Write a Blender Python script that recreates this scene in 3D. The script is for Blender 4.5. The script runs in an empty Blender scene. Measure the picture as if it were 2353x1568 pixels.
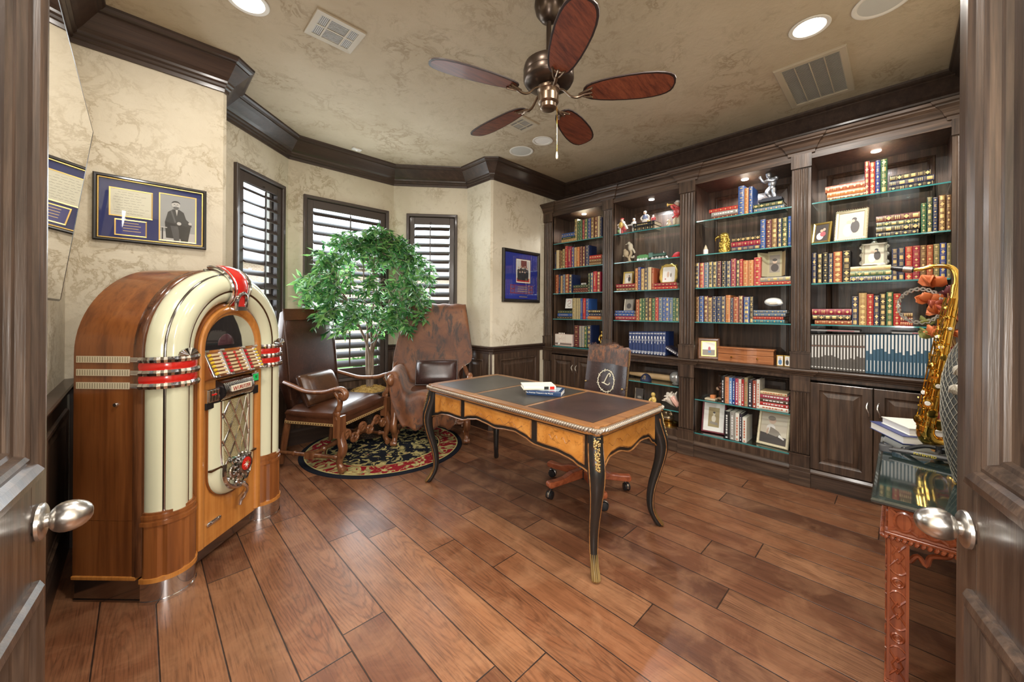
import bpy, bmesh, math, random
from mathutils import Vector, Matrix
from math import sin, cos, pi, radians, atan2, hypot, sqrt
random.seed(7)
S = bpy.context.scene
COL = S.collection
# ------------------------------------------------------------------ camera, world, light
YAW = radians(44.417)
FX, FY = sin(YAW), cos(YAW)            # forward
RX, RY = cos(YAW), -sin(YAW)           # right
def rd(r, d):                          # right / forward distances from the doorway -> room coordinates
    return (d*FX + r*RX, d*FY + r*RY)
cd = bpy.data.cameras.new('camera'); cam = bpy.data.objects.new('camera', cd); COL.objects.link(cam)
cd.sensor_width = 36.0; cd.lens = 13.35; cd.shift_y = -0.02784; cd.clip_start = 0.05
cam.matrix_world = Matrix.Translation((0, 0, 1.34)) @ Matrix.Rotation(-YAW, 4, 'Z') @ Matrix.Rotation(pi/2, 4, 'X') @ Matrix.Rotation(0.007, 4, 'Z')
S.camera = cam
S.view_settings.view_transform = 'Standard'; S.view_settings.look = 'None'
S.view_settings.gamma = 1.0; S.view_settings.use_curve_mapping = False
S.view_settings.exposure = 0.42
W = bpy.data.worlds.new('sky'); S.world = W; W.use_nodes = True
wb = W.node_tree.nodes['Background']; wb.inputs[0].default_value = (0.86, 0.93, 1.0, 1); wb.inputs[1].default_value = 5.0
def lamp(name, kind, loc, power, color=(1, .93, .82), size=.2, rot=None, parent=None, spread=None, spot=None):
    l = bpy.data.lights.new(name, kind); l.energy = power; l.color = color
    if kind == 'AREA':
        l.shape = 'DISK'; l.size = size
        if spread: l.spread = spread
    else: l.shadow_soft_size = size
    if kind == 'SPOT': l.spot_size = spot or radians(100); l.spot_blend = .6
    o = bpy.data.objects.new(name, l); COL.objects.link(o); o.location = loc
    if rot: o.rotation_euler = rot
    if parent: o.parent = parent
    return o
# unseen fill light added in the foyer behind the photographer, and the photographer's flash
hx, hy = rd(0, -1.1)
lamp('foyer_lamp', 'AREA', (hx, hy, 2.5), 120, (1, .96, .90), 1.6, (radians(66), 0, -YAW))
fx_, fy_ = rd(.02, -.12)
lamp('camera_flash', 'POINT', (fx_, fy_, 1.22), 52, (1, .97, .93), .10)
# daylight coming in at the three bay windows
for nm_, x_, y_, rz_, w_, p_ in (('left', .80, 3.94, 42, .5, 15), ('middle', 1.62, 4.12, 0, .8, 30), ('right', 2.46, 3.90, -39, .5, 15)):
    o_ = lamp('daylight_'+nm_, 'AREA', (x_, y_, 1.60), p_, (.90, .96, 1), w_, (radians(-90), 0, radians(rz_)))
    o_.data.shape = 'RECTANGLE'; o_.data.size_y = 1.6
# added fill lamps without fittings, out of view over the near part of the room
for x_, y_ in ((1.55, .30), (.35, 1.05)): lamp('ceiling_light', 'AREA', (x_, y_, 3.03), 24, (1, .93, .84), .15, (0, 0, 0))
# ------------------------------------------------------------------ mesh helpers
class MB:
    def __init__(s): s.v = []; s.f = []; s.m = []; s.sm = []; s.M = Matrix.Identity(4)
    def av(s, p): s.v.append(s.M @ Vector(p)); return len(s.v)-1
    def af(s, idx, m=0, sm=False): s.f.append(tuple(idx)); s.m.append(m); s.sm.append(sm)
    def box(s, x0, y0, z0, x1, y1, z1, m=0):
        i = [s.av(p) for p in ((x0,y0,z0),(x1,y0,z0),(x1,y1,z0),(x0,y1,z0),(x0,y0,z1),(x1,y0,z1),(x1,y1,z1),(x0,y1,z1))]
        for q in ((0,3,2,1),(4,5,6,7),(0,1,5,4),(1,2,6,5),(2,3,7,6),(3,0,4,7)): s.af([i[k] for k in q], m)
        return s
    def cbox(s, c, d, m=0):
        return s.box(c[0]-d[0]/2, c[1]-d[1]/2, c[2]-d[2]/2, c[0]+d[0]/2, c[1]+d[1]/2, c[2]+d[2]/2, m)
    def prism(s, poly, h0, h1, axis='z', m=0, sm=False):
        mp = {'z': lambda a, b, h: (a, b, h), 'y': lambda a, b, h: (a, h, b), 'x': lambda a, b, h: (h, a, b)}[axis]
        A = [s.av(mp(a, b, h0)) for a, b in poly]; B = [s.av(mp(a, b, h1)) for a, b in poly]; n = len(poly)
        s.af(A[::-1], m); s.af(B, m)
        for k in range(n): s.af((A[k], A[(k+1) % n], B[(k+1) % n], B[k]), m, sm)
        return s
    def poly(s, pts, m=0): s.af([s.av(p) for p in pts], m); return s
    def grid(s, P, m=0, sm=True, cu=False, cv=False):
        nu, nv = len(P), len(P[0]); I = [[s.av(p) for p in r] for r in P]
        for a in range(nu if cu else nu-1):
            for b in range(nv if cv else nv-1):
                s.af((I[a][b], I[(a+1) % nu][b], I[(a+1) % nu][(b+1) % nv], I[a][(b+1) % nv]), m, sm)
        return I
    def tube(s, pts, r, n=8, m=0, caps=True, sq=1.0, closed=False):
        pts = [Vector(p) for p in pts]; N = len(pts)
        if not isinstance(r, (list, tuple)): r = [r]*N
        rings = []; up = None
        for k in range(N):
            a = pts[(k-1) % N] if (closed or k > 0) else pts[k]; b = pts[(k+1) % N] if (closed or k < N-1) else pts[k]
            t = (b-a)
            if t.length < 1e-9: t = Vector((0, 0, 1))
            t.normalize()
            if up is None:
                up = Vector((0, 0, 1)) if abs(t.z) < .9 else Vector((1, 0, 0))
            x = up.cross(t)
            if x.length < 1e-6: x = Vector((1, 0, 0)).cross(t)
            x.normalize(); y = t.cross(x); up = y.copy()
            rings.append([pts[k] + x*(r[k]*cos(2*pi*j/n)) + y*(r[k]*sq*sin(2*pi*j/n)) for j in range(n)])
        I = s.grid(rings, m, True, closed, True)
        if caps and not closed: s.af(I[0][::-1], m); s.af(I[-1], m)
        return s
    def lathe(s, prof, n=16, c=(0, 0, 0), m=0, axis='z', a0=0, a1=2*pi):
        full = abs(a1-a0-2*pi) < 1e-6; K = n if full else n+1
        mp = {'z': lambda x, y, z: (c[0]+x, c[1]+y, c[2]+z), 'y': lambda x, y, z: (c[0]+x, c[1]+z, c[2]+y), 'x': lambda x, y, z: (c[0]+z, c[1]+x, c[2]+y)}[axis]
        P = [[mp(r*cos(a0+(a1-a0)*j/n), r*sin(a0+(a1-a0)*j/n), z) for j in range(K)] for r, z in prof]
        I = s.grid(P, m, True, False, full)
        if full:
            if prof[0][0] > 1e-4: s.af(I[0][::-1], m)
            if prof[-1][0] > 1e-4: s.af(I[-1], m)
        return s
    def ell(s, c, r, nu=10, nv=7, m=0):
        if not isinstance(r, (list, tuple)): r = (r, r, r)
        P = [[(c[0]+r[0]*sin(pi*i/nv)*cos(2*pi*j/nu), c[1]+r[1]*sin(pi*i/nv)*sin(2*pi*j/nu), c[2]+r[2]*cos(pi*i/nv)) for j in range(nu)] for i in range(1, nv)]
        I = s.grid(P, m, True, False, True)
        t = s.av((c[0], c[1], c[2]+r[2])); b = s.av((c[0], c[1], c[2]-r[2]))
        for j in range(nu):
            s.af((t, I[0][j], I[0][(j+1) % nu]), m, True); s.af((b, I[-1][(j+1) % nu], I[-1][j]), m, True)
        return s
    def sweep(s, path, prof, closed=False, m=0, side=1, sm=False):
        """moulding along a horizontal path: prof = (offset to the right of travel, z)"""
        n = len(path); rows = []
        for k in range(n):
            p = Vector(path[k])
            def nrm(a, b):
                d = Vector(b)-Vector(a); d.normalize(); return Vector((d.y, -d.x))*side
            if closed or 0 < k < n-1:
                n0 = nrm(path[k-1], path[k]); n1 = nrm(path[k], path[(k+1) % n]); q = (n0+n1)/(1+n0.dot(n1))
            elif k == 0: q = nrm(path[0], path[1])
            else: q = nrm(path[-2], path[-1])
            rows.append([(p.x+q.x*o, p.y+q.y*o, z) for o, z in prof])
        I = s.grid(rows, m, sm, closed, False)
        if not closed: s.af(I[0][::-1], m); s.af(I[-1], m)
        return s
    def panel(s, a0, a1, b0, b1, steps, M, m=0, mc=None):
        """nested rectangular loops (inset, depth); M maps (a, b, depth)"""
        L = []
        for ins, dep in steps:
            L.append([s.av(M(a, b, dep)) for a, b in ((a0+ins, b0+ins), (a1-ins, b0+ins), (a1-ins, b1-ins), (a0+ins, b1-ins))])
        for k in range(len(L)-1):
            for j in range(4): s.af((L[k][j], L[k][(j+1) % 4], L[k+1][(j+1) % 4], L[k+1][j]), m)
        s.af(L[-1], m if mc is None else mc)
        return s
    def build(s, name, mats, parent=None, bevel=0, seg=2, ang=40, fix=True, loc=None):
        if not isinstance(mats, (list, tuple)): mats = [mats]
        me = bpy.data.meshes.new(name)
        v = s.v
        if loc is not None: v = [p-Vector(loc) for p in v]
        me.from_pydata([tuple(p) for p in v], [], s.f)
        for q in mats: me.materials.append(q)
        me.polygons.foreach_set('material_index', s.m)
        if fix:
            b = bmesh.new(); b.from_mesh(me); bmesh.ops.recalc_face_normals(b, faces=b.faces); b.to_mesh(me); b.free()
        if any(s.sm):
            me.polygons.foreach_set('use_smooth', s.sm)
            me.set_sharp_from_angle(angle=radians(ang))
        me.update()
        o = bpy.data.objects.new(name, me); COL.objects.link(o)
        if loc is not None: o.location = loc
        if parent: o.parent = parent
        if bevel:
            bm = o.modifiers.new('edge', 'BEVEL'); bm.width = bevel; bm.segments = seg; bm.limit_method = 'ANGLE'; bm.angle_limit = radians(40)
        return o
def tag(o, label=None, cat=None, group=None, kind=None):
    if label: o['label'] = label
    if cat: o['category'] = cat
    if group: o['group'] = group
    if kind: o['kind'] = kind
    return o
def thing(name, label, cat, loc=(0, 0, 0), rz=0, group=None, kind=None):
    o = bpy.data.objects.new(name, None); COL.objects.link(o); o.location = loc; o.rotation_euler = (0, 0, rz); o.empty_display_size = .1
    return tag(o, label, cat, group, kind)
def copy_part(o, parent):
    c = o.copy(); COL.objects.link(c); c.parent = parent
    for ch in list(o.children):
        if ch.name not in ('',): copy_part(ch, c)
    return c
def text(name, body, size, mat, M, parent=None, ext=.001, align='CENTER', spacing=1.0, shear=0):
    f = bpy.data.curves.new(name, 'FONT'); f.body = body; f.size = size; f.extrude = ext; f.align_x = align; f.align_y = 'CENTER'; f.space_character = spacing; f.shear = shear
    f.materials.append(mat); t = bpy.data.objects.new(name+'_curve', f); me = bpy.data.meshes.new_from_object(t); me.name = name
    bpy.data.objects.remove(t); o = bpy.data.objects.new(name, me); COL.objects.link(o); o.matrix_world = M
    if parent: o.parent = parent
    return o
def arc(cx, cy, r, a0, a1, n): return [(cx+r*cos(a0+(a1-a0)*k/n), cy+r*sin(a0+(a1-a0)*k/n)) for k in range(n+1)]
def lerp(a, b, t): return a+(b-a)*t
def smooth_path(pts, sub=4):
    """Catmull-Rom through points"""
    P = [Vector(p) for p in pts]; out = []
    for k in range(len(P)-1):
        p0 = P[max(k-1, 0)]; p1 = P[k]; p2 = P[k+1]; p3 = P[min(k+2, len(P)-1)]
        for j in range(sub):
            t = j/sub
            out.append(.5*((2*p1)+(p2-p0)*t+(2*p0-5*p1+4*p2-p3)*t*t+(3*p1-p0-3*p2+p3)*t*t*t))
    out.append(P[-1]); return out
# ------------------------------------------------------------------ materials
def nm(name):
    m = bpy.data.materials.new(name); m.use_nodes = True
    return m, m.node_tree.nodes, m.node_tree.links, m.node_tree.nodes['Principled BSDF']
def mat(name, col, rough=.5, metal=0, coat=0, emit=0, spec=.5):
    m, n, l, b = nm(name); b.inputs['Base Color'].default_value = (*col, 1); b.inputs['Roughness'].default_value = rough
    b.inputs['Metallic'].default_value = metal; b.inputs['Coat Weight'].default_value = coat; b.inputs['Coat Roughness'].default_value = .08
    b.inputs['Specular IOR Level'].default_value = spec
    if emit: b.inputs['Emission Color'].default_value = (*col, 1); b.inputs['Emission Strength'].default_value = emit
    return m
def N(n, t, **k):
    x = n.new(t)
    for a, v in k.items(): setattr(x, a, v)
    return x
def ramp(n, l, src, stops):
    r = n.new('ShaderNodeValToRGB'); e = r.color_ramp.elements
    while len(e) < len(stops): e.new(.5)
    for k, (p, c) in enumerate(stops): e[k].position = p; e[k].color = (*c, 1) if len(c) == 3 else c
    l.new(src, r.inputs[0]); return r.outputs[0]
def mixc(n, l, f, a, b, mode='MIX'):
    x = n.new('ShaderNodeMix'); x.data_type = 'RGBA'; x.blend_type = mode
    for s_, i in ((f, 0), (a, 6), (b, 7)):
        if hasattr(s_, 'links'): l.new(s_, x.inputs[i])
        elif isinstance(s_, (int, float)): x.inputs[i].default_value = s_
        else: x.inputs[i].default_value = (*s_, 1)
    return x.outputs[2]
def noise(n, l, vec, scale, detail=4, rough=.5, dist=0):
    x = n.new('ShaderNodeTexNoise'); x.inputs['Scale'].default_value = scale; x.inputs['Detail'].default_value = detail
    x.inputs['Roughness'].default_value = rough; x.inputs['Distortion'].default_value = dist
    if vec is not None: l.new(vec, x.inputs['Vector'])
    return x.outputs['Fac']
def mapping(n, l, sc, rot=(0, 0, 0), loc=(0, 0, 0), src='Object'):
    t = n.new('ShaderNodeTexCoord'); mp = n.new('ShaderNodeMapping'); mp.inputs['Scale'].default_value = sc; mp.inputs['Rotation'].default_value = rot; mp.inputs['Location'].default_value = loc
    l.new(t.outputs[src], mp.inputs['Vector']); return mp.outputs[0]
def bump(n, l, b, h, strength, dist=.01):
    x = n.new('ShaderNodeBump'); x.inputs['Strength'].default_value = strength; x.inputs['Distance'].default_value = dist
    l.new(h, x.inputs['Height']); l.new(x.outputs[0], b.inputs['Normal'])
def math2(n, l, op, a, b=None, c=None):
    x = n.new('ShaderNodeMath'); x.operation = op
    for i, v in enumerate((a, b, c)):
        if v is None: continue
        if hasattr(v, 'links'): l.new(v, x.inputs[i])
        else: x.inputs[i].default_value = v
    return x.outputs[0]
def wood(name, c1, c2, c3=None, axis='z', sc=1.0, rough=.4, coat=.2, bmp=.15, fig=0):
    """c1 pores, c2 body, c3 light figure; grain runs along axis"""
    m, n, l, b = nm(name); c3 = c3 or c2
    k = {'x': (.9, 14, 14), 'y': (14, .9, 14), 'z': (14, 14, .9)}[axis]
    v = mapping(n, l, tuple(q*sc for q in k)); f1 = noise(n, l, v, 2.2, 6, .62, .35)
    k2 = {'x': (3, 90, 90), 'y': (90, 3, 90), 'z': (90, 90, 3)}[axis]
    v2 = mapping(n, l, tuple(q*sc for q in k2)); f2 = noise(n, l, v2, 1.6, 3, .6)
    c = ramp(n, l, f1, [(.28, c1), (.5, c2), (.72, c3)])
    pore = ramp(n, l, f2, [(.36, (0, 0, 0)), (.5, (1, 1, 1))])
    c = mixc(n, l, mixc(n, l, .35, (1, 1, 1), pore), c1, c)
    if fig:
        kf = {'x': (26, 3, 3), 'y': (3, 26, 3), 'z': (3, 3, 26)}[axis]
        ff = noise(n, l, mapping(n, l, kf), 1.2, 2, .5, .6); c = mixc(n, l, math2(n, l, 'MULTIPLY', ff, fig), c, c3, 'SCREEN')
    l.new(c, b.inputs['Base Color']); b.inputs['Roughness'].default_value = rough
    b.inputs['Coat Weight'].default_value = coat; b.inputs['Coat Roughness'].default_value = .15
    if bmp: bump(n, l, b, f2, bmp, .002)
    return m
def plaster(name, light, mid, vein, rough=.75):
    m, n, l, b = nm(name); v = mapping(n, l, (1, 1, 1))
    a = noise(n, l, v, 1.3, 5, .6, .3); c = ramp(n, l, a, [(.3, mid), (.62, light)])
    p = noise(n, l, v, 5.5, 8, .68, .55); ve = ramp(n, l, p, [(.455, (0, 0, 0)), (.49, (1, 1, 1)), (.505, (1, 1, 1)), (.535, (0, 0, 0))])
    q = noise(n, l, v, 1.9, 3, .5, .5); qm = ramp(n, l, q, [(.47, (0, 0, 0)), (.62, (1, 1, 1))])
    fac = math2(n, l, 'MULTIPLY', math2(n, l, 'MULTIPLY', ve, qm), .62); c = mixc(n, l, fac, c, vein); c = mixc(n, l, math2(n, l, 'MULTIPLY', ramp(n, l, noise(n, l, v, 11, 7, .72, .4), [(.55, (0, 0, 0)), (.66, (1, 1, 1))]), .26), c, vein)
    l.new(c, b.inputs['Base Color']); b.inputs['Roughness'].default_value = rough; b.inputs['Specular IOR Level'].default_value = .25
    h = math2(n, l, 'ADD', math2(n, l, 'MULTIPLY', p, .8), math2(n, l, 'MULTIPLY', noise(n, l, v, 14, 5, .6, .8), .35))
    bump(n, l, b, h, .35, .02)
    return m
def leather(name, c1, c2, rough=.35, sc=3):
    m, n, l, b = nm(name); v = mapping(n, l, (1, 1, 1)); a = noise(n, l, v, sc, 5, .6, .4)
    c = ramp(n, l, a, [(.3, c1), (.68, c2)])
    cr = noise(n, l, v, sc*4.5, 4, .6, 2.2); ln = ramp(n, l, cr, [(.485, (0, 0, 0)), (.5, (1, 1, 1)), (.515, (0, 0, 0))])
    c = mixc(n, l, math2(n, l, 'MULTIPLY', ln, .22), c, tuple(min(1, q*3.2+.03) for q in c2))
    l.new(c, b.inputs['Base Color']); b.inputs['Roughness'].default_value = rough
    vo = n.new('ShaderNodeTexVoronoi'); vo.inputs['Scale'].default_value = 260; l.new(v, vo.inputs['Vector'])
    bump(n, l, b, vo.outputs['Distance'], .12, .002)
    return m
def glassy(name, tint, refl=.12, alpha=.92, rough=.02):
    """thin pane: mostly see-through, faint mirror reflection growing at grazing angles"""
    m, n, l, b = nm(name); n.remove(b); out = n['Material Output']
    t = n.new('ShaderNodeBsdfTransparent'); t.inputs[0].default_value = (*[q*alpha for q in tint], 1)
    g = n.new('ShaderNodeBsdfGlossy'); g.inputs['Roughness'].default_value = rough; g.inputs[0].default_value = (.9, .95, .95, 1)
    fr = n.new('ShaderNodeLayerWeight'); fr.inputs[0].default_value = .5
    mx = n.new('ShaderNodeMixShader'); l.new(math2(n, l, 'MULTIPLY_ADD', math2(n, l, 'POWER', fr.outputs['Facing'], 4), .75, refl*.25), mx.inputs[0])
    l.new(t.outputs[0], mx.inputs[1]); l.new(g.outputs[0], mx.inputs[2]); l.new(mx.outputs[0], out.inputs[0])
    return m
def floor_mat():
    m, n, l, b = nm('plank_floor'); PW = .182
    tc = n.new('ShaderNodeTexCoord'); sp = n.new('ShaderNodeSeparateXYZ'); l.new(tc.outputs['Object'], sp.inputs[0])
    uv = n.new('ShaderNodeSeparateXYZ'); l.new(tc.outputs['UV'], uv.inputs[0]); fx = uv.outputs[0]
    at = n.new('ShaderNodeAttribute'); at.attribute_name = 'plank_tone'; rnd = at.outputs['Fac']
    al = n.new('ShaderNodeAttribute'); al.attribute_name = 'plank_length'; fy = math2(n, l, 'DIVIDE', uv.outputs[1], al.outputs['Fac'])
    # grain coordinates, shifted per plank
    c2 = n.new('ShaderNodeCombineXYZ'); l.new(math2(n, l, 'MULTIPLY', sp.outputs[0], 9), c2.inputs[0]); l.new(sp.outputs[1], c2.inputs[1]); l.new(math2(n, l, 'MULTIPLY', rnd, 40), c2.inputs[2])
    g1 = noise(n, l, c2.outputs[0], 2.0, 6, .6, .7)
    c3 = n.new('ShaderNodeCombineXYZ'); l.new(math2(n, l, 'MULTIPLY', sp.outputs[0], 60), c3.inputs[0]); l.new(math2(n, l, 'MULTIPLY', sp.outputs[1], 3), c3.inputs[1]); l.new(math2(n, l, 'MULTIPLY', rnd, 40), c3.inputs[2])
    g2 = noise(n, l, c3.outputs[0], 2.2, 4, .6, .3)
    # cathedral rings
    wv = n.new('ShaderNodeTexWave'); wv.wave_type = 'RINGS'; wv.rings_direction = 'SPHERICAL'; wv.inputs['Scale'].default_value = 5.5; wv.inputs['Distortion'].default_value = 3.2; wv.inputs['Detail'].default_value = 3; wv.inputs['Detail Scale'].default_value = 1.6
    c4 = n.new('ShaderNodeCombineXYZ'); l.new(math2(n, l, 'MULTIPLY', math2(n, l, 'SUBTRACT', fx, math2(n, l, 'MULTIPLY_ADD', rnd, .8, .1)), 1.1), c4.inputs[0]); l.new(math2(n, l, 'MULTIPLY', math2(n, l, 'SUBTRACT', fy, math2(n, l, 'FRACT', math2(n, l, 'MULTIPLY', rnd, 7.7))), .85), c4.inputs[1]); l.new(math2(n, l, 'MULTIPLY', rnd, .3), c4.inputs[2]); l.new(c4.outputs[0], wv.inputs['Vector'])
    base = ramp(n, l, rnd, [(0, (.098, .037, .018)), (.3, (.165, .062, .028)), (.6, (.220, .086, .037)), (.85, (.275, .118, .052)), (1, (.20, .090, .045))])
    c = mixc(n, l, ramp(n, l, g1, [(.3, (0, 0, 0)), (.7, (1, 1, 1))]), mixc(n, l, .62, base, (0, 0, 0)), base)
    c = mixc(n, l, .55, base, c)
    c = mixc(n, l, math2(n, l, 'MULTIPLY', ramp(n, l, wv.outputs['Fac'], [(.0, (1, 1, 1)), (.34, (0, 0, 0))]), math2(n, l, 'MULTIPLY_ADD', math2(n, l, 'FRACT', math2(n, l, 'MULTIPLY', rnd, 13.1)), .42, .06)), c, (.05, .018, .008))
    c = mixc(n, l, math2(n, l, 'MULTIPLY', ramp(n, l, g2, [(.32, (1, 1, 1)), (.50, (0, 0, 0))]), .62), c, (.05, .018, .008))
    # worn mottling
    vv = mapping(n, l, (1, 1, 1)); wr = noise(n, l, vv, 5, 5, .65, .6); c = mixc(n, l, math2(n, l, 'MULTIPLY', ramp(n, l, wr, [(.45, (0, 0, 0)), (.75, (1, 1, 1))]), .45), c, (.36, .185, .095))
    ex = math2(n, l, 'MULTIPLY', math2(n, l, 'MINIMUM', fx, math2(n, l, 'SUBTRACT', 1, fx)), PW)
    ey = math2(n, l, 'MINIMUM', uv.outputs[1], math2(n, l, 'SUBTRACT', al.outputs['Fac'], uv.outputs[1]))
    e = math2(n, l, 'MINIMUM', ex, ey); wob = math2(n, l, 'MULTIPLY', noise(n, l, vv, 18, 3), .003)
    gr = n.new('ShaderNodeMapRange'); gr.interpolation_type = 'SMOOTHSTEP'; gr.inputs['From Min'].default_value = .0012; gr.inputs['From Max'].default_value = .0036
    l.new(math2(n, l, 'ADD', e, math2(n, l, 'SUBTRACT', wob, .0015)), gr.inputs['Value'])
    c = mixc(n, l, gr.outputs[0], (.022, .012, .008), c)
    l.new(c, b.inputs['Base Color'])
    rr = math2(n, l, 'MULTIPLY_ADD', g1, .25, .26); l.new(rr, b.inputs['Roughness']); b.inputs['Specular IOR Level'].default_value = .35; b.inputs['Coat Weight'].default_value = .12; b.inputs['Coat Roughness'].default_value = .22
    h = math2(n, l, 'ADD', math2(n, l, 'MULTIPLY', gr.outputs[0], 1.2), math2(n, l, 'ADD', math2(n, l, 'MULTIPLY', g2, .16), math2(n, l, 'MULTIPLY', noise(n, l, c2.outputs[0], 5, 2), .5)))
    bump(n, l, b, h, .5, .004)
    return m
M = {}
M['oak'] = wood('dark_oak', (.016, .010, .007), (.062, .036, .023), (.125, .078, .050), 'z', 1, .36, .25, .3)
M['oak_h'] = wood('dark_oak_level', (.016, .010, .007), (.062, .036, .023), (.125, .078, .050), 'y', 1, .46, .08, .3)
M['oak_x'] = wood('dark_oak_crosswise', (.018, .011, .008), (.058, .034, .022), (.105, .065, .042), 'x', 1, .36, .25, .25)
M['trim'] = wood('dark_walnut_trim', (.026, .015, .011), (.046, .027, .019), (.068, .040, .028), 'x', .8, .40, .2, .05)
M['shut'] = mat('shutter_brown', (.050, .034, .027), .42, 0, .15)
M['doorw'] = wood('door_oak', (.018, .012, .009), (.058, .037, .026), (.115, .072, .047), 'z', 1.3, .34, .3, .3)
M['wall'] = plaster('wall_plaster', (.66, .60, .475), (.54, .475, .355), (.33, .26, .155))
M['ceil'] = plaster('ceiling_plaster', (.50, .425, .310), (.41, .338, .232), (.26, .198, .120), .8)
M['floor'] = floor_mat()
M['glass'] = glassy('shelf_glass', (.90, .97, .95), .2, .97)
M['gedge'] = mat('glass_edge', (.05, .24, .24), .08, 0, .5)
M['pane'] = glassy('window_glass', (.97, .99, 1), .1, .98)
M['fglass'] = glassy('picture_glass', (1, 1, 1), .12, .99)
M['mirror'] = mat('mirror_silver', (.93, .93, .92), .015, 1)
M['chrome'] = mat('chrome', (.72, .73, .75), .10, 1)
M['nickel'] = mat('brushed_nickel', (.58, .56, .53), .28, 1)
M['gold'] = mat('gilt', (.72, .50, .17), .30, 1)
M['brass'] = mat('polished_brass', (.80, .53, .13), .14, 1)
M['gilt'] = mat('book_gilding', (.62, .46, .20), .40, .6)
M['black'] = mat('black', (.012, .012, .013), .35)
M['white'] = mat('white', (.80, .79, .75), .5)
M['cream'] = mat('cream_paper', (.74, .68, .54), .7)
M['red'] = mat('red_plastic', (.55, .018, .012), .2, 0, .6)
M['silver'] = mat('silver_statue', (.42, .44, .48), .34, .85)
# ------------------------------------------------------------------ room shell
H = 3.05
YB, YP = 3.235, 3.275                        # far wall, picture wall
ROOM = [(-.30, .728), (-.30, YP), (.405, YP), (.425, YP+.02), (.425, 3.68), (1.042, 4.24), (2.161, 4.24), (2.84, 3.69), (2.84, YB+.02), (2.86, YB), (4.14, YB), (4.14, -.385), (.836, -.385)]
def frame(P, Q):
    """wall-local axes: x along P->Q, y outward (left of travel), z up"""
    d = Vector((Q[0]-P[0], Q[1]-P[1])); L = d.length; d.normalize()
    return Matrix(((d.x, -d.y, 0, P[0]), (d.y, d.x, 0, P[1]), (0, 0, 1, 0), (0, 0, 0, 1))), L
def wall(name, P, Q, hole=None, e0=.13, e1=.13, th=.13, m=None):
    b = MB(); b.M, L = frame(P, Q)
    if hole:
        s0, s1, z0, z1 = hole
        b.box(-e0, 0, 0, s0, th, H); b.box(s1, 0, 0, L+e1, th, H); b.box(s0, 0, 0, s1, th, z0); b.box(s0, 0, z1, s1, th, H)
    else: b.box(-e0, 0, 0, L+e1, th, H)
    return tag(b.build(name, m or M['wall']), kind='structure')
W1 = (.150, .757, .575, 2.545)               # side windows and the middle window: start, end, bottom, top along their walls
W2 = (.135, 1.048, .575, 2.525)
W3 = (.155, .758, .575, 2.515)
def inner(w, k=.032): return (w[0]+k, w[1]-k, w[2]+k, w[3]-k)
wall('wall_left', ROOM[0], ROOM[1]); wall('wall_picture', ROOM[1], ROOM[2], e1=0); wall('wall_bay_return', ROOM[2], ROOM[3], e0=0, e1=0, th=.05); wall('wall_bay_left_return', ROOM[3], ROOM[4], e0=0)
wall('wall_bay_left', ROOM[4], ROOM[5], inner(W1)); wall('wall_bay_middle', ROOM[5], ROOM[6], inner(W2)); wall('wall_bay_right', ROOM[6], ROOM[7], inner(W3))
wall('wall_bay_right_return', ROOM[7], ROOM[8], e1=0); wall('wall_bay_corner', ROOM[8], ROOM[9], e0=0, e1=0, th=.05); wall('wall_far', ROOM[9], ROOM[10], e0=0)
wall('wall_right', ROOM[10], ROOM[11]); wall('wall_back', ROOM[11], ROOM[12])
# doorway wall (diagonal) with its double-door opening, and the foyer behind
def P2(r, d): return rd(r, d)
Ld = hypot(ROOM[12][0]-ROOM[0][0], ROOM[12][1]-ROOM[0][1])
b = MB(); b.M, L = frame(ROOM[12], ROOM[0])
mid = L/2+.02
b.box(-.05, 0, 0, mid-.66, .14, H); b.box(mid+.66, 0, 0, L+.05, .14, H); b.box(mid-.66, 0, 2.46, mid+.66, .14, H)
tag(b.build('wall_doorway', M['wall']), kind='structure')
b = MB(); b.M = Matrix(((RX, FX, 0, 0), (RY, FY, 0, 0), (0, 0, 1, 0), (0, 0, 0, 1)))
b.box(-1.7, -3.1, 0, 1.7, -3.0, H); b.box(-1.8, -3.1, 0, -1.7, .16, H); b.box(1.7, -3.1, 0, 1.8, .16, H); b.box(-1.8, .06, 0, -.70, .17, H); b.box(.86, .06, 0, 1.8, .17, H)
tag(b.build('wall_foyer', M['wall']), kind='structure')
b = MB(); b.box(-3.6, -3.6, H, 4.6, 4.8, H+.12); tag(b.build('ceiling', M['ceil']), kind='structure')
# plank floor: one mesh, each board its own face with a tone
JO = {3: 2.365, 4: 1.505, 5: 1.605, 6: 2.31, 7: 2.19, 8: 1.83, 10: .79, 12: .575, 1: 2.9, 9: 2.75, 11: 1.62, 2: 3.1, 13: 1.15, 14: 1.9, 15: .55, 16: 1.35, 17: 2.4, 18: .9}
rf = random.Random(5); PWD = .182
me = bpy.data.meshes.new('floor'); vs = []; fs = []; uvs = []; tone = []; leng = []
for k in range(-20, 26):
    x0 = -.123+PWD*(k-1); x1 = x0+PWD
    js = [JO.get(k, rf.uniform(0, 1.6))]
    while js[-1] < 5: js.append(js[-1]+rf.uniform(1.1, 1.9))
    while js[0] > -3.8: js.insert(0, js[0]-rf.uniform(1.1, 1.9))
    for a, c in zip(js[:-1], js[1:]):
        i = len(vs); vs += [(x0, a, 0), (x1, a, 0), (x1, c, 0), (x0, c, 0)]; fs.append((i, i+1, i+2, i+3))
        uvs += [(0, 0), (1, 0), (1, c-a), (0, c-a)]; tone.append(rf.random()); leng.append(c-a)
me.from_pydata(vs, [], fs); ul = me.uv_layers.new(name='boards')
for k, q in enumerate(uvs): ul.data[k].uv = q
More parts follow.
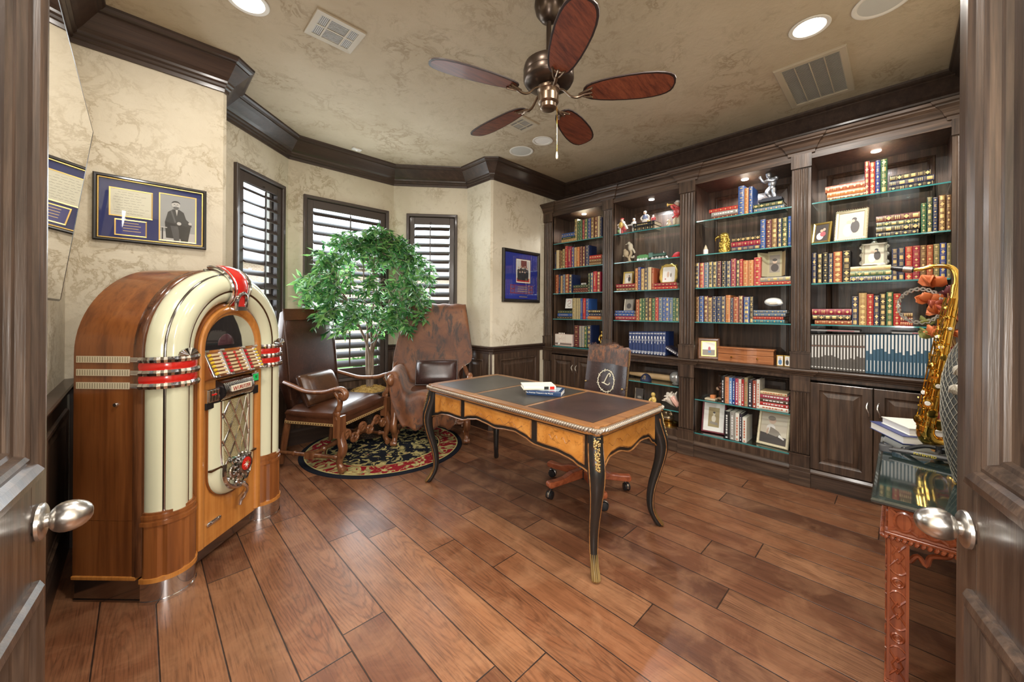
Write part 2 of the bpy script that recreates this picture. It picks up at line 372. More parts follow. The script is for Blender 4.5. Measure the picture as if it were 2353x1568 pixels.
for nme, arr in (('plank_tone', tone), ('plank_length', leng)):
    at = me.attributes.new(nme, 'FLOAT', 'FACE'); at.data.foreach_set('value', arr)
me.materials.append(M['floor']); fo = bpy.data.objects.new('floor', me); COL.objects.link(fo); tag(fo, kind='structure')
# crown moulding all round
CR = [(0, H-.205), (.012, H-.205), (.014, H-.182), (.026, H-.176), (.026, H-.160), (.040, H-.152), (.042, H-.138), (.060, H-.120), (.086, H-.088), (.104, H-.066), (.118, H-.050), (.124, H-.044), (.124, H-.034), (.142, H-.026), (.152, H-.014), (.155, H), (0, H)]
tag(MB().sweep(ROOM, CR, True).build('trim_1', M['trim'], bevel=0), kind='structure')
# chair rail, wainscot, baseboard
ZR = .95
RAIL = [(0, ZR-.085), (.016, ZR-.085), (.018, ZR-.06), (.03, ZR-.05), (.034, ZR-.03), (.052, ZR-.02), (.056, ZR-.006), (.05, ZR), (0, ZR)]
BASE = [(0, 0), (.024, 0), (.024, .13), (.018, .15), (.012, .16), (0, .16)]
def along(i, s):
    P, Q = ROOM[i], ROOM[i+1]; L = hypot(Q[0]-P[0], Q[1]-P[1]); return (lerp(P[0], Q[0], s/L), lerp(P[1], Q[1], s/L))
LM = hypot(ROOM[6][0]-ROOM[5][0], 0); LW = hypot(ROOM[5][0]-ROOM[4][0], ROOM[5][1]-ROOM[4][1]); LR = hypot(ROOM[7][0]-ROOM[6][0], ROOM[7][1]-ROOM[6][1])
runs = [ROOM[0:5]+[along(4, W1[0])], [along(4, W1[1]), ROOM[5], along(5, W2[0])], [along(5, W2[1]), ROOM[6], along(6, W3[0])], [along(6, W3[1])]+ROOM[7:10]+[(3.74, YB)]]
b = MB()
for r_ in runs: b.sweep(r_, RAIL)
tag(b.build('trim_2', M['trim']), kind='structure')
b = MB(); b.sweep(ROOM[0:10]+[(3.74, YB)], BASE); tag(b.build('baseboard_room', M['trim']), kind='structure')
b = MB(); b.sweep([(3.7, -.385)]+ROOM[12:13], BASE); tag(b.build('baseboard_back', M['trim']), kind='structure')
FRM = [(0, 0), (.004, .012), (.016, .014), (.022, .006), (.030, .004), (.034, -.004), (.075, .006)]
def wains(name, i, spans, z1=.87):
    b = MB(); b.M, L = frame(ROOM[i], ROOM[i+1])
    for s0, s1, za, zb in spans:
        b.box(s0, -.012, za, s1, 0, zb)
        if s1-s0 > .26: b.panel(s0+.07, s1-.07, za+.2 if za < .05 else za+.05, zb-.07, FRM, lambda p, q, d: (p, -.012-d, q))
    tag(b.build(name, M['oak']), kind='structure')
wains('trim_3', 0, [(.02, .86, 0, .87), (.86, 1.70, 0, .87), (1.70, 2.53, 0, .87)])
wains('trim_4', 1, [(.02, .69, 0, .87)])
wains('trim_5', 3, [(.01, .42, 0, .87)])
wains('trim_6', 4, [(0, W1[0], 0, .87), (W1[0], W1[1], 0, W1[2]), (W1[1], LW, 0, .87)])
wains('trim_7', 5, [(0, W2[0], 0, .87), (W2[0], W2[1], 0, W2[2]), (W2[1], LM, 0, .87)])
wains('trim_8', 6, [(0, W3[0], 0, .87), (W3[0], W3[1], 0, W3[2]), (W3[1], LR, 0, .87)])
wains('trim_9', 7, [(.01, .42, 0, .87)])
wains('trim_11', 2, [(0, .028, 0, .87)]); wains('trim_12', 8, [(0, .028, 0, .87)])
wains('trim_10', 9, [(.03, .80, 0, .87)])
# ------------------------------------------------------------------ windows with plantation shutters
def window(name, i, w, tilt, rod=.5):
    s0, s1, z0, z1 = w
    root = thing(name, None, None, kind='structure'); Mw, L = frame(ROOM[i], ROOM[i+1])
    b = MB(); b.M = Mw; c = .036
    b.panel(s0, s1, z0, z1, [(0, .0), (0, .028), (.006, .034), (c-.006, .030), (c, .022), (c, -.12)], lambda p, q, d: (p, -d, q))
    b.f.pop(); b.m.pop(); b.sm.pop()
    b.build('casing', M['shut'], root, bevel=.002)
    a0, a1, c0, c1 = s0+c, s1-c, z0+c, z1-c
    st, rl = .058, .105
    b = MB(); b.M = Mw
    b.box(a0+.003, -.012, c0+.003, a0+st, .020, c1-.003); b.box(a1-st, -.012, c0+.003, a1-.003, .020, c1-.003)
    b.box(a0+st, -.012, c0+.003, a1-st, .020, c0+rl); b.box(a0+st, -.012, c1-rl*.8, a1-st, .020, c1-.003)
    b.build('shutter_frame', M['shut'], root, bevel=.003)
    b = MB(); n = int(round((c1-c0-rl*1.8)/.100)); pz = (c1-rl*.8-c0-rl)/n
    for k in range(n):
        z = c0+rl+pz*(k+.5)
        b.M = Mw @ Matrix.Translation((0, .010, z)) @ Matrix.Rotation(radians(tilt), 4, 'X')
        b.prism([(-.052, -.0015), (-.04, -.0055), (0, -.007), (.04, -.0055), (.052, -.0015), (.052, .0015), (.04, .0055), (0, .007), (-.04, .0055), (-.052, .0015)], a0+st+.002, a1-st-.002, 'x', 0, True)
    b.build('louvers', M['shut'], root, ang=60)
    b = MB(); b.M = Mw; xr = lerp(a0+st, a1-st, rod)
    b.box(xr-.006, -.056, c0+rl+.03, xr+.006, -.044, c1-rl*.8-.03); b.tube(smooth_path([(xr, -.05, c1-rl*.8-.03), (xr-.002, -.045, c1-rl*.7), (xr+.004, -.02, c1-rl*.62)], 3), .004, 6)
    b.build('tilt_rod', M['shut'], root)
    b = MB(); b.M = Mw
    b.box(a0-.005, .088, c0-.005, a0+.03, .118, c1+.005); b.box(a1-.03, .088, c0-.005, a1+.005, .118, c1+.005); b.box(a0, .088, c0, a1, .118, c0+.03); b.box(a0, .088, c1-.03, a1, .118, c1)
    zm = (c0+c1)/2; b.box(a0, .09, zm-.02, a1, .116, zm+.02)
    b.build('sash', mat('sash_white', (.62, .60, .55), .5), root)
    b = MB(); b.M = Mw; b.box(a0+.02, .100, c0+.02, a1-.02, .104, c1-.02); b.build('pane', M['pane'], root)
window('window_1', 4, W1, 33, .5); window('window_2', 5, W2, 35, .5); window('window_3', 6, W3, 35, .46)
# ------------------------------------------------------------------ outdoors beyond the bay
gm = mat('lawn', (.10, .20, .05), .9); b = MB(); b.box(-9, 4.9, -.35, 12, 22, -.25); tag(b.build('ground', gm), kind='structure')
bm_, n_, l_, bs_ = nm('neighbour_brick'); br = n_.new('ShaderNodeTexBrick'); br.inputs['Scale'].default_value = 6; br.inputs['Color1'].default_value = (.50, .30, .22, 1); br.inputs['Color2'].default_value = (.60, .40, .30, 1); br.inputs['Mortar'].default_value = (.65, .6, .52, 1)
l_.new(mapping(n_, l_, (1, 1, 1), (radians(90), 0, 0)), br.inputs['Vector']); l_.new(br.outputs['Color'], bs_.inputs['Base Color']); bs_.inputs['Roughness'].default_value = .9
hs = thing('neighbour_house', 'pale brick house seen through the shutter gaps', 'house', (2, 13, -.25))
b = MB(); b.box(-8, 0, 0, 9, .3, 3.0); b.build('wall', bm_, hs)
b = MB(); b.prism([(-.5, 3.0), (4, 4.0), (4.2, 4.0), (4.2, 3.0)], -8.4, 9.4, 'x'); b.M = Matrix.Identity(4); b.build('roof', mat('shingle', (.16, .13, .12), .9), hs)
b = MB(); b.box(-1.2, -.03, 1, -.2, .02, 2.3); b.build('window', M['white'], hs); b = MB(); b.box(1.8, -.03, 1, 2.8, .02, 2.3); b.build('window', M['white'], hs)
bg = mat('garden_leaf', (.07, .19, .035), .7); rg = random.Random(3)
for x, y, r_, lab in ((.2, 6.4, .62, 'round green garden bush outside the left bay window'), (1.55, 7.0, .7, 'round green garden bush outside the middle bay window'), (3.3, 6.6, .62, 'round green garden bush outside the right bay window'), (4.6, 8.6, .9, 'larger green garden bush farther off behind the right bay window')):
    b = MB()
    for k in range(420):
        a, e = rg.uniform(0, 2*pi), rg.uniform(-.5, 1.5); q = r_*rg.uniform(.75, 1.05)
        p = Vector((q*cos(a)*cos(e), q*sin(a)*cos(e), q*sin(e)+.35*r_)); s_ = rg.uniform(.05, .1)
        u_ = Vector((rg.gauss(0, 1), rg.gauss(0, 1), rg.gauss(0, 1))).normalized(); v_ = u_.cross(Vector((rg.gauss(0, 1), rg.gauss(0, 1), .3))).normalized()
        b.poly([p-u_*s_, p-v_*s_*.5, p+u_*s_, p+v_*s_*.5])
    b.ell((0, 0, .35*r_), (r_*.8, r_*.8, r_*.75), 12, 8)
    t = tag(b.build('garden_bush', bg, fix=False), lab, 'bush', 'bushes outside the bay'); t.location = (x, y, .0)
# ------------------------------------------------------------------ double doors
def door(name, r0, d0, sx, sd, nx, nd, sg):
    """r0,d0 free edge; (sx,sd) free edge -> hinge; (nx,nd) the face seen from the doorway"""
    o = rd(r0, d0); e = Vector(rd(sx, sd)); nn = Vector(rd(nx, nd))
    Mx = Matrix(((e.x, nn.x, 0, o[0]), (e.y, nn.y, 0, o[1]), (0, 0, 1, 0), (0, 0, 0, 1)))
    root = thing(name, None, None, kind='structure'); Wd, Hd, T = .60, 2.44, .045; sw = .088
    b = MB(); b.M = Mx
    b.box(0, -T, .01, sw, 0, Hd); b.box(Wd-sw, -T, .01, Wd, 0, Hd)
    for z0, z1 in ((.01, .24), (.79, 1.025), (Hd-.12, Hd)): b.box(sw, -T, z0, Wd-sw, 0, z1)
    b.build('leaf_frame', M['doorw'], root, bevel=.002)
    for z0, z1, arch in ((.24, .79, 0), (1.025, Hd-.12, 0)):
        b = MB(); b.M = Mx
        st = [(-.016, -.001), (-.016, .008), (-.008, .016), (.006, .018), (.020, .012), (.026, .004), (.034, .006), (.042, .002), (.048, -.010), (.056, -.012), (.060, -.020), (.085, -.020), (.135, -.006)]
        b.panel(sw, Wd-sw, z0, z1, st, lambda p, q, d: (p, d, q)); b.box(sw, -T+.004, z0, Wd-sw, -.026, z1)
        b.build('raised_panel', M['doorw'], root)
    kb = MB(); kb.M = Mx @ Matrix.Translation((.056, 0, .915))
    kb.lathe([(.034, 0), (.036, .003), (.035, .008), (.030, .011), (.013, .012), (.012, .026), (.015, .028), (.015, .032), (.0115, .022)], 20, axis='y')
    kn = kb.build('door_knob', M['nickel'], root)
    kb = MB(); kb.M = Mx @ Matrix.Translation((.056, .046, .915)) @ Matrix.Rotation(sg, 4, 'Y'); kb.lathe([(.0, -.031)]+[(.030*sin(pi*k/12)**.8*(1-.12*cos(pi*k/12)*-1), -.031*cos(pi*k/12)) for k in range(1, 12)]+[(0, .031)], 20, axis='y')
    kb.build('knob_egg', M['nickel'], kn)
door('door_1', -.978, .80, .624, -.7815, .7815, .624, 0)
door('door_2', .939, .80, -.539, -.842, -.842, .539, 0)
# ------------------------------------------------------------------ built-in bookcases
XF, XB = 3.75, 4.115
SHZ = [2.215, 1.898, 1.585, 1.265]
BAYS = [(2.355, 3.092), (1.495, 2.227), (.611, 1.357), (-.233, .488)]       # openings, bay 1 farthest
NAMES = ['far left', 'second', 'third', 'right-hand']
GZ = .91
def pilaster(root, y0, y1):
    b = MB(); w = y1-y0
    for z0, z1 in ((GZ+.003, 2.62), (.14, .855)):
        b.box(XF-.012, y0, z0, XF+.02, y1, z1)
        zb = z0+.13 if z0 > .5 else z0+.10; zt = z1-.12 if z0 > .5 else z1-.12
        b.box(XF-.026, y0-.004, z0, XF, y1+.004, zb); b.box(XF-.030, y0-.006, zb-.012, XF, y1+.006, zb)
        b.box(XF-.026, y0-.004, zt, XF, y1+.004, z1)
        n = 4; g = (w-.03)/n
        for k in range(n):
            yc = y0+.015+g*(k+.5)
            b.prism([(XF-.012+.0, yc-g*.36)]+[(XF-.012-.010*sin(pi*j/6), yc-g*.36*cos(pi*j/6)) for j in range(1, 6)]+[(XF-.012, yc+g*.36)], zb+.01, zt-.01, 'z', 0, True)
    b.build('pilaster', M['oak'], root)
def cab_door(root, y0, y1, z0, z1, hy):
    b = MB(); d = [(0, 0), (0, .018), (.004, .021), (.055, .021), (.062, .012), (.070, .010), (.074, .010), (.105, .018), (.108, .018)]
    b.panel(y0, y1, z0, z1, d, lambda p, q, t: (XF-.001-t, p, q))
    o = b.build('cabinet_door', M['oak'], root)
    h = MB(); pts = smooth_path([(XF-.022, hy, .715), (XF-.038, hy+.004, .700), (XF-.046, hy+.006, .675), (XF-.044, hy-.004, .645), (XF-.036, hy-.006, .620), (XF-.022, hy-.006, .610)], 4)
    h.tube(pts, [.003+.0035*sin(pi*k/(len(pts)-1)) for k in range(len(pts))], 7); h.build('handle', M['nickel'], o)
for k, (y0, y1) in enumerate(BAYS):
    root = thing('bookcase', ['leftmost dark oak bookcase bay, glass shelves above a pair of doors', 'second dark oak bookcase bay from the left, with porcelain figurines on top', 'third dark oak bookcase bay from the left, with the grey athlete statue', 'rightmost dark oak bookcase bay, doors half hidden by the carved table'][k], 'bookcase', (0, 0, 0), 0, 'built-in bookcase bays')
    yl = YB-.004 if k == 0 else BAYS[k-1][0]-.0005      # bay limits
    yr = -.37 if k == 3 else y0
    b = MB()
    for za, zb in ((0, .856), (.9105, 2.618)):
        b.box(XF, y1, za, XB, yl, zb)                # side panels
        if k == 3: b.box(XF, yr, za, XB, y0, zb)
    b.box(XF, y0, 2.56, XB, y1, 2.618)                                                   # top
    b.box(XF, y0, .13, XB, y1, .205); b.box(XF, y0, .83, XB, y1, .856)                    # bottom of niche, top of base
    b.box(XB, yr, 0, XB+.015, yl, 2.618)
    b.build('carcass', M['oak'], root, bevel=.002)
    FB = [(0, 0), (.055, .0), (.060, .010), (.072, .013), (.080, .005), (.088, .008), (.096, -.004), (.135, .0)]
    b = MB()
    b.panel(y0, y1, GZ, 2.56, FB, lambda p, q, d: (XB-.006-d, p, q)); b.build('back_panel', M['oak'], root)
    if k in (1, 2):
        b = MB(); b.panel(y0, y1, .205, .83, FB, lambda p, q, d: (XB-.006-d, p, q)); b.build('back_panel', M['oak'], root)
    b = MB(); b.box(XF-.012, yr, 2.56, XF+.01, yl, 2.625); b.build('header', M['oak_h'], root, bevel=.002)
    zs = SHZ+([GZ+.013] if k == 0 else [])+([.625, .385] if k == 1 else [.535, .217] if k == 2 else [])
    for z in zs:
        b = MB(); b.box(XF+.012, y0+.003, z-.010, XB-.025, y1-.003, z-.0005); g = b.build('glass_shelf', M['glass'], root)
        b = MB(); b.box(XF+.0095, y0+.003, z-.010, XF+.0118, y1-.003, z-.0005); b.build('glass_edge', M['gedge'], g)
    if k in (0, 3):
        ym = (y0+y1)/2
        cab_door(root, ym+.002, y1-.004, .145, .815, ym+.028); cab_door(root, y0+.004, ym-.002, .145, .815, ym-.028)
    pilaster(root, y1, YB-.008 if k == 0 else BAYS[k-1][0])
    if k == 3: pilaster(root, yr, y0)
    # plinth and its moulding
    b = MB(); b.box(XF-.030, yr+.0, 0, XF+.01, yl, .115)
    b.sweep([(XF-.030, yl), (XF-.030, yr)], [(0, .10), (.008, .112), (.006, .122), (-.010, .138), (-.030, .142), (-.030, .10)])
    b.box(XF-.045, y1-.012, 0, XF, yl, .112); b.box(XF-.042, y1-.010, .112, XF, yl, .14)
    b.build('plinth', M['oak_h'], root, bevel=.002)
    # small puck lamp under the top
    pk = MB(); pk.lathe([(.001, 2.553), (.028, 2.553), (.030, 2.556), (.030, 2.56)], 14, (XF+.15, (y0+y1)/2, 0)); pl = pk.build('puck_light', mat('puck_glow', (1, .95, .85), .4, 0, 0, 3), root)
    lamp('puck_lamp', 'SPOT', (XF+.15, (y0+y1)/2, 2.545), 26, (.95, .97, 1), .03, (0, 0, 0), root, spot=radians(150))
# worktop with moulded front and break-outs over the pilasters
def breaks(off, ex, wd):
    pts = [(XF-off, YB-.003)]
    for k, (y0, y1) in enumerate(BAYS):
        a = YB-.003 if k == 0 else BAYS[k-1][0]
        if k == 0: pts = [(XF-off-ex, YB-.003), (XF-off-ex, y1-wd), (XF-off, y1-wd)]
        else: pts += [(XF-off, a+wd), (XF-off-ex, a+wd), (XF-off-ex, y1-wd), (XF-off, y1-wd)]
    pts += [(XF-off, BAYS[3][0]+wd), (XF-off-ex, BAYS[3][0]+wd), (XF-off-ex, -.372)]
    return pts
b = MB(); pth = breaks(.0, .014, .012)
b.sweep(pth, [(0, .855), (.012, .858), (.014, .868), (.026, .874), (.028, .884), (.040, .890), (.044, .902), (.040, .910), (-.02, .910), (-.02, .855)])
b.box(XF-.012, -.372, .858, XB, YB-.003, .9095)
tag(b.build('worktop', M['oak_h']), 'long dark oak worktop running the length of the bookcase wall', 'worktop')
b = MB(); pth = breaks(.0, .014, .012)
b.sweep(pth, [(0, 2.600), (.012, 2.604), (.014, 2.624), (.024, 2.632), (.030, 2.650), (.046, 2.676), (.064, 2.690), (.066, 2.698), (.080, 2.706), (.086, 2.722), (.07, 2.726), (-.02, 2.726), (-.02, 2.600)])
b.box(XF, -.372, 2.62, XB+.01, YB-.003, 2.725)
tag(b.build('cornice', M['oak_h']), 'dark oak cornice along the top of all the bookcase bays', 'cornice')
# ------------------------------------------------------------------ ceiling fittings
def disc(r, z0, n=28): return [(r, z0)]
WT = mat('fitting_white', (.70, .68, .62), .5)
GLOW = mat('bulb_glow', (1, .96, .86), .4, 0, 0, 9); DIM = mat('bulb_unlit', (.85, .84, .80), .4)
def downlight(x, y, lit, label):
    root = thing('recessed_light', label, 'ceiling light', (x, y, H), 0, 'recessed ceiling lights')
    b = MB(); b.lathe([(.078, 0), (.100, -.001), (.102, -.005), (.098, -.008), (.080, -.006), (.078, -.001)], 32); b.build('trim_ring', WT, root)
    b = MB(); b.lathe([(.079, -.002), (.04, -.003), (0, -.003)], 32); b.build('lens', GLOW if lit else DIM, root)
    if lit: lamp('light', 'AREA', (0, 0, -.02), lit, (1, .95, .88), .15, (0, 0, 0), root)
downlight(2.833, .383, 30, 'lit recessed ceiling light above the table by the right door')
downlight(.418, 2.527, 10, 'lit recessed ceiling light over the jukebox, cut by the photo top')
downlight(2.846, 2.487, 0, 'dim white recessed light beyond the fan, beside the round speaker')
SPK = mat('speaker_cloth', (.50, .50, .46), .8)
def speaker(x, y, label):
    root = thing('ceiling_speaker', label, 'speaker', (x, y, H), 0, 'round ceiling speakers')
    b = MB(); b.lathe([(.100, 0), (.125, -.001), (.126, -.006), (.118, -.008), (.104, -.005), (.100, -.003)], 36); b.build('rim', WT, root)
    b = MB(); b.lathe([(.108, -.0035), (.05, -.006), (0, -.007)], 36); b.build('grille', SPK, root)
speaker(2.872, 2.807, 'round off-white ceiling speaker past the fan near the far corner')
speaker(2.88, .075, 'round off-white ceiling speaker at the top right near the lit light')
root = thing('return_vent', 'large beige slatted return vent in the ceiling by the bookcase', 'vent', (3.505, .437, H))
VM = mat('vent_beige', (.44, .38, .28), .5); VD = mat('vent_dark', (.05, .045, .04), .8); VS = mat('vent_slat', (.33, .31, .27), .45)
b = MB(); b.panel(-.335, .335, -.195, .195, [(0, .0), (0, .009), (.004, .013), (.036, .012), (.042, .006), (.042, .001)], lambda p, q, d: (p, q, -d)); b.f.pop(); b.m.pop(); b.sm.pop()
b.build('frame', VM, root)
b = MB(); b.box(-.29, -.155, -.004, .29, .155, -.001); b.build('duct', VD, root)  # flat dark sheet, the shade behind the slats put into its colour
b = MB()
for k in range(40):
    x = -.283+.566*k/39; b.box(x-.0028, -.155, -.0075, x+.0028, .155, -.005)
b.build('slats', VS, root)
b = MB()
for y in (-.08, 0, .08): b.box(-.29, y-.003, -.013, .29, y+.003, -.011)
b.build('crossbars', VM, root)
def supply(x, y, sx, sy, label, name='supply_vent'):
    root = thing(name, label, 'vent', (x, y, H), 0, 'ceiling supply vents')
    b = MB()
    f = .035; xs = [-sx, -sx+f, -sx*.42, -sx*.36, sx*.36, sx*.42, sx-f, sx]
    b.panel(-sx, sx, -sy, sy, [(0, 0), (0, .006), (.003, .010), (f, .008), (f, .001)], lambda p, q, d: (p, q, -d)); b.f.pop(); b.m.pop(); b.sm.pop()
    b.box(-sx*.43, -sy+f, -.0085, -sx*.36, sy-f, -.002); b.box(sx*.36, -sy+f, -.0085, sx*.43, sy-f, -.002); b.box(-sx*.36, -.006, -.008, sx*.36, .006, -.002); b.box(-sx+f, -.006, -.008, -sx*.43, .006, -.002); b.box(sx*.43, -.006, -.008, sx-f, .006, -.002)
    b.build('frame', VM, root)
    b = MB(); b.box(-sx+f, -sy+f, -.003, sx-f, sy-f, -.001); b.build('duct', VD, root)  # dark sheet painted as the shade inside the vent
    b = MB()
    for k in range(5):
        for s_ in (-1, 1):
            xx = s_*lerp(sx*.47, sx-f-.004, k/4); b.box(xx-.0035, -sy+f, -.006, xx+.0035, sy-f, -.003)
    for k in range(16):
        yy = lerp(-sy+f+.006, sy-f-.006, k/15); b.box(-sx*.36, yy-.0034, -.006, sx*.36, yy+.0034, -.003)
    b.build('louvers', VS, root)
supply(.845, 2.425, .142, .128, 'square beige supply vent in the ceiling left of the fan')
supply(2.466, 2.405, .11, .11, 'small beige supply vent half hidden behind a fan blade')
root = thing('motion_sensor', 'small white sensor box on the ceiling over the middle window', 'sensor', (1.615, 3.99, H))
b = MB(); b.box(-.045, -.03, -.018, .045, .03, 0); b.build('housing', WT, root, bevel=.004)
b = MB(); b.ell((0, 0, -.018), (.02, .016, .012), 10, 6); b.build('lens', DIM, root)
# ------------------------------------------------------------------ ceiling fan
fan = thing('ceiling_fan', 'bronze ceiling fan with five reddish wooden oval blades', 'ceiling fan', (1.592, 1.352, H))
BZ = mat('aged_bronze', (.085, .062, .048), .30, .85); BZL = mat('rubbed_bronze', (.20, .14, .095), .3, .9)
BL = wood('blade_mahogany', (.060, .012, .006), (.165, .040, .017), (.23, .062, .025), 'x', 1.5, .55, .05, .05); BLE = mat('blade_edge', (.022, .010, .008), .5, 0, 0)
b = MB(); b.lathe([(.07, 0), (.078, -.006), (.080, -.03), (.070, -.07), (.045, -.105), (.022, -.118)], 28); b.build('canopy', BZ, fan)
b = MB(); b.lathe([(.0135, -.10), (.0135, -.33)], 14); b.build('downrod', BZ, fan)
b = MB(); b.lathe([(.02, -.30), (.034, -.305), (.036, -.325), (.05, -.335), (.115, -.345), (.132, -.358), (.138, -.385), (.132, -.405), (.138, -.412), (.138, -.436), (.128, -.455), (.095, -.470), (.05, -.475)], 36); b.build('motor_housing', BZ, fan)
b = MB(); b.lathe([(.055, -.470), (.062, -.478), (.062, -.496), (.054, -.502), (.050, -.515), (.056, -.520), (.056, -.560), (.050, -.567), (.044, -.570), (.044, -.590), (.038, -.596), (.022, -.600), (0, -.600)], 28); b.build('switch_housing', BZL, fan)
def blade_outline(k=1.0, ins=0):
    top = []
    for t, w in ((0, .0), (.01, .024), (.04, .043), (.10, .057), (.2, .069), (.34, .079), (.5, .085), (.65, .087), (.78, .083), (.87, .075), (.93, .064), (.97, .050), (.99, .032), (1, 0)):
        top.append((lerp(.185+ins, .656-ins, t), max(0, w-ins)))
    return top+[(x, -w) for x, w in top[::-1] if w > 1e-4]
for k, a in enumerate((16.6, 88.6, 160.6, 232.6, 304.6)):
    R_ = Matrix.Rotation(radians(a), 4, 'Z') @ Matrix.Translation((0, 0, -.522)) @ Matrix.Rotation(radians(-13), 4, 'X')
    b = MB(); b.M = R_; ol = blade_outline(); il = blade_outline(1, .009)
    b.prism(ol, .0, .007, 'z', 0); bl = b.build('blade', BLE, fan, bevel=.0015)
    b = MB(); b.M = R_; b.prism(il, -.0008, .0005, 'z', 0); b.build('blade_face', BL, bl)
    b = MB(); b.M = Matrix.Rotation(radians(a), 4, 'Z')
    b.tube(smooth_path([(.055, 0, -.488), (.085, 0, -.500), (.12, 0, -.535), (.155, 0, -.545), (.19, 0, -.535)], 4), .0085, 8, sq=.7)
    b.M = R_
    for sg in (-1, 0, 1): b.tube(smooth_path([(.165, 0, -.010), (.20, sg*.018, -.010), (.235, sg*.030, -.006)], 4), .006, 7)
    b.tube(arc_pts := [(.245-.028*cos(t_), .036*sin(t_), -.005) for t_ in [(-1.3+2.6*j/10) for j in range(11)]], .005, 6)
    b.build('blade_arm', BZL, bl)
b = MB(); b.tube([(.05, -.02, -.57), (.052, -.02, -.82)], .0012, 5); b.build('pull_chain', M['brass'], fan)
b = MB(); b.lathe([(0, -.86), (.006, -.855), (.007, -.84), (.004, -.82), (0, -.815)], 10, (.052, -.02, 0)); b.build('chain_bell', M['cream'], fan)
# ------------------------------------------------------------------ framed pieces and the mirror
NAVY = mat('navy_mat', (.018, .028, .14), .7); BK = mat('black_frame', (.014, .012, .011), .32, 0, .3)
root = thing('framed_document', 'black framed navy mount with old letter and seated officer portrait, above jukebox', 'framed picture')
Mw, L = frame((0, YP), (1, YP))
X0, X1, Z0, Z1 = -.199, .315, 1.746, 2.138
b = MB(); b.panel(X0, X1, Z0, Z1, [(0, 0), (0, .022), (.006, .028), (.014, .026), (.020, .016), (.022, .010)], lambda p, q, d: (p, YP-.001-d, q)); b.f.pop(); b.m.pop(); b.sm.pop(); b.build('frame', BK, root)
b = MB(); b.panel(X0+.019, X1-.019, Z0+.019, Z1-.019, [(0, .012), (0, .021), (.005, .021), (.007, .012)], lambda p, q, d: (p, YP-.001-d, q)); b.f.pop(); b.m.pop(); b.sm.pop(); b.build('gilt_slip', M['gold'], root)
b = MB(); b.box(X0+.02, YP-.012, Z0+.02, X1-.02, YP-.002, Z1-.02); b.build('mount', NAVY, root)
def slip(x0, x1, z0, z1, root, y=YP-.012, w=.006):
    b = MB(); b.panel(x0-w, x1+w, z0-w, z1+w, [(0, 0), (0, .004), (w, .003), (w, .0)], lambda p, q, d: (p, y-d, q)); b.f.pop(); b.m.pop(); b.sm.pop(); b.build('gilt_fillet', M['gold'], root)
PAP = mat('old_paper', (.70, .68, .55), .8); INK = mat('faded_ink', (.25, .23, .2), .8); SEP = mat('print_grey', (.36, .37, .37), .7); DK = mat('print_dark', (.035, .035, .038), .7); SK = mat('print_light', (.55, .54, .52), .7)
ld = (-.128, .048, 1.905, 2.062); slip(*ld, root)
b = MB(); b.box(ld[0], YP-.0135, ld[2], ld[1], YP-.012, ld[3]); b.build('letter', PAP, root)
b = MB(); rq = random.Random(2)
for k in range(9):
    z = 2.045-.0155*k; x = ld[0]+.012+rq.uniform(0, .02); e = ld[1]-.012-rq.uniform(0, .05)
    while x < e:
        ln = rq.uniform(.010, .026); b.tube([(x+ln*j/5, YP-.0138, z+rq.uniform(-.0022, .0022)) for j in range(6)], .0006, 4); x += ln+.006
b.build('handwriting', INK, root)
pq = (-.105, .022, 1.792, 1.878); slip(*pq, root)
b = MB(); b.box(pq[0], YP-.0135, pq[2], pq[1], YP-.012, pq[3]); b.build('plaque', mat('plaque_blue', (.03, .035, .22), .4), root)
b = MB()
for k in range(4): b.box(pq[0]+.03, YP-.0140, 1.862-.016*k, pq[1]-.03+.01*(k % 2), YP-.0135, 1.865-.016*k)
b.build('engraving', M['gilt'], root)
pt = (.088, .258, 1.785, 2.075); slip(*pt, root)
b = MB(); b.box(pt[0], YP-.0135, pt[2], pt[1], YP-.012, pt[3], 0)
yq = YP-.014
def flat(poly, m, y=yq): b.prism([(p, q) for p, q in poly], y-.0006, y, 'y', m)
cx = .166
flat([(cx-.078, 1.785), (cx+.09, 1.785), (cx+.09, 1.84), (cx-.078, 1.84)], 2)
flat([(cx-.050, 1.80), (cx-.056, 1.90), (cx-.042, 1.965), (cx-.018, 1.986), (cx+.012, 1.988), (cx+.034, 1.972), (cx+.046, 1.93), (cx+.07, 1.905), (cx+.075, 1.885), (cx+.045, 1.88), (cx+.055, 1.80)], 1, yq-.0006)
flat([(cx-.012, 1.786), (cx+.014, 1.786), (cx+.010, 1.880), (cx-.030, 1.880)], 3, yq-.0010); flat([(cx+.022, 1.786), (cx+.056, 1.786), (cx+.070, 1.885), (cx+.004, 1.893)], 1, yq-.0013)
flat(arc(cx-.004, 2.014, .0205, 0, 2*pi, 18)[:-1], 2, yq-.0008)
flat(arc(cx-.004, 2.020, .0215, .10, pi-.10, 12)+[(cx-.021, 2.026), (cx-.010, 2.031), (cx+.006, 2.031), (cx+.014, 2.026)], 1, yq-.0014)
flat(arc(cx-.003, 2.002, .0135, pi*1.0, 2.0*pi, 10)+[(cx+.006, 2.004), (cx-.010, 2.004)], 3, yq-.0014)
for xx in (-.011, .004): flat([(cx+xx-.004, 2.0165), (cx+xx+.004, 2.0165), (cx+xx+.003, 2.0195), (cx+xx-.003, 2.0195)], 1, yq-.0014)
flat([(cx-.006, 2.016), (cx-.001, 2.016), (cx+.000, 2.006), (cx-.007, 2.006)], 0, yq-.0014)
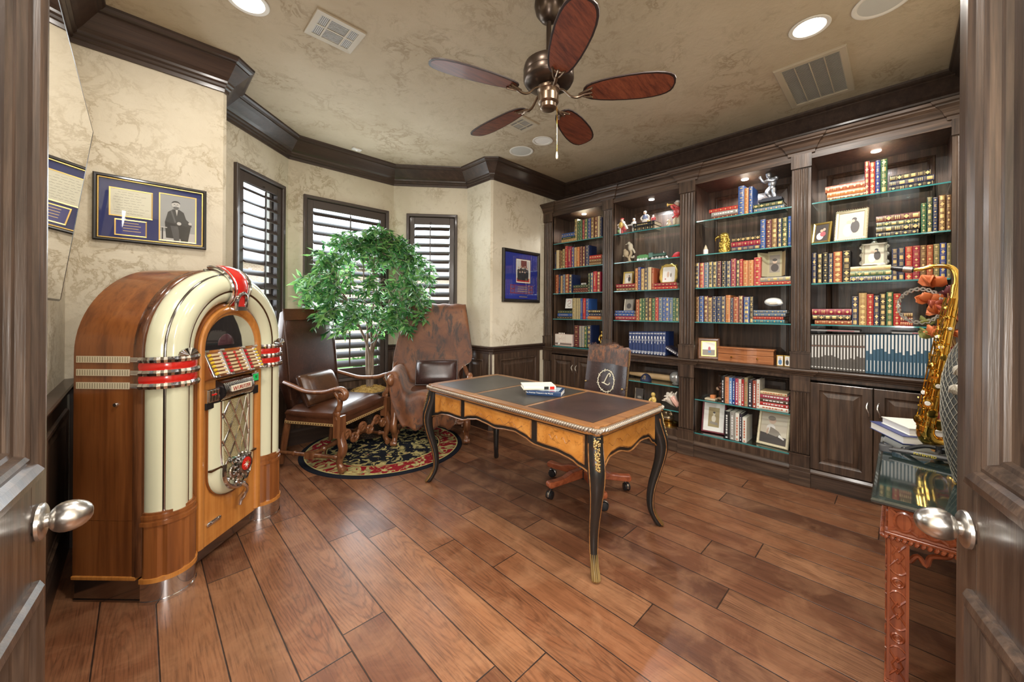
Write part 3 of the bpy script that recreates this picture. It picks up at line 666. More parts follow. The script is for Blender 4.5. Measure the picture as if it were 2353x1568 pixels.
flat([(cx-.006, 1.985), (cx+.006, 1.985), (cx+.001, 1.945)], 2, yq-.0014); flat([(cx-.030, 1.975), (cx-.022, 1.980), (cx-.002, 1.905), (cx-.010, 1.900)], 3, yq-.0014); flat(arc(cx+.012, 1.898, .011, 0, 2*pi, 10)[:-1], 2, yq-.0018); flat(arc(cx+.066, 1.905, .009, 0, 2*pi, 10)[:-1], 2, yq-.0018)
flat([(cx-.075, 1.868), (cx-.045, 1.868), (cx-.045, 1.862), (cx-.075, 1.862)], 2, yq-.0014); flat([(cx-.070, 1.862), (cx-.064, 1.862), (cx-.064, 1.79), (cx-.070, 1.79)], 1, yq-.0014)
b.build('portrait', [SEP, DK, SK, mat('print_charcoal', (.10, .10, .105), .7)], root)
b = MB(); b.box(X0+.02, YP-.0195, Z0+.02, X1-.02, YP-.0185, Z1-.02); b.build('glazing', M['fglass'], root)
root = thing('framed_photograph', 'black framed royal blue mount with small group photo, beside bookcase', 'framed picture')
X0, X1, Z0, Z1 = 2.998, 3.640, 1.466, 2.094
RB = mat('royal_mat', (.016, .028, .26), .6)
b = MB(); b.panel(X0, X1, Z0, Z1, [(0, 0), (0, .026), (.010, .032), (.028, .030), (.036, .018), (.040, .010)], lambda p, q, d: (p, YB-.001-d, q)); b.f.pop(); b.m.pop(); b.sm.pop(); b.build('frame', BK, root)
b = MB(); b.box(X0+.036, YB-.012, Z0+.036, X1-.036, YB-.002, Z1-.036); b.build('mount', RB, root)
px0, px1, pz0, pz1 = 3.235, 3.455, 1.715, 1.975; slip(px0-.012, px1+.012, pz0-.012, pz1+.012, root, YB-.012, .004)
b = MB(); b.box(px0-.012, YB-.0128, pz0-.012, px1+.012, YB-.012, pz1+.012, 0); b.box(px0, YB-.0134, pz0, px1, YB-.0128, pz1, 1); b.box(px0, YB-.0138, pz0, px1, YB-.0134, pz0+.045, 2); b.box(px0+.07, YB-.0138, pz0+.17, px1-.05, YB-.0134, pz1, 4)
for k, (x, h) in enumerate(((.03, .17), (.07, .185), (.105, .175), (.14, .185), (.175, .17), (.05, .115), (.09, .12), (.135, .115))):
    flat([(px0+x-.022, pz0+.02), (px0+x+.022, pz0+.02), (px0+x+.024, pz0+h-.03), (px0+x, pz0+h-.015), (px0+x-.024, pz0+h-.03)], 3, YB-.0138-.0004*k)
    flat(arc(px0+x, pz0+h, .011, 0, 2*pi, 10)[:-1], 5, YB-.0142-.0004*k)
b.build('photo', [M['white'], SK, mat('print_red', (.42, .03, .02), .7), DK, mat('print_maroon', (.15, .03, .03), .7), mat('print_skin', (.5, .33, .25), .7)], root)
b = MB(); b.box(3.125, YB-.0135, 1.57, 3.515, YB-.012, 1.675, 0); b.box(3.20, YB-.0142, 1.578, 3.44, YB-.0135, 1.667, 1)
for k in range(3): b.box(3.25, YB-.0148, 1.648-.026*k, 3.40+.01*k, YB-.0142, 1.654-.026*k, 2)
for x in (3.135, 3.45):
    for z in (1.58, 1.63): b.box(x, YB-.0142, z, x+.055, YB-.0135, z+.036, 1)
b.box(3.28, YB-.0126, 1.528, 3.42, YB-.012, 1.536, 2)
b.build('plaque', [mat('plaque_red', (.20, .02, .05), .5), mat('plaque_violet', (.10, .07, .22), .5), M['gilt']], root)
b = MB(); b.box(X0+.037, YB-.0195, Z0+.037, X1-.037, YB-.0185, Z1-.037); b.build('glazing', M['fglass'], root)
# big mirror hung on the left wall, leaning forward at the top
root = thing('wall_mirror', 'large rectangular wall mirror with thin dark frame, leaning off the left wall', 'mirror')
tl = radians(6.9); zc0, x00 = 1.375, -.268
Mm = Matrix(((0, cos(tl), sin(tl), x00), (1, 0, 0, 0), (0, -sin(tl), cos(tl), zc0), (0, 0, 0, 1)))
shape = [(2.635, .80), (1.30, .80), (1.30, .01), (2.635, .01)]
b = MB(); b.M = Mm
A = [b.av((p, .0, q)) for p, q in shape]; B = [b.av((p, .012, q)) for p, q in shape]; n = len(shape)
b.af(A); b.af(B[::-1])
for k in range(n): b.af((A[k], B[k], B[(k+1) % n], A[(k+1) % n]))
b.build('mirror_glass', M['mirror'], root)
b = MB(); b.M = Mm
for k in range(n):
    p, q = shape[k], shape[(k+1) % n]; b.tube([(p[0], .004, p[1]), (q[0], .004, q[1])], .009, 6)
b.build('edge_frame', BK, root)
# ------------------------------------------------------------------ jukebox
JX = thing('jukebox', 'large arched wooden jukebox with ivory light tubes and chrome grille', 'jukebox', (.368, 2.674, 0), radians(45))
CH = wood('jukebox_cherry', (.105, .030, .008), (.225, .072, .018), (.30, .105, .028), 'z', .45, .28, .5, .03)
OR = wood('jukebox_maple', (.30, .100, .018), (.46, .170, .034), (.56, .235, .055), 'z', .7, .26, .5, .02, .25)
ED = wood('jukebox_banding', (.030, .010, .005), (.115, .040, .014), (.19, .075, .028), 'z', .8, .25, .6, 0)
IV = mat('ivory_plastic', (.66, .66, .47), .16, 0, .8); IV2 = mat('ivory_inner', (.60, .60, .44), .18, 0, .7)
GRV = mat('groove_brown', (.075, .030, .010), .3, .3); DCH = mat('dark_chrome', (.34, .33, .33), .14, 1)
ZC, RC, RR = 1.135, .335, .095
def stations(z0, n=30): return [(-1, z0), (-1, lerp(z0, ZC, .5)), ]+[('a', pi-pi*k/n) for k in range(n+1)]+[(1, lerp(z0, ZC, .5)), (1, z0)]
def jp(st, R, y):
    if st[0] == 'a': return (R*cos(st[1]), y, ZC+R*sin(st[1]))
    return (st[0]*R, y, st[1])
def prof(t0, t1, r0, bulge, n=7):
    """section points between two angles round the tube centre (0 = outer side, pi/2 = front, pi = inner)"""
    P = [(RC+.086*cos(t0), .05-.086*sin(t0))]
    for k in range(n+1):
        t = lerp(t0, t1, k/n); r = r0+bulge*sqrt(max(0, sin(pi*k/n))); P.append((RC+r*cos(t), .05-r*sin(t)))
    return P+[(RC+.086*cos(t1), .05-.086*sin(t1))]
def band(name, t0, t1, r0, bulge, m, z0=.40, parent=JX, n=7):
    b = MB(); pr = prof(t0, t1, r0, bulge, n); b.grid([[jp(s_, R, y) for R, y in pr] for s_ in stations(z0)], 0, True)
    return b.build(name, m, parent, ang=50)
# wooden shell
out = [(-.43, .115)]+[(-.43, .6), (-.43, ZC)]+[(.43*cos(pi-pi*k/36), ZC+.43*sin(pi-pi*k/36)) for k in range(1, 36)]+[(.43, ZC), (.43, .6), (.43, .115)]
b = MB(); b.prism(out, .115, .395, 'y', 0, True); b.build('cabinet_shell', CH, JX, ang=30)
b = MB(); b.grid([[jp(s_, R, y) for R, y in ((.20, .11), (.20, .0), (.255, .02), (.275, -.008), (.300, -.028), (.335, -.034), (.370, -.028), (.395, -.008), (.409, .02), (.415, .05), (.415, .115))] for s_ in stations(.115)], 0, False); b.build('arch_core', ED, JX)
for nm_, m_, q in (('edge_moulding', ED, ((.432, .118), (.434, .10), (.430, .086), (.425, .080), (.428, .076), (.426, .070), (.418, .066))), ('inner_moulding', CH, ((.250, .03), (.250, .0), (.246, -.012), (.236, -.014), (.232, -.004), (.232, .01)))):
    b = MB(); b.grid([[jp(s_, R, y) for R, y in q] for s_ in stations(.39 if nm_ == 'inner_moulding' else .115)], 0, True); b.build(nm_, m_, JX, ang=40)
D_ = radians
band('light_tube', D_(-14), D_(34), .092, .005, IV); band('light_tube', D_(41), D_(99), .094, .012, IV); band('light_tube', D_(106), D_(152), .092, .006, IV)
band('tube_divider', D_(34), D_(41), .0915, .002, DCH, n=2); band('tube_divider', D_(99), D_(106), .0915, .002, GRV, n=2)
# corner posts, feet and kick plates
for sg in (-1, 1):
    b = MB(); n = 22
    def pc(t, r): return (sg*(RC+r*cos(t)), .05-r*sin(t))
    t_ = [lerp(-.15, pi+.15, k/n) for k in range(n+1)]
    pr = [pc(t, .104 if (k % 5 == 0) else .112) for k, t in enumerate(t_)]
    b.prism(pr, .115, .355, 'z', 0, False)
    for z0, z1, r in ((.355, .372, .116), (.372, .384, .109), (.384, .400, .112), (.400, .412, .104)): b.prism([pc(t, r) for t in t_], z0, z1, 'z', 0, True)
    b.build('corner_post', ED if 0 else CH, JX, ang=30)
    b = MB(); b.prism([pc(t, .118) for t in t_], .098, .118, 'z', 0, True); b.build('post_ring', OR, JX, ang=40)
    b = MB(); b.prism([pc(t, .112) for t in t_], .012, .098, 'z', 0, True); b.prism([pc(t, .115) for t in t_], 0, .014, 'z', 0, True); b.build('foot', M['chrome'], JX, ang=40)
b = MB(); b.box(-.428, .06, .008, .428, .390, .104); b.box(-.432, .06, 0, .432, .393, .012); b.box(-.25, .012, .03, .25, .10, .10); b.build('kick_plate', DCH, JX, bevel=.003)
b = MB(); b.box(-.436, .10, .100, .436, .399, .118); b.build('base_rail', OR, JX, bevel=.004)
# front door
b = MB(); dl = [(-.238, .098), (-.238, ZC)]+[(.238*cos(pi-pi*k/24), ZC+.238*sin(pi-pi*k/24)) for k in range(1, 24)]+[(.238, ZC), (.238, .098)]
b.prism(dl, -.008, .09, 'y', 0, True); b.build('front_door', OR, JX, ang=30)
b = MB(); b.grid([[jp(s_, R, y) for R, y in ((.232, -.006), (.232, -.020), (.226, -.026), (.205, -.026), (.196, -.020), (.190, -.004))] for s_ in stations(.11)], 0, True); b.build('door_frame', OR, JX, ang=40)
# display window
b = MB(); b.prism([(.186*cos(pi*k/24), 1.128+.186*sin(pi*k/24)) for k in range(25)], -.0105, -.006, 'y', 0); b.build('display_back', mat('display_dark', (.018, .016, .018), .25), JX)
b = MB(); b.prism([(.186*cos(pi*k/24), 1.128+.186*sin(pi*k/24)) for k in range(12)]+[(.01, 1.128+.186), (.045, 1.26), (.075, 1.19), (.085, 1.128)], -.0125, -.0105, 'y', 0); b.build('display_fan', IV2, JX)
b = MB(); b.lathe([(0, -.003), (.055, -.003), (.06, 0)], 24, (-.045, -.013, 1.15), 0, 'y', 0, pi); b.build('record_rack', mat('record_glint', (.10, .04, .05), .2, .4), JX)
b = MB(); b.prism([(.188*cos(pi*k/24), 1.128+.188*sin(pi*k/24)) for k in range(25)], -.0165, -.015, 'y', 0); b.build('display_glass', M['fglass'], JX)
# selector panel
SM = Matrix.Translation((0, -.020, 1.045)) @ Matrix.Rotation(radians(-24), 4, 'X')
b = MB(); b.M = SM; b.box(-.205, -.022, -.070, .205, .03, .070); b.build('selector_panel', CH, JX, bevel=.006)
TS = mat('title_strip', (.62, .47, .25), .35, 0, .5); BR = mat('tan_rail', (.40, .20, .07), .35, 0, .4)
b = MB(); b.M = SM
for k in range(6):
    z = -.052+.0205*k
    for x0, x1 in ((-.162, -.098), (-.062, .062), (.098, .162)): b.box(x0, -.029, z-.006, x1, -.022, z+.006)
b.build('title_strips', TS, JX, bevel=.001)
b = MB(); b.M = SM
for k in range(6):
    z = -.052+.0205*k
    for x in (0,): b.prism([(x-.010, z-.004), (x+.004, z-.009), (x+.010, z+.004), (x-.004, z+.009)], -.031, -.029, 'y')
b.build('title_marks', M['red'], JX)
for x in (-.186, -.080, .080, .186):
    b = MB(); b.M = SM
    b.box(x-.019, -.030, -.068, x-.005, -.020, .074); b.box(x-.019, -.036, .066, x+.012, -.02, .078); b.box(x-.012, -.036, -.074, x+.014, -.02, -.064)
    b.build('selector_bar', M['chrome'], JX, bevel=.002)
YL = mat('yellow_button', (.72, .50, .04), .25, 0, .6); RDB = mat('red_button', (.50, .02, .03), .25, 0, .6)
bt = MB(); bt.lathe([(0, -.014), (.005, -.013), (.0075, -.008), (.008, 0)], 12, axis='y')
pro = {}
for x, m_ in ((-.174, YL), (-.070, RDB), (.090, RDB), (.174, YL)):
    for k in range(6):
        key = m_.name
        if key not in pro:
            pro[key] = bt.build('selector_button', m_, JX); o = pro[key]
        else: o = pro[key].copy(); COL.objects.link(o); o.parent = JX
        o.location = SM @ Vector((x, -.022, -.052+.0205*k)); o.rotation_euler = (radians(-24), 0, 0)
# mechanism cover with name plate, coin unit, green lamp
b = MB()
for k in range(19):
    x = -.108+.216*k/18
    b.tube(smooth_path([(x, -.014, .958), (x, -.050, .945), (x, -.064, .905), (x, -.056, .868), (x, -.018, .842)], 3), .0042, 6)
b.build('chrome_ribs', M['chrome'], JX)
b = MB(); b.prism([(-.008, .962), (-.046, .945), (-.058, .905), (-.050, .866), (-.008, .838)], -.112, .112, 'x', 0, True); b.build('mechanism_cover', mat('cover_dark', (.045, .035, .035), .3, .6), JX)
b = MB(); b.box(-.075, -.076, .893, .075, -.062, .925); np_ = b.build('name_plate', M['cream'], JX, bevel=.002)
TXT = mat('plate_red', (.38, .05, .03), .5)
text('lettering', 'URLITZER', .027, TXT, Matrix.Translation((.0125, -.0768, .909)) @ Matrix.Rotation(pi/2, 4, 'X'), np_, .0006, spacing=.82)
text('lettering', 'W', .034, TXT, Matrix.Translation((-.0575, -.0771, .907)) @ Matrix.Rotation(pi/2, 4, 'X'), np_, .0006)
b = MB(); b.box(-.200, -.036, .855, -.118, -.012, .925, 0)
for k in range(4): b.box(-.193+.019*k, -.044, .860, -.181+.019*k, -.034, .920, 0)
b.box(-.178, -.048, .892, -.150, -.040, .901, 1); b.build('coin_unit', [M['chrome'], M['red']], JX, bevel=.002)
b = MB(); b.box(-.200, -.030, .820, -.110, -.010, .856); b.build('coin_surround', M['black'], JX, bevel=.004); b = MB(); b.box(.128, -.030, .830, .200, -.010, .880); b.build('lamp_surround', M['black'], JX, bevel=.004)
b = MB(); b.box(.128, -.040, .905, .190, -.012, .962); gb = b.build('price_lamp', M['chrome'], JX, bevel=.004)
b = MB(); b.box(.138, -.0425, .913, .181, -.039, .955); b.build('lamp_face', mat('green_glow', (.01, .33, .07), .25, 0, .5, .5), gb, bevel=.002)
b = MB(); b.box(.150, -.0429, .937, .170, -.0424, .942); b.box(.153, -.0429, .929, .167, -.0424, .933); b.build('lamp_marks', M['black'], gb)
# lower grille: ivory U, woven cloth, lattice, scrollwork, medallion
U = [(-.172, .845), (-.172, .46)]+[(.172*cos(pi+pi*k/20), .46+.150*sin(pi+pi*k/20)) for k in range(1, 20)]+[(.172, .46), (.172, .845)]
b = MB(); rows = []
for ins, y in ((0, -.008), (.002, -.016), (.014, -.028), (.045, -.036), (.085, -.036)):
    k = 1-ins/.172; rows.append([(x*k, y, (.845 if z > .84 else .46+(z-.46)*k)) for x, z in U])
b.grid(rows, 0, True); b.build('ivory_surround', IV, JX, ang=50)
b = MB(); b.grid([[(x*1.03, y, .46+(z-.46)*1.03 if z < .84 else z) for x, z in U] for y in (-.004, -.018)]+[[(x*.995, -.018, z if z > .84 else .46+(z-.46)*.995) for x, z in U]], 0, True); b.build('surround_edge', CH, JX)
b = MB()
for sg in (-1, 1): b.box(sg*.105-.068*(sg < 0), -.038, .486, sg*.105+.068*(sg > 0), -.020, .496)
b.build('surround_joint', GRV, JX)
cl, n_, l_, bs_ = nm('grille_cloth'); ck = N(n_, 'ShaderNodeTexBrick'); ck.inputs['Scale'].default_value = 55; ck.inputs['Color1'].default_value = (.42, .34, .15, 1); ck.inputs['Color2'].default_value = (.55, .47, .26, 1); ck.inputs['Mortar'].default_value = (.06, .045, .02, 1); ck.inputs['Mortar Size'].default_value = .05
l_.new(mapping(n_, l_, (1, 1, 1), (radians(90), 0, 0)), ck.inputs['Vector']); l_.new(ck.outputs[0], bs_.inputs['Base Color']); bs_.inputs['Roughness'].default_value = .7
def gx(z): return .108*(1-.30*max(0, (.60-z)/.20)**2) if z < .6 else .108
b = MB(); rows = []
for k in range(11):
    z = lerp(.845, .40, k/10); w = gx(z); rows.append([(w*t, -.030-.022*(1-t*t), z) for t in (-1, -.6, -.2, .2, .6, 1)])
b.grid(rows, 0, True); b.build('grille_cloth', cl, JX)
b = MB()
def gp(x, z): w = gx(z); t = max(-1, min(1, x/w)); return (t*w, -.034-.022*(1-t*t), z)
for k in range(-4, 5):
    for sg in (-1, 1):
        P = []
        for j in range(15):
            z = lerp(.842, .42, j/14); x = k*.062+sg*(.842-z)*.40
            if abs(x) <= gx(z): P.append(gp(x, z))
        if len(P) > 2: b.tube(P, .0056, 6)
for sg in (-1, 1): b.tube([gp(sg*gx(z), z) for z in [lerp(.845, .42, j/12) for j in range(13)]], .0065, 7)
b.build('lattice', M['chrome'], JX)
b = MB()
def scroll(cx, cz, r0, turns, a0, rad, sg=1):
    P = []
    for k in range(int(turns*14)+1):
        t = k/(turns*14); r = r0*(1-t*.88); a = a0+sg*turns*2*pi*t; P.append((cx+r*cos(a), -.060, cz+r*sin(a)))
    b.tube(P, [rad*(1-.5*k/len(P)) for k in range(len(P))], 7)
scroll(-.045, .455, .062, 1.25, 2.0, .012, -1); scroll(.022, .388, .050, 1.5, 1.2, .011, 1); scroll(-.060, .400, .050, 1.2, .4, .011, -1); scroll(.066, .415, .034, 1.3, 2.6, .009, 1)
b.tube(smooth_path([(-.100, -.05, .50), (-.108, -.055, .44), (-.085, -.058, .385), (-.035, -.060, .352), (.02, -.060, .345), (.06, -.056, .37), (.085, -.05, .43), (.095, -.05, .50)], 4), .012, 8)
for k in range(12):
    a = 2*pi*k/12; b.ell((.018+.060*cos(a), -.062, .462+.060*sin(a)), .0095, 7, 5)
b.build('scrollwork', M['chrome'], JX)
b = MB(); b.lathe([(0, -.090), (.035, -.089), (.041, -.085), (.043, -.07)], 28, (.018, 0, .462), 0, 'y'); md = b.build('medallion', M['red'], JX)
b = MB(); b.lathe([(.040, -.088), (.044, -.091), (.052, -.086), (.054, -.07)], 28, (.018, 0, .462), 0, 'y'); b.build('medallion_ring', DCH, md)
b = MB()
for k in range(8):
    a = pi/2+k*pi/4; r = .030 if k % 2 == 0 else .022
    for sg, m_ in ((-1, 0), (1, 1)):
        b.poly([(.018, -.0935, .462), (.018+.008*cos(a+sg*.5), -.0905, .462+.008*sin(a+sg*.5)), (.018+r*cos(a), -.0905, .462+r*sin(a))], m_)
b.build('star', [M['white'], M['gold']], md, fix=False)
b = MB(); b.tube(smooth_path([(.012, -.062, .352), (.030, -.072, .330), (.046, -.066, .300), (.046, -.050, .270), (.040, -.036, .245), (.036, -.034, .215)], 5), [.016, .016, .017, .017, .017, .017, .017, .016, .016, .016, .016, .016, .016, .016, .017, .018, .019, .019, .019, .018, .017, .016, .015, .014, .013, .012][:26], 9, sq=.8); b.build('drop_spur', M['chrome'], JX)
b = MB(); b.box(-.155, -.014, .192, -.085, -.006, .216); b.ell((-.155, -.012, .204), (.016, .006, .012), 10, 6); b.ell((-.085, -.012, .204), (.016, .006, .012), 10, 6); b.box(-.142, -.020, .198, -.098, -.012, .210); b.build('latch_plate', M['chrome'], JX, bevel=.002)
# chrome and red collars round the columns
for sg in (-1, 1):
    def hb(z0, z1, r, n=24, wav=0, ta=-.28, tb=pi+.1):
        b = MB(); P = []
        for z, dr in ((z0, -.014), (z0, 0), (lerp(z0, z1, .5), .004), (z1, 0), (z1, -.014)):
            P.append([(sg*(RC+(r+dr+(wav*(k % 2)))*cos(lerp(ta, tb, k/n))), .05-(r+dr+(wav*(k % 2)))*sin(lerp(ta, tb, k/n)), z) for k in range(n+1)])
        b.grid(P, 0, wav == 0); return b
    for z in (1.112, 1.052, .992):
        b = hb(z-.013, z+.013, .116, 34, .005)
        for k in range(3):
            x0 = RC-.112; b.box(min(sg*(x0-.055), sg*(x0+.02)), -.012, z-.010+.0075*k, max(sg*(x0-.055), sg*(x0+.02)), .04, z-.0045+.0075*k)
            b.box(min(sg*.438, sg*.430), .045, z-.010+.0075*k, max(sg*.438, sg*.430), .125, z-.0045+.0075*k)
        b.build('chrome_collar', M['chrome'], JX)
    for z in (1.082, 1.022): hb(z-.018, z+.018, .112, 24, 0).build('red_collar', M['red'], JX)
    b = MB()
    for k in range(11):
        a = pi*(.06+.88*k/10); b.tube([(sg*(RC+.012)+.010*cos(a)*.5, -.068, 1.126), (sg*(RC+.012)+.052*cos(a), -.064, 1.126+.034*sin(a))], [.004, .006], 6)
    b.build('fan_ornament', M['chrome'], JX)
# louvre strips and lock on the sides
sv = mat('strip_ivory', (.66, .60, .44), .3, 0, .4); sv2 = mat('strip_dark', (.22, .18, .11), .4)
for sg in (-1, 1):
    for z in (1.112, 1.052, .992):
        b = MB(); xa, xb = (-.434, -.428) if sg < 0 else (.428, .434); b.box(xa, .135, z-.015, xb, .380, z+.015)
        o = b.build('side_strip', sv, JX)
        b = MB(); xa, xb = (-.4352, -.434) if sg < 0 else (.434, .4352)
        for k in range(21): b.box(xa, .140+.0116*k, z-.012, xb, .1422+.0116*k, z+.012)
        b.build('strip_bars', sv2, o)
b = MB(); b.lathe([(0, -.440), (.008, -.440), (.010, -.436), (.010, -.43)], 14, (0, .195, .905), 0, 'x'); b.build('lock', M['nickel'], JX)
b = MB(); b.box(-.4305, .12, .372, -.4295, .393, .3735); b.build('panel_joint', ED, JX)
# red and chrome crest over the top of the arch
ph = [radians(lerp(79, 101, k/6)) for k in range(7)]; th_ = [radians(lerp(-4, 170, k/12)) for k in range(13)]
def cp(p, t, r): R = RC+r*cos(t); return (R*cos(p), .05-r*sin(t), ZC+R*sin(p))
b = MB(); b.grid([[cp(p, t, .116+.012*sin(pi*i/6)) for i, p in enumerate(ph)] for t in th_], 0, True); b.build('crest', M['red'], JX)
b = MB()
for p in (ph[0], ph[-1]): b.tube([cp(p, t, .116) for t in th_], .010, 8)
for p in (radians(82), radians(98)): b.tube([cp(p, t, .122) for t in th_], .004, 6)
b.tube([(.10, .07, ZC+.425), (.0, .06, ZC+.437), (-.10, .07, ZC+.425)], [.006, .013, .006], 8)
z0 = ZC+.215; b.box(-.036, -.072, z0-.010, .036, -.030, z0+.010)
for sg in (-1, 1): b.tube(smooth_path([(sg*.034, -.060, z0-.008), (sg*.038, -.066, z0+.035), (sg*.026, -.072, z0+.075), (0, -.076, z0+.088)], 4), .010, 8)
for k in range(5): b.ell((0, -.078, z0+.088+.0*k), (.016, .008, .012), 8, 5)
b.build('crest_frame', M['chrome'], JX)
b = MB(); b.prism([(-.024, z0+.012), (.024, z0+.012), (.022, z0+.060), (0, z0+.078), (-.022, z0+.060)], -.068, -.060, 'y'); b.build('crest_window', M['red'], JX, bevel=.003)
# ------------------------------------------------------------------ round rug
def rug_mat():
    m, n, l, b = nm('rug_wool'); tc = n.new('ShaderNodeTexCoord'); v = tc.outputs['Object']
    ln = n.new('ShaderNodeVectorMath'); ln.operation = 'LENGTH'; l.new(v, ln.inputs[0]); r = math2(n, l, 'DIVIDE', ln.outputs['Value'], .76)
    def stop(lo, hi, x):
        a = math2(n, l, 'GREATER_THAN', x, lo); c = math2(n, l, 'LESS_THAN', x, hi); return math2(n, l, 'MULTIPLY', a, c)
    GO, BL_, RD, OLV = (.46, .37, .15), (.010, .011, .016), (.20, .012, .016), (.24, .21, .09)
    fl = noise(n, l, v, 7.5, 3, .55, 2.4); fl2 = noise(n, l, v, 13, 3, .5, 1.6); vo = n.new('ShaderNodeTexVoronoi'); vo.inputs['Scale'].default_value = 9; l.new(v, vo.inputs['Vector'])
    leafm = math2(n, l, 'GREATER_THAN', math2(n, l, 'ADD', fl, math2(n, l, 'MULTIPLY', math2(n, l, 'LESS_THAN', vo.outputs['Distance'], .30), .10)), .545)
    tone = mixc(n, l, ramp(n, l, fl2, [(.4, (0, 0, 0)), (.6, (1, 1, 1))]), GO, OLV)
    field = mixc(n, l, leafm, BL_, tone)
    pinks = math2(n, l, 'LESS_THAN', vo.outputs['Distance'], .13); field = mixc(n, l, math2(n, l, 'MULTIPLY', pinks, .8), field, (.42, .18, .11))
    bleaf = math2(n, l, 'GREATER_THAN', fl, .51); border = mixc(n, l, bleaf, RD, tone)
    c = mixc(n, l, stop(.70, .94, r), field, border)
    for lo, hi, q in ((.685, .70, GO), (.70, .712, RD), (.925, .94, GO), (.94, 2, BL_)): c = mixc(n, l, stop(lo, hi, r), c, q)
    l.new(c, b.inputs['Base Color']); b.inputs['Roughness'].default_value = .95; b.inputs['Specular IOR Level'].default_value = .1
    bump(n, l, b, noise(n, l, v, 220, 2), .5, .003); return m
b = MB(); b.lathe([(0, .0105), (.5, .011), (.745, .011), (.757, .008), (.76, 0)], 72)
rg_ = tag(b.build('round_rug', rug_mat()), 'round black, red and gold floral rug under the two armchairs', 'rug'); rg_.location = (1.755, 3.585, 0)
RZ = .0115
# ------------------------------------------------------------------ writing desk
DX0, DX1, DY0, DY1, DZ = 1.60, 2.385, 1.02, 2.63, .772
desk = thing('writing_desk', 'leather-topped writing desk with burl drawers and black curved legs', 'desk', ((DX0+DX1)/2, (DY0+DY1)/2, 0))
HX, HY = (DX1-DX0)/2, (DY1-DY0)/2
WA = wood('desk_walnut', (.10, .036, .010), (.25, .105, .032), (.34, .165, .055), 'y', .8, .30, .35, .05)
def burl():
    m, n, l, b = nm('burl_veneer'); v = mapping(n, l, (1, 1, 1)); f = noise(n, l, v, 6, 7, .62, 1.4)
    c = ramp(n, l, f, [(.25, (.20, .062, .010)), (.45, (.42, .165, .030)), (.68, (.52, .235, .055))])
    f2 = noise(n, l, v, 9, 3, .5, 3.2); dk = ramp(n, l, f2, [(.48, (0, 0, 0)), (.5, (1, 1, 1)), (.52, (0, 0, 0))]); msk = ramp(n, l, noise(n, l, v, 4, 2), [(.5, (0, 0, 0)), (.58, (1, 1, 1))])
    c = mixc(n, l, math2(n, l, 'MULTIPLY', math2(n, l, 'MULTIPLY', dk, msk), .55), c, (.12, .035, .006))
    l.new(c, b.inputs['Base Color']); b.inputs['Roughness'].default_value = .3; b.inputs['Coat Weight'].default_value = .3; return m
BU = burl()
def ebon():
    m, n, l, b = nm('worn_black_paint'); v = mapping(n, l, (1, 1, 1)); f = noise(n, l, v, 16, 6, .7, .5)
    c = ramp(n, l, f, [(.60, (.013, .012, .011)), (.70, (.045, .016, .010)), (.78, (.16, .06, .03))]); l.new(c, b.inputs['Base Color']); b.inputs['Roughness'].default_value = .30; b.inputs['Coat Weight'].default_value = .25; return m
EB = ebon(); SIL = mat('antique_rope', (.36, .30, .24), .35, .55); BRZ = mat('gilt_mount', (.42, .29, .12), .35, .85)
def top_outline(ins):
    x, y = HX-ins, HY-ins; q = .085; P = []
    for sx, sy, flip in ((1, 1, 0), (-1, 1, 1), (-1, -1, 0), (1, -1, 1)):
        C_ = [(x, y-q), (x-.012, y-q*.55), (x-.006, y-.022), (x-.022, y-.006), (x-q*.55, y-.012), (x-q, y)]
        C_ = [(sx*a, sy*c) for a, c in C_]; P += C_[::-1] if flip else C_
    return P
b = MB(); b.prism(top_outline(.018), DZ-.012, DZ, 'z'); b.build('top', WA, desk, bevel=.003)
b = MB(); b.prism(top_outline(.010), DZ-.046, DZ-.032, 'z'); b.build('under_moulding', WA, desk, bevel=.004)
b = MB(); b.prism(top_outline(.016), DZ-.034, DZ-.010, 'z'); P = top_outline(.010); n = len(P)
for k in range(n):
    p, q = Vector(P[k]), Vector(P[(k+1) % n]); d = q-p; L = d.length; m_ = max(1, int(round(L/.0165)))
    for j in range(m_):
        c = p+d*((j+.5)/m_); a = atan2(d.y, d.x); b.M = Matrix.Translation((c.x, c.y, DZ-.022)) @ Matrix.Rotation(a, 4, 'Z') @ Matrix.Rotation(radians(38), 4, 'Y'); b.ell((0, 0, 0), (.0075, .010, .0145), 7, 5)
b.build('rope_edge', SIL, desk)
LD = leather('desk_leather_dark', (.018, .016, .014), (.040, .036, .031), .34, 4); LM_ = leather('desk_leather_brown', (.020, .010, .008), (.048, .024, .018), .36, 4)
LDT = mat('leather_tooling', (.10, .06, .03), .4, .3)
xi, yi = HX-.075, HY-.085; g = .026; seg3 = (2*yi-2*g*1)/3
for k in range(3):
    y0 = -yi+k*(seg3+g); b = MB(); b.box(-xi, y0, DZ-.001, xi, y0+seg3, DZ+.0012); o = b.build('leather_panel', LM_ if k == 0 else LD, desk)
    b = MB(); b.panel(-xi+.012, xi-.012, y0+.012, y0+seg3-.012, [(0, .0012), (0, .0016), (.003, .0016), (.003, .0012)], lambda p, q, d: (p, q, DZ+d)); b.f.pop(); b.m.pop(); b.sm.pop(); b.build('tooling', LDT, o)
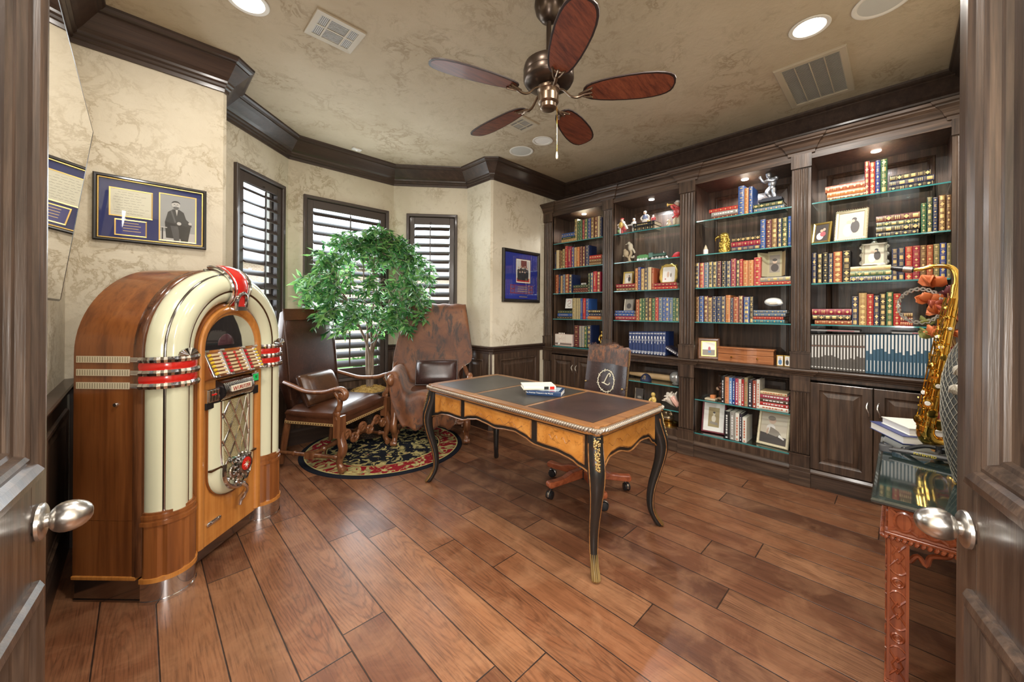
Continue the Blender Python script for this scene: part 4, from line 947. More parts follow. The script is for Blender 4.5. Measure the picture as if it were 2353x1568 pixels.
# aprons with a serpentine lower edge
ZT = DZ-.046
def skirt(t, deep, shallow, kind):
    """depth of the apron at position t (0..1)"""
    if kind == 3:
        u = abs(t-.5)*2
        if u < .48: return lerp(shallow, shallow-.012, .5+.5*cos(pi*u/.48)) if u < .44 else shallow
        w = (u-.48)/.52; return shallow+(deep-shallow)*(.5-.5*cos(pi*min(1, w/.62)))*(1 if w < .62 else 1)-(.018*sin(pi*(w-.62)/.38) if w > .62 else 0)
    u = abs(t-.5)*2; return shallow+(deep-shallow)*(sin(pi*u*.9)**2 if u < .55 else 1-.25*((u-.55)/.45)**2)
def skirt3(t):
    pts = [(0, .205), (.05, .185), (.10, .160), (.16, .150), (.22, .152), (.27, .150), (.33, .125), (.38, .112), (.43, .118), (.5, .130), (.57, .118), (.62, .112), (.67, .125), (.73, .150), (.78, .152), (.84, .150), (.90, .160), (.95, .185), (1, .205)]
    for (a, x), (c, y) in zip(pts[:-1], pts[1:]):
        if a <= t <= c: u = (t-a)/(c-a); u = u*u*(3-2*u); return lerp(x, y, u)
def skirt1(t):
    pts = [(0, .215), (.08, .185), (.18, .140), (.30, .135), (.5, .165), (.70, .135), (.82, .140), (.92, .185), (1, .215)]
    for (a, x), (c, y) in zip(pts[:-1], pts[1:]):
        if a <= t <= c: u = (t-a)/(c-a); u = u*u*(3-2*u); return lerp(x, y, u)
AX, AY = HX-.055, HY-.060
def apron(along_y, pos, sgn, fn, draws, name):
    L0 = AY if along_y else AX
    b = MB(); Pn = [(lerp(-L0, L0, k/48), ZT-fn(k/48)) for k in range(49)]
    poly = [(-L0, ZT)]+Pn+[(L0, ZT)]
    if along_y: b.prism(poly, min(pos, pos-sgn*.022), max(pos, pos-sgn*.022), 'x')
    else: b.prism(poly, min(pos, pos-sgn*.022), max(pos, pos-sgn*.022), 'y')
    o = b.build('apron', EB, desk)
    b = MB(); q = [((pos+sgn*.003, a, z-.001) if along_y else (a, pos+sgn*.003, z-.001)) for a, z in Pn]; b.tube(q, .0045, 6); b.build('apron_bead', WA, o)
    for t0, t1 in draws:
        a0, a1 = lerp(-L0, L0, t0), lerp(-L0, L0, t1); K = 20
        low = [(lerp(a0, a1, k/K), ZT-fn(lerp(t0, t1, k/K))+.020) for k in range(K+1)]
        def pl(ins, lift):
            return [(a0+ins, ZT-.014-ins)]+[(min(max(a, a0+ins), a1-ins), z+ins) for a, z in low]+[(a1-ins, ZT-.014-ins)]
        b = MB(); h0, h1 = (pos, pos+sgn*.006); b.prism(pl(0, 0), min(h0, h1), max(h0, h1), 'x' if along_y else 'y'); d_ = b.build(name, WA, desk, bevel=.0015)
        b = MB(); h0, h1 = (pos+sgn*.0055, pos+sgn*.0075); b.prism(pl(.008, 0), min(h0, h1), max(h0, h1), 'x' if along_y else 'y'); b.build('burl_face', BU, d_)
        b = MB(); cm, cz = (a0+a1)/2, ZT-.075
        for s_ in (-1, 1):
            for kk in range(2 if a1-a0 > .4 else 1):
                w = (a1-a0)*.16; P = []
                for j in range(22):
                    t = j/21; aa = cm+s_*(w*.25+kk*w*1.1+w*t); zz = cz+.016*sin(2.2*pi*t)*(1-.3*t); P.append((aa, zz))
                for j in range(12):
                    an = j/11*4.2; r_ = .012*(1-j/14); P.append((P[21][0]+s_*(r_*sin(an)), P[21][1]+.010*(1-cos(an))*r_*60*.6-.0))
                b.tube([((pos+sgn*.0076, a, z) if along_y else (a, pos+sgn*.0076, z)) for a, z in P], .0013, 4)
        b.build('inlay', mat('inlay_brown', (.20, .068, .013), .4), d_)
apron(True, -AX-.012, -1, skirt3, ((.035, .255), (.285, .715), (.745, .965)), 'drawer')
apron(True, AX+.012, 1, skirt3, ((.035, .255), (.285, .715), (.745, .965)), 'false_drawer')
apron(False, -AY-.012, -1, skirt1, ((.05, .95),), 'end_panel')
apron(False, AY+.012, 1, skirt1, ((.05, .95),), 'end_panel')
b = MB(); b.box(-AX, -AY, ZT-.10, AX, AY, ZT-.002); b.build('drawer_case', EB, desk)
for sx in (-1, 1):
    for sy in (-1, 1):
        e = Vector((sx, sy, 0)).normalized(); c0 = Vector((sx*(HX-.062), sy*(HY-.066), 0))
        kn = [(ZT, .004, .040), (.66, .012, .042), (.60, .030, .043), (.545, .046, .043), (.49, .052, .039), (.42, .042, .033), (.34, .020, .029), (.26, -.004, .026), (.18, -.016, .0235), (.11, -.012, .021), (.06, .008, .020), (.03, .028, .022), (.012, .042, .021), (.0, .046, .014)]
        pts = [c0+e*o+Vector((0, 0, z)) for z, o, r in kn]; sp_ = smooth_path(pts, 3); rr = []
        for k in range(len(kn)-1):
            for j in range(3): rr.append(lerp(kn[k][2], kn[k+1][2], j/3))
        rr.append(kn[-1][2])
        sp_ = [Vector((p.x, p.y, max(p.z, .002))) for p in sp_]
        b = MB(); b.tube(sp_, [q*1.02 for q in rr], 12); lg = b.build('leg', EB, desk)
        tn = Vector((-e.y, e.x, 0))
        b = MB()
        for s_ in (-1, 1): b.tube([p+tn*(s_*q*.90)+e*(q*.42) for p, q in zip(sp_[2:-3], rr[2:-3])], .0032, 5)
        b.build('worn_edge', WA, lg)
        b = MB()
        rm = random.Random(9)
        for k in range(120):
            t = rm.random(); z = lerp(ZT-.012, .565, t); oo = lerp(.006, .044, t); a = rm.uniform(-1, 1)
            p = c0+e*(oo+.040)+Vector((0, 0, z))+tn*(a*.018*(1-.55*t)); b.ell(tuple(p), rm.uniform(.0035, .0065), 6, 4)
        b.build('acanthus_mount', BRZ, lg)
        b = MB()
        for j in range(5):
            a = (j-2)*.42; P = []
            for z, o, r in kn[-5:]: P.append(c0+e*(o+(r+.002)*cos(a))+tn*((r+.002)*sin(a))+Vector((0, 0, max(z, .006))))
            b.tube(P, [.002, .005, .006, .006, .005], 6)
        b.build('foot_mount', BRZ, lg)
# two books on the desk
def flat_book(name, label, x, y, z, L, Wd, T, rz, cover, pages, cat='book', group=None, title=None, tmat=None, tsize=.012, top=None):
    root = thing(name, label, cat, (x, y, z), rz, group)
    b = MB(); b.box(-L/2, -Wd/2, 0, L/2, Wd/2, .003); b.box(-L/2, -Wd/2, T-.003, L/2, Wd/2, T)
    b.prism([(-Wd/2-.004*sin(pi*k/6), T/2-T/2*cos(pi*k/6)) for k in range(7)]+[(-Wd/2+.004, T), (-Wd/2+.004, 0)], -L/2, L/2, 'x', 0, True)
    b.build('cover', cover, root)
    b = MB(); b.box(-L/2+.004, -Wd/2+.003, .003, L/2-.004, Wd/2-.004, T-.003); b.build('page_block', pages, root)
    if title: text('title', title, tsize, tmat, root.matrix_world @ Matrix.Rotation(rz, 4, 'Z') if False else Matrix.Translation((x, y, z)) @ Matrix.Rotation(rz, 4, 'Z') @ Matrix.Translation((0, -Wd/2-.0042, T/2)) @ Matrix.Rotation(pi/2, 4, 'X'), None, .0003).parent = None
    return root
def add_title(root, body, size, m, x, y, z, rx=pi/2, rz=0):
    return text('title', body, size, m, Matrix.Translation((x, y, z)) @ Matrix.Rotation(rz, 4, 'Z') @ Matrix.Rotation(rx, 4, 'X'), root, .0003)
JK = mat('jacket_navy', (.020, .045, .11), .25, 0, .4); JB = mat('jacket_blue', (.10, .17, .27), .25, 0, .4)
bk = flat_book('hardcover_book', 'blue-jacketed hardcover book lying on the desk under a white book', 2.035, 1.73, DZ+.0016, .238, .165, .033, radians(-62), [JK, JB][0], M['white'])
add_title(bk, 'The American Treasure in the World', .0125, M['white'], -.030, -.0872, .0195)
b = MB(); b.box(-.10, -.06, .0330, .10, .07, .0336); b.build('jacket_picture', mat('jacket_photo', (.42, .52, .60), .25, 0, .4), bk)
bk = flat_book('hardcover_book', 'white hardcover book with red and black spine, on the blue book', 2.015, 1.79, DZ+.0016+.0345, .225, .150, .026, radians(-38), M['cream'], M['white'])
b = MB(); b.box(.03, -.0802, .003, .062, -.075, .023, 0); b.box(.070, -.0802, .003, .102, -.075, .023, 1); b.build('spine_label', [M['black'], M['red']], bk)
# ------------------------------------------------------------------ leather armchairs
OK_ = wood('chair_walnut', (.075, .024, .010), (.175, .066, .026), (.26, .115, .05), 'z', 1.1, .30, .35, .05)
LE = leather('chair_leather', (.030, .010, .005), (.095, .034, .015), .30, 3.2); LEB = leather('back_leather', (.022, .009, .006), (.062, .023, .012), .34, 2.6); LPI = leather('pillow_leather', (.035, .014, .007), (.115, .050, .022), .28, 4)
NB = mat('nail_strip', (.42, .27, .11), .45); NH = mat('nail_head', (.10, .05, .025), .3, .6)
def cushion(b, cx, cy, cz, sx, sy, sz, puff=.25, nu=12, nv=12, M_=None, m=0):
    """soft box"""
    P = []
    for face in (1, -1):
        G = []
        for i in range(nu+1):
            r_ = []
            for j in range(nv+1):
                u, v = -1+2*i/nu, -1+2*j/nv; k = (1-abs(u)**4)*(1-abs(v)**4)
                ux = u*(1-.03*abs(v)**3); vy = v*(1-.03*abs(u)**3)
                r_.append((cx+sx*ux, cy+sy*vy, cz+face*(sz*(.62+.38*min(1, k**.35))*(1 if k > 0 else .62)+puff*sz*k*.6)))
            G.append(r_)
        P.append(G)
    for G in P: b.grid(G, m, True)
    e0, e1 = P[0], P[1]
    ring = lambda G: [G[i][0] for i in range(nu+1)]+[G[nu][j] for j in range(1, nv+1)]+[G[i][nv] for i in range(nu-1, -1, -1)]+[G[0][j] for j in range(nv-1, 0, -1)]
    r0, r1 = ring(e0), ring(e1); mid = [tuple(Vector(((a[0]+c[0])/2, (a[1]+c[1])/2, (a[2]+c[2])/2))*1.0) for a, c in zip(r0, r1)]
    mid = [(cx+(p[0]-cx)*1.035, cy+(p[1]-cy)*1.035, p[2]) for p in mid]
    b.grid([r0, mid, r1], m, True, False, True)
def armchair(label, loc, rz):
    r = thing('leather_armchair', label, 'armchair', loc, rz, 'carved leather armchairs')
    SW, SD = .345, .27           # half width, half depth of the seat
    b = MB(); cushion(b, 0, 0, .455, SW, SD, .062, .35); b.box(-SW+.005, -SD+.005, .365, SW-.005, SD-.005, .455); b.build('seat', LE, r, ang=60)
    b = MB(); rk = radians(6); b.M = Matrix.Translation((0, .245, .42)) @ Matrix.Rotation(-rk, 4, 'X')
    cushion(b, 0, .035, .47, .33, .050, .47, .0, 10, 14); bb = b.build('backrest', LEB, r, ang=60)
    b = MB(); b.M = Matrix.Translation((0, .245, .42)) @ Matrix.Rotation(-rk, 4, 'X')
    b.box(-.318, -.021, .83, .318, -.016, .93); b.tube([(-.312, -.020, .14), (-.312, -.020, .90)], .005, 6); b.tube([(.312, -.020, .14), (.312, -.020, .90)], .005, 6)
    b.build('back_border', LE, bb)
    b = MB()
    for sx in (-1, 1): b.box(sx*SW-.003, -SD, .372, sx*SW+.003, SD, .392)
    b.box(-SW, -SD-.003, .372, SW, -SD+.003, .392); ns = b.build('nail_trim', NB, r)
    b = MB()
    for k in range(26): b.ell((-SW+2*SW*(k+.5)/26, -SD-.004, .382), (.006, .004, .006), 7, 4)
    for sx in (-1, 1):
        for k in range(22): b.ell((sx*(SW+.004), -SD+2*SD*(k+.5)/22, .382), (.004, .006, .006), 7, 4)
    b.build('nail_heads', NH, ns)
    for sx in (-1, 1):
        b = MB()
        pa = smooth_path([(sx*.33, .29, .715), (sx*.345, .19, .690), (sx*.365, .04, .655), (sx*.38, -.14, .662), (sx*.385, -.25, .690), (sx*.385, -.315, .690), (sx*.385, -.345, .655), (sx*.385, -.325, .620), (sx*.385, -.295, .632), (sx*.385, -.300, .652)], 5)
        n = len(pa); b.tube(pa, [lerp(.022, .030, min(1, k/(n*.6))) if k < n*.72 else lerp(.030, .012, (k-n*.72)/(n*.28)) for k in range(n)], 10, sq=.8)
        for s_ in (-1, 1): b.lathe([(0, .0), (.020, .0), (.024, .004), (.020, .008), (0, .010)], 12, (sx*.385+s_*.022-(.010 if s_ < 0 else 0), -.315, .650), 0, 'x')
        ar = b.build('arm', OK_, r)
        b = MB(); b.tube(smooth_path([(sx*.375, -.24, .665), (sx*.375, -.285, .60), (sx*.372, -.275, .54), (sx*.368, -.245, .49), (sx*.365, -.255, .44)], 4), [.020]*4+[.022]*4+[.026]*4+[.026]*5, 9)
        b.ell((sx*.372, -.252, .49), (.024, .034, .038), 10, 7); b.build('arm_post', OK_, r)
        # front leg: block above, scroll-shaped below
        b = MB(); b.box(sx*.352-.034, -SD-.030, .29, sx*.352+.034, -SD+.040, .47)
        b.tube(smooth_path([(sx*.352, -SD, .33), (sx*.356, -SD-.020, .25), (sx*.36, -SD-.035, .20), (sx*.354, -SD-.008, .13), (sx*.350, -SD+.004, .08), (sx*.356, -SD-.020, .035), (sx*.358, -SD-.040, .024)], 4), [.034]*4+[.036]*4+[.036]*4+[.029]*4+[.026]*4+[.028]*4+[.024], 10)
        b.lathe([(0, -.032), (.022, -.030), (.026, -.02), (.026, .02), (.022, .030), (0, .032)], 14, (sx*.357, -SD-.028, .028), 0, 'x'); b.build('leg', OK_, r, ang=50)
        b = MB(); b.tube([(sx*.315, .26, .40), (sx*.315, .30, .20), (sx*.315, .33, .012)], [.028, .027, .022], 8); b.build('leg', OK_, r)
    # carved scroll stretcher under the front rail
    b = MB()
    for k in range(6):
        cx = -.285+.114*k; sg = 1 if k % 2 == 0 else -1
        P = []
        for j in range(26):
            t = j/25; a = 4.4*pi*t/1.5; q = .050*(1-t*.82); P.append((cx+q*cos(a), -SD-.006, .265+sg*.022+sg*q*sin(a)*.9))
        b.tube(P, [lerp(.017, .009, j/25) for j in range(26)], 7)
    b.tube(smooth_path([(-.32+.64*k/12, -SD-.002, .262+.036*sin(pi*k)) if k % 2 == 0 else (-.32+.64*k/12, -SD-.002, .262+.038*(1 if (k//2) % 2 == 0 else -1)) for k in range(13)], 3), .016, 8)
    b.build('carved_stretcher', OK_, r)
    b = MB()
    for sx in (-1, 1):
        b.lathe([(.016, 0), (.016, .04), (.024, .05), (.024, .06), (.015, .075), (.020, .25), (.016, .42), (.024, .44), (.024, .45), (.016, .47), (.016, .60)], 12, (sx*.335, -.27, .115), 0, 'y')
    b.lathe([(.016, -.33), (.016, -.2), (.026, -.19), (.026, -.17), (.018, -.15), (.026, 0), (.018, .15), (.026, .17), (.026, .19), (.016, .2), (.016, .33)], 12, (0, .02, .115), 0, 'x'); b.box(-.365, -.02, .09, -.305, .06, .142); b.box(.305, -.02, .09, .365, .06, .142)
    b.build('turned_stretcher', OK_, r)
    return r
def pillow(label, ch_loc, rz, lx, ly, lz, w, h, t, tilt, m):
    r = thing('leather_pillow', label, 'pillow', (ch_loc[0]+lx*cos(rz)-ly*sin(rz), ch_loc[1]+lx*sin(rz)+ly*cos(rz), lz), rz, 'leather bolster pillows')
    b = MB(); b.M = Matrix.Translation((0, 0, h)) @ Matrix.Rotation(radians(tilt), 4, 'X') @ Matrix.Rotation(pi/2, 4, 'X'); cushion(b, 0, 0, 0, w, h, t, .6, 14, 10); b.build('body', m, r, ang=80)
    b = MB(); b.M = Matrix.Translation((0, 0, h)) @ Matrix.Rotation(radians(tilt), 4, 'X') @ Matrix.Rotation(pi/2, 4, 'X'); w2, h2 = w*1.03, h*1.03
    b.tube([(-w2, -h2, 0), (0, -h2*1.01, 0), (w2, -h2, 0), (w2*1.01, 0, 0), (w2, h2, 0), (0, h2*1.01, 0), (-w2, h2, 0), (-w2*1.01, 0, 0)], .006, 6, closed=True); b.build('piping', LEB, r)
    return r
A1, R1 = (1.325, 3.635, RZ), radians(33.5)
c1 = armchair('brown leather armchair with carved wooden arms, next to the jukebox', A1, R1)
pillow('brown leather pillow on the armchair next to the jukebox', A1, R1, -.14, .10, .525, .20, .135, .058, -24, LPI)
A2, R2 = (2.255, 3.505, RZ), radians(-36.8)
c2 = armchair('armchair draped in a brown cowhide, in the bay by the right window', A2, R2)
pillow('dark brown leather pillow on the cowhide-draped chair', A2, R2, .03, .10, .545, .215, .130, .062, -20, leather('pillow_dark', (.020, .010, .009), (.055, .026, .022), .26, 4.5))
# cowhide
def hide_mat(k_=1.0, dk=.50):
    m, n, l, b = nm('brindle_hide'); v = mapping(n, l, (k_, k_, k_)); a = noise(n, l, v, 2.6, 5, .6, .8)
    c = ramp(n, l, a, [(.3, (.058, .018, .007)), (.5, (.150, .050, .016)), (.7, (.235, .092, .030))])
    st = noise(n, l, mapping(n, l, (7*k_, 5*k_, 2.8*k_), (.3, .75, .3)), 1.7, 6, .68, .9); k = ramp(n, l, st, [(dk, (0, 0, 0)), (dk+.13, (1, 1, 1))]); c = mixc(n, l, math2(n, l, 'MULTIPLY', k, .85), c, (.022, .014, .011))
    l.new(c, b.inputs['Base Color']); b.inputs['Roughness'].default_value = .55; b.inputs['Sheen Weight'].default_value = .15
    bump(n, l, b, noise(n, l, mapping(n, l, (60, 60, 14)), 3, 3), .35, .004); return m
hide = thing('cowhide_throw', 'brindled brown cowhide draped over the armchair in the bay', 'throw', A2, R2)
PTH = [(.415, .80), (.428, 1.02), (.440, 1.24), (.446, 1.385), (.392, 1.425), (.318, 1.398), (.288, 1.22), (.272, 1.00), (.248, .80), (.225, .64), (.20, .555), (.12, .525), (-.05, .522), (-.20, .525), (-.275, .515), (-.312, .47), (-.320, .38), (-.324, .28), (-.326, .17)]
pp = smooth_path([(0, y, z) for y, z in PTH], 3); NR = len(pp); NC = 41; rh = random.Random(4)
G = []; 
for i, p in enumerate(pp):
    f = i/(NR-1); row = []
    wl = .40 if f < .26 else lerp(.40, .60, min(1, (f-.26)/.18)) if f < .62 else lerp(.60, .40, min(1, (f-.62)/.2)) if f < .85 else lerp(.40, .27, (f-.85)/.15)
    wr = .37 if f < .26 else lerp(.37, .52, min(1, (f-.26)/.14)) if f < .44 else lerp(.52, .275, min(1, (f-.44)/.05)) if f < .85 else lerp(.275, .24, (f-.85)/.15)
    for j in range(NC):
        t = -1+2*j/(NC-1); s_ = t*(wl if t < 0 else wr)*(1+.03*sin(i*.9+j*.3)); a = abs(s_); sg_ = 1 if s_ > 0 else -1; x = s_; y = p.y; z = p.z
        arm = .742
        if z >= arm or f < .30:
            if a > .33:
                over = a-.33; k = max(0, min(1, (f-.24)/.16)); k = k*k*(3-2*k)
                x = sg_*(.342+over*lerp(.12, .45, k)); y += over*lerp(.72, -.10, k); z -= over*lerp(.1, .25, k)
        elif f < .83:
            if a > .27: k = min(1, (a-.27)/.055); z = lerp(z, arm, k*k*(3-2*k)); x = sg_*min(a, .435)
            if a > .425: dr = a-.425; x = sg_*(.440+.02*sin(dr*18)+.012*sin(i*.8)); z = arm-.012-dr*1.85
        else: y += .012*sin(j*.55)
        zz = z+.006*sin(j*.8+i*.5)
        if i >= NR-3: zz += .028*sin(j*.5)*((i-NR+4)/3)
        row.append((x, y-.006, max(zz, .05)))
    G.append(row)
b = MB(); b.grid(G, 0, True); o = b.build('hide', [hide_mat(), mat('hide_underside', (.62, .58, .50), .9)], hide, ang=70)
sm_ = o.modifiers.new('soften', 'SMOOTH'); sm_.factor = .5; sm_.iterations = 5
sd = o.modifiers.new('thick', 'SOLIDIFY'); sd.thickness = .007; sd.offset = 1 if False else -1; sd.material_offset = 1; sd.material_offset_rim = 1
# ------------------------------------------------------------------ potted ficus tree
TX, TY = 1.775, 4.00
tree = thing('ficus_tree', 'leafy green ficus tree in a woven basket before the bay windows', 'tree', (TX, TY, RZ))
wk, n_, l_, bs_ = nm('basket_weave'); wv = N(n_, 'ShaderNodeTexBrick'); wv.inputs['Scale'].default_value = 9; wv.inputs['Color1'].default_value = (.10, .055, .028, 1); wv.inputs['Color2'].default_value = (.055, .03, .016, 1); wv.inputs['Mortar'].default_value = (.012, .007, .004, 1); wv.inputs['Mortar Size'].default_value = .04; wv.inputs['Brick Width'].default_value = .35; wv.inputs['Row Height'].default_value = .18
l_.new(mapping(n_, l_, (1.6, 1.6, 1), (radians(90), 0, 0)), wv.inputs['Vector']); l_.new(wv.outputs[0], bs_.inputs['Base Color']); bs_.inputs['Roughness'].default_value = .55
b = MB()
P = []
for k in range(23):
    z = .47*k/22; r_ = .150+.028*k/22; P.append([((r_+.006*((j+k) % 2))*cos(2*pi*j/36), (r_+.006*((j+k) % 2))*sin(2*pi*j/36), z) for j in range(36)])
b.grid(P, 0, True, False, True); b.lathe([(0, .002), (.15, .002)], 24); b.build('basket', wk, tree, ang=80)
b = MB(); b.tube([(.181*cos(2*pi*j/28), .181*sin(2*pi*j/28), .47) for j in range(28)], .012, 7, closed=True); b.build('basket_rim', wk, tree)
ms = mat('dry_moss', (.36, .22, .055), .95); rm = random.Random(6)
b = MB(); b.lathe([(.176, .455), (.15, .485), (.09, .515), (0, .525)], 20)
for k in range(420):
    a = rm.uniform(0, 2*pi); r_ = .175*sqrt(rm.random()); z = .525-.06*(r_/.175)**2; d = rm.uniform(0, 2*pi); L = rm.uniform(.02, .05)
    b.tube([(r_*cos(a), r_*sin(a), z), (r_*cos(a)+L*.5*cos(d), r_*sin(a)+L*.5*sin(d), z+.014), (r_*cos(a)+L*cos(d), r_*sin(a)+L*sin(d), z+.002)], .0018, 4, caps=False)
b.build('moss', ms, tree)
BK_ = wood('ficus_bark', (.075, .05, .035), (.20, .145, .105), (.34, .27, .21), 'z', 2.5, .8, 0, .4)
rt = random.Random(12); tips = []
for q, (a, lean, top) in enumerate(((.3, .20, 1.66), (1.9, .13, 1.92), (3.3, .24, 1.58), (4.5, .17, 1.74), (5.4, .30, 1.46))):
    P = [(.022*cos(a), .022*sin(a), .50), (.028*cos(a+.9), .028*sin(a+.9), .72), (.035*cos(a+.6), .030*sin(a+.6), .92), (lean*.5*cos(a), lean*.4*sin(a)*.7-.02, 1.15), (lean*cos(a)*1.1, lean*sin(a)*.7-.05, 1.42), (lean*cos(a)*1.6, lean*sin(a)*.8-.07, top)]
    sp_ = smooth_path(P, 5); b = MB(); b.tube(sp_, [lerp(.020, .006, k/(len(sp_)-1)) for k in range(len(sp_))], 8); b.build('trunk', BK_, tree)
    tips += [p for k, p in enumerate(sp_) if k > 12]
LF = []
for nm__, cl_ in (('leaf_dark', (.022, .085, .026)), ('leaf_mid', (.05, .17, .042)), ('leaf_light', (.15, .31, .085))):
    m, n, l, b_ = nm(nm__); b_.inputs['Base Color'].default_value = (*cl_, 1); b_.inputs['Roughness'].default_value = .38; b_.inputs['Subsurface Weight'].default_value = 0
    out_ = n['Material Output']; tr = n.new('ShaderNodeBsdfTranslucent'); tr.inputs[0].default_value = (*[min(1, q*1.8) for q in cl_], 1); mx = n.new('ShaderNodeMixShader'); mx.inputs[0].default_value = .25
    l.new(b_.outputs[0], mx.inputs[1]); l.new(tr.outputs[0], mx.inputs[2]); l.new(mx.outputs[0], out_.inputs[0]); LF.append(m)
bl = MB(); bt_ = MB(); W2c = Vector((TX, TY, RZ))
def leaf(b, p, d, s_, m):
    d = d.normalized(); up = Vector((rt.gauss(0, .5), rt.gauss(0, .5)-.35, 1)).normalized(); x = d.cross(up)
    if x.length < 1e-3: return
    x.normalize(); nrm = x.cross(d)
    a = p+d*s_*.5; q = nrm*s_*.06
    i0 = b.av(p); i1 = b.av(a+x*s_*.20-q); i2 = b.av(p+d*s_*1.12+nrm*s_*-.10); i3 = b.av(a-x*s_*.20-q); i4 = b.av(a+q*.8); i5 = b.av(p+d*s_*.86+x*s_*.07-q*.5); i6 = b.av(p+d*s_*.86-x*s_*.07-q*.5)
    b.af((i0, i1, i4), m, True); b.af((i0, i4, i3), m, True); b.af((i1, i5, i4), m, True); b.af((i5, i2, i4), m, True); b.af((i4, i2, i6), m, True); b.af((i4, i6, i3), m, True)
cen = Vector((0.0, -.10, 1.67))
nb = 0
while nb < 380:
    a, e = rt.uniform(0, 2*pi), rt.uniform(-1.05, 1.45); rr_ = rt.uniform(.45, 1.0)**.6
    tgt = cen+Vector((.70*cos(a)*cos(e)*rr_, .40*sin(a)*cos(e)*rr_, .62*sin(e)*rr_-.05))
    w = W2c+tgt
    # keep clear of the bay walls
    if w.y > 4.14 or (w.y-3.68)/(4.24-3.68) > (w.x-.42)/.622-.16 and w.x < 1.3 or w.y > 3.69+(2.84-w.x)*.81-.14 and w.x > 2.0: continue
    nb += 1
    src = min(tips, key=lambda q: (q-tgt).length+.6*max(0, q.z-tgt.z)); mid = (src+tgt)/2+Vector((0, 0, .06+.05*rt.random()))
    P = smooth_path([src, mid, tgt, tgt+Vector(((tgt.x-src.x)*.2, (tgt.y-src.y)*.15, -.05))], 4)
    bt_.tube(P, [lerp(.0035, .0012, k/(len(P)-1)) for k in range(len(P))], 4, caps=False)
    for k in range(15):
        t = rt.uniform(.35, 1); f = t*(len(P)-1.001); i = int(f); p = P[i].lerp(P[i+1], f-i)
        ww = W2c+p
        if ww.y > 4.17: continue
        d = Vector((rt.gauss(0, .8)+(tgt.x-src.x)*1.3, rt.gauss(0, .6)+(tgt.y-src.y)*.8-.25, rt.gauss(-.45, .45)))
        leaf(bl, p, d, rt.uniform(.062, .095), 0 if rt.random() < .22 else 1 if rt.random() < .55 else 2)
bl.build('foliage', LF, tree, fix=False, ang=180); bt_.build('twigs', BK_, tree)
# ------------------------------------------------------------------ office chair behind the desk
oc = thing('office_chair', 'swivel office chair with cowhide headrest and rope-circled letter, behind the desk', 'office chair', (2.43, 1.675, 0), radians(-104))
CW = wood('chair_cherry', (.16, .035, .014), (.34, .085, .032), (.42, .125, .05), 'x', 1, .3, .35, .03)
b = MB(); b.lathe([(.045, .085), (.05, .09), (.05, .15), (.036, .165), (.028, .17), (.028, .40), (.05, .41), (.10, .42)], 20); b.build('column', M['black'], oc)
for k in range(5):
    a = radians(-91+72*k); Mk = Matrix.Rotation(a, 4, 'Z')
    b = MB(); b.M = Mk; b.prism([(.03, .095), (.325, .078), (.340, .084), (.345, .108), (.335, .124), (.26, .122), (.20, .128), (.13, .155), (.05, .160), (.03, .158)], -.026, .026, 'y'); lg = b.build('leg', CW, oc, bevel=.007)
    b = MB(); b.M = Mk @ Matrix.Translation((.315, 0, 0)) @ Matrix.Rotation(radians(25+40*k), 4, 'Z')
    b.lathe([(.022, -.022), (.028, -.020), (.029, -.006), (.018, -.004), (.018, .004), (.029, .006), (.028, .020), (.022, .022)], 18, (.012, 0, .0295), 0, 'y'); b.lathe([(.008, .045), (.008, .082), (.014, .084)], 10); cs = b.build('caster', M['black'], lg)
    b = MB(); b.M = Mk @ Matrix.Translation((.315, 0, 0)) @ Matrix.Rotation(radians(25+40*k), 4, 'Z'); b.lathe([(.031, -.008), (.034, -.005), (.034, .005), (.031, .008)], 18, (.012, 0, .031), 0, 'y', -.2, pi+.2); b.build('caster_hood', M['nickel'], cs)
LO = leather('office_leather', (.020, .011, .010), (.046, .026, .023), .26, 3)
b = MB(); cushion(b, 0, -.02, .475, .255, .245, .055, .35); b.build('seat', LO, oc, ang=60)
b = MB()
for k in range(30): b.ell((-.25+.5*k/29, -.268, .440), .006, 6, 4)
b.build('seat_nails', BRZ, oc)
# backrest: curved shell, hide band above leather
def bpt(x, z):
    return (x, .235+.075*(z-.55)*1.6-.06*(x/.22)**2*1.0, z)
def bw(z): return lerp(.225, .215, (z-.52)/.55) if z < 1.03 else .215-.0*(z-1.03)
def top_z(x): u = x/.215; return 1.083-.022*abs(u)**3+.010*cos(u*7)-.008*(u > .75)*((u-.75)*4)
b = MB()
def shell(b, z0, z1, m, off, topped=False, n=16, r=9):
    F = []; B_ = []
    for i in range(r+1):
        rf, rb = [], []
        for j in range(n+1):
            u = -1+2*j/n; zt = z1 if not topped else top_z(u*.215); z = lerp(z0, zt, i/r); x = u*bw(z); p = Vector(bpt(x, z)); ed = (1-abs(u)**6)
            tp = 1-(max(0, (i/r-.75)/.25))**3 if topped else 1
            rf.append((p.x, p.y-off*(.35+.65*ed*tp), p.z)); rb.append((p.x, p.y+.05*(.35+.65*ed*tp), p.z))
        F.append(rf); B_.append(rb)
    b.grid(F, m, True); b.grid(B_, m, True)
    for s_ in (0, n): b.grid([[F[i][s_] for i in range(r+1)], [B_[i][s_] for i in range(r+1)]], m, True)
    for s_ in (0, r): b.grid([F[s_], B_[s_]], m, True)
shell(b, .54, .945, 0, .030); bk_ = b.build('backrest', LO, oc, ang=60)
HM2 = hide_mat(3.2, .42)
b = MB(); shell(b, .940, 1.08, 0, .036, True); b.build('hide_headrest', HM2, bk_, ang=70)
b = MB(); rh = random.Random(8)
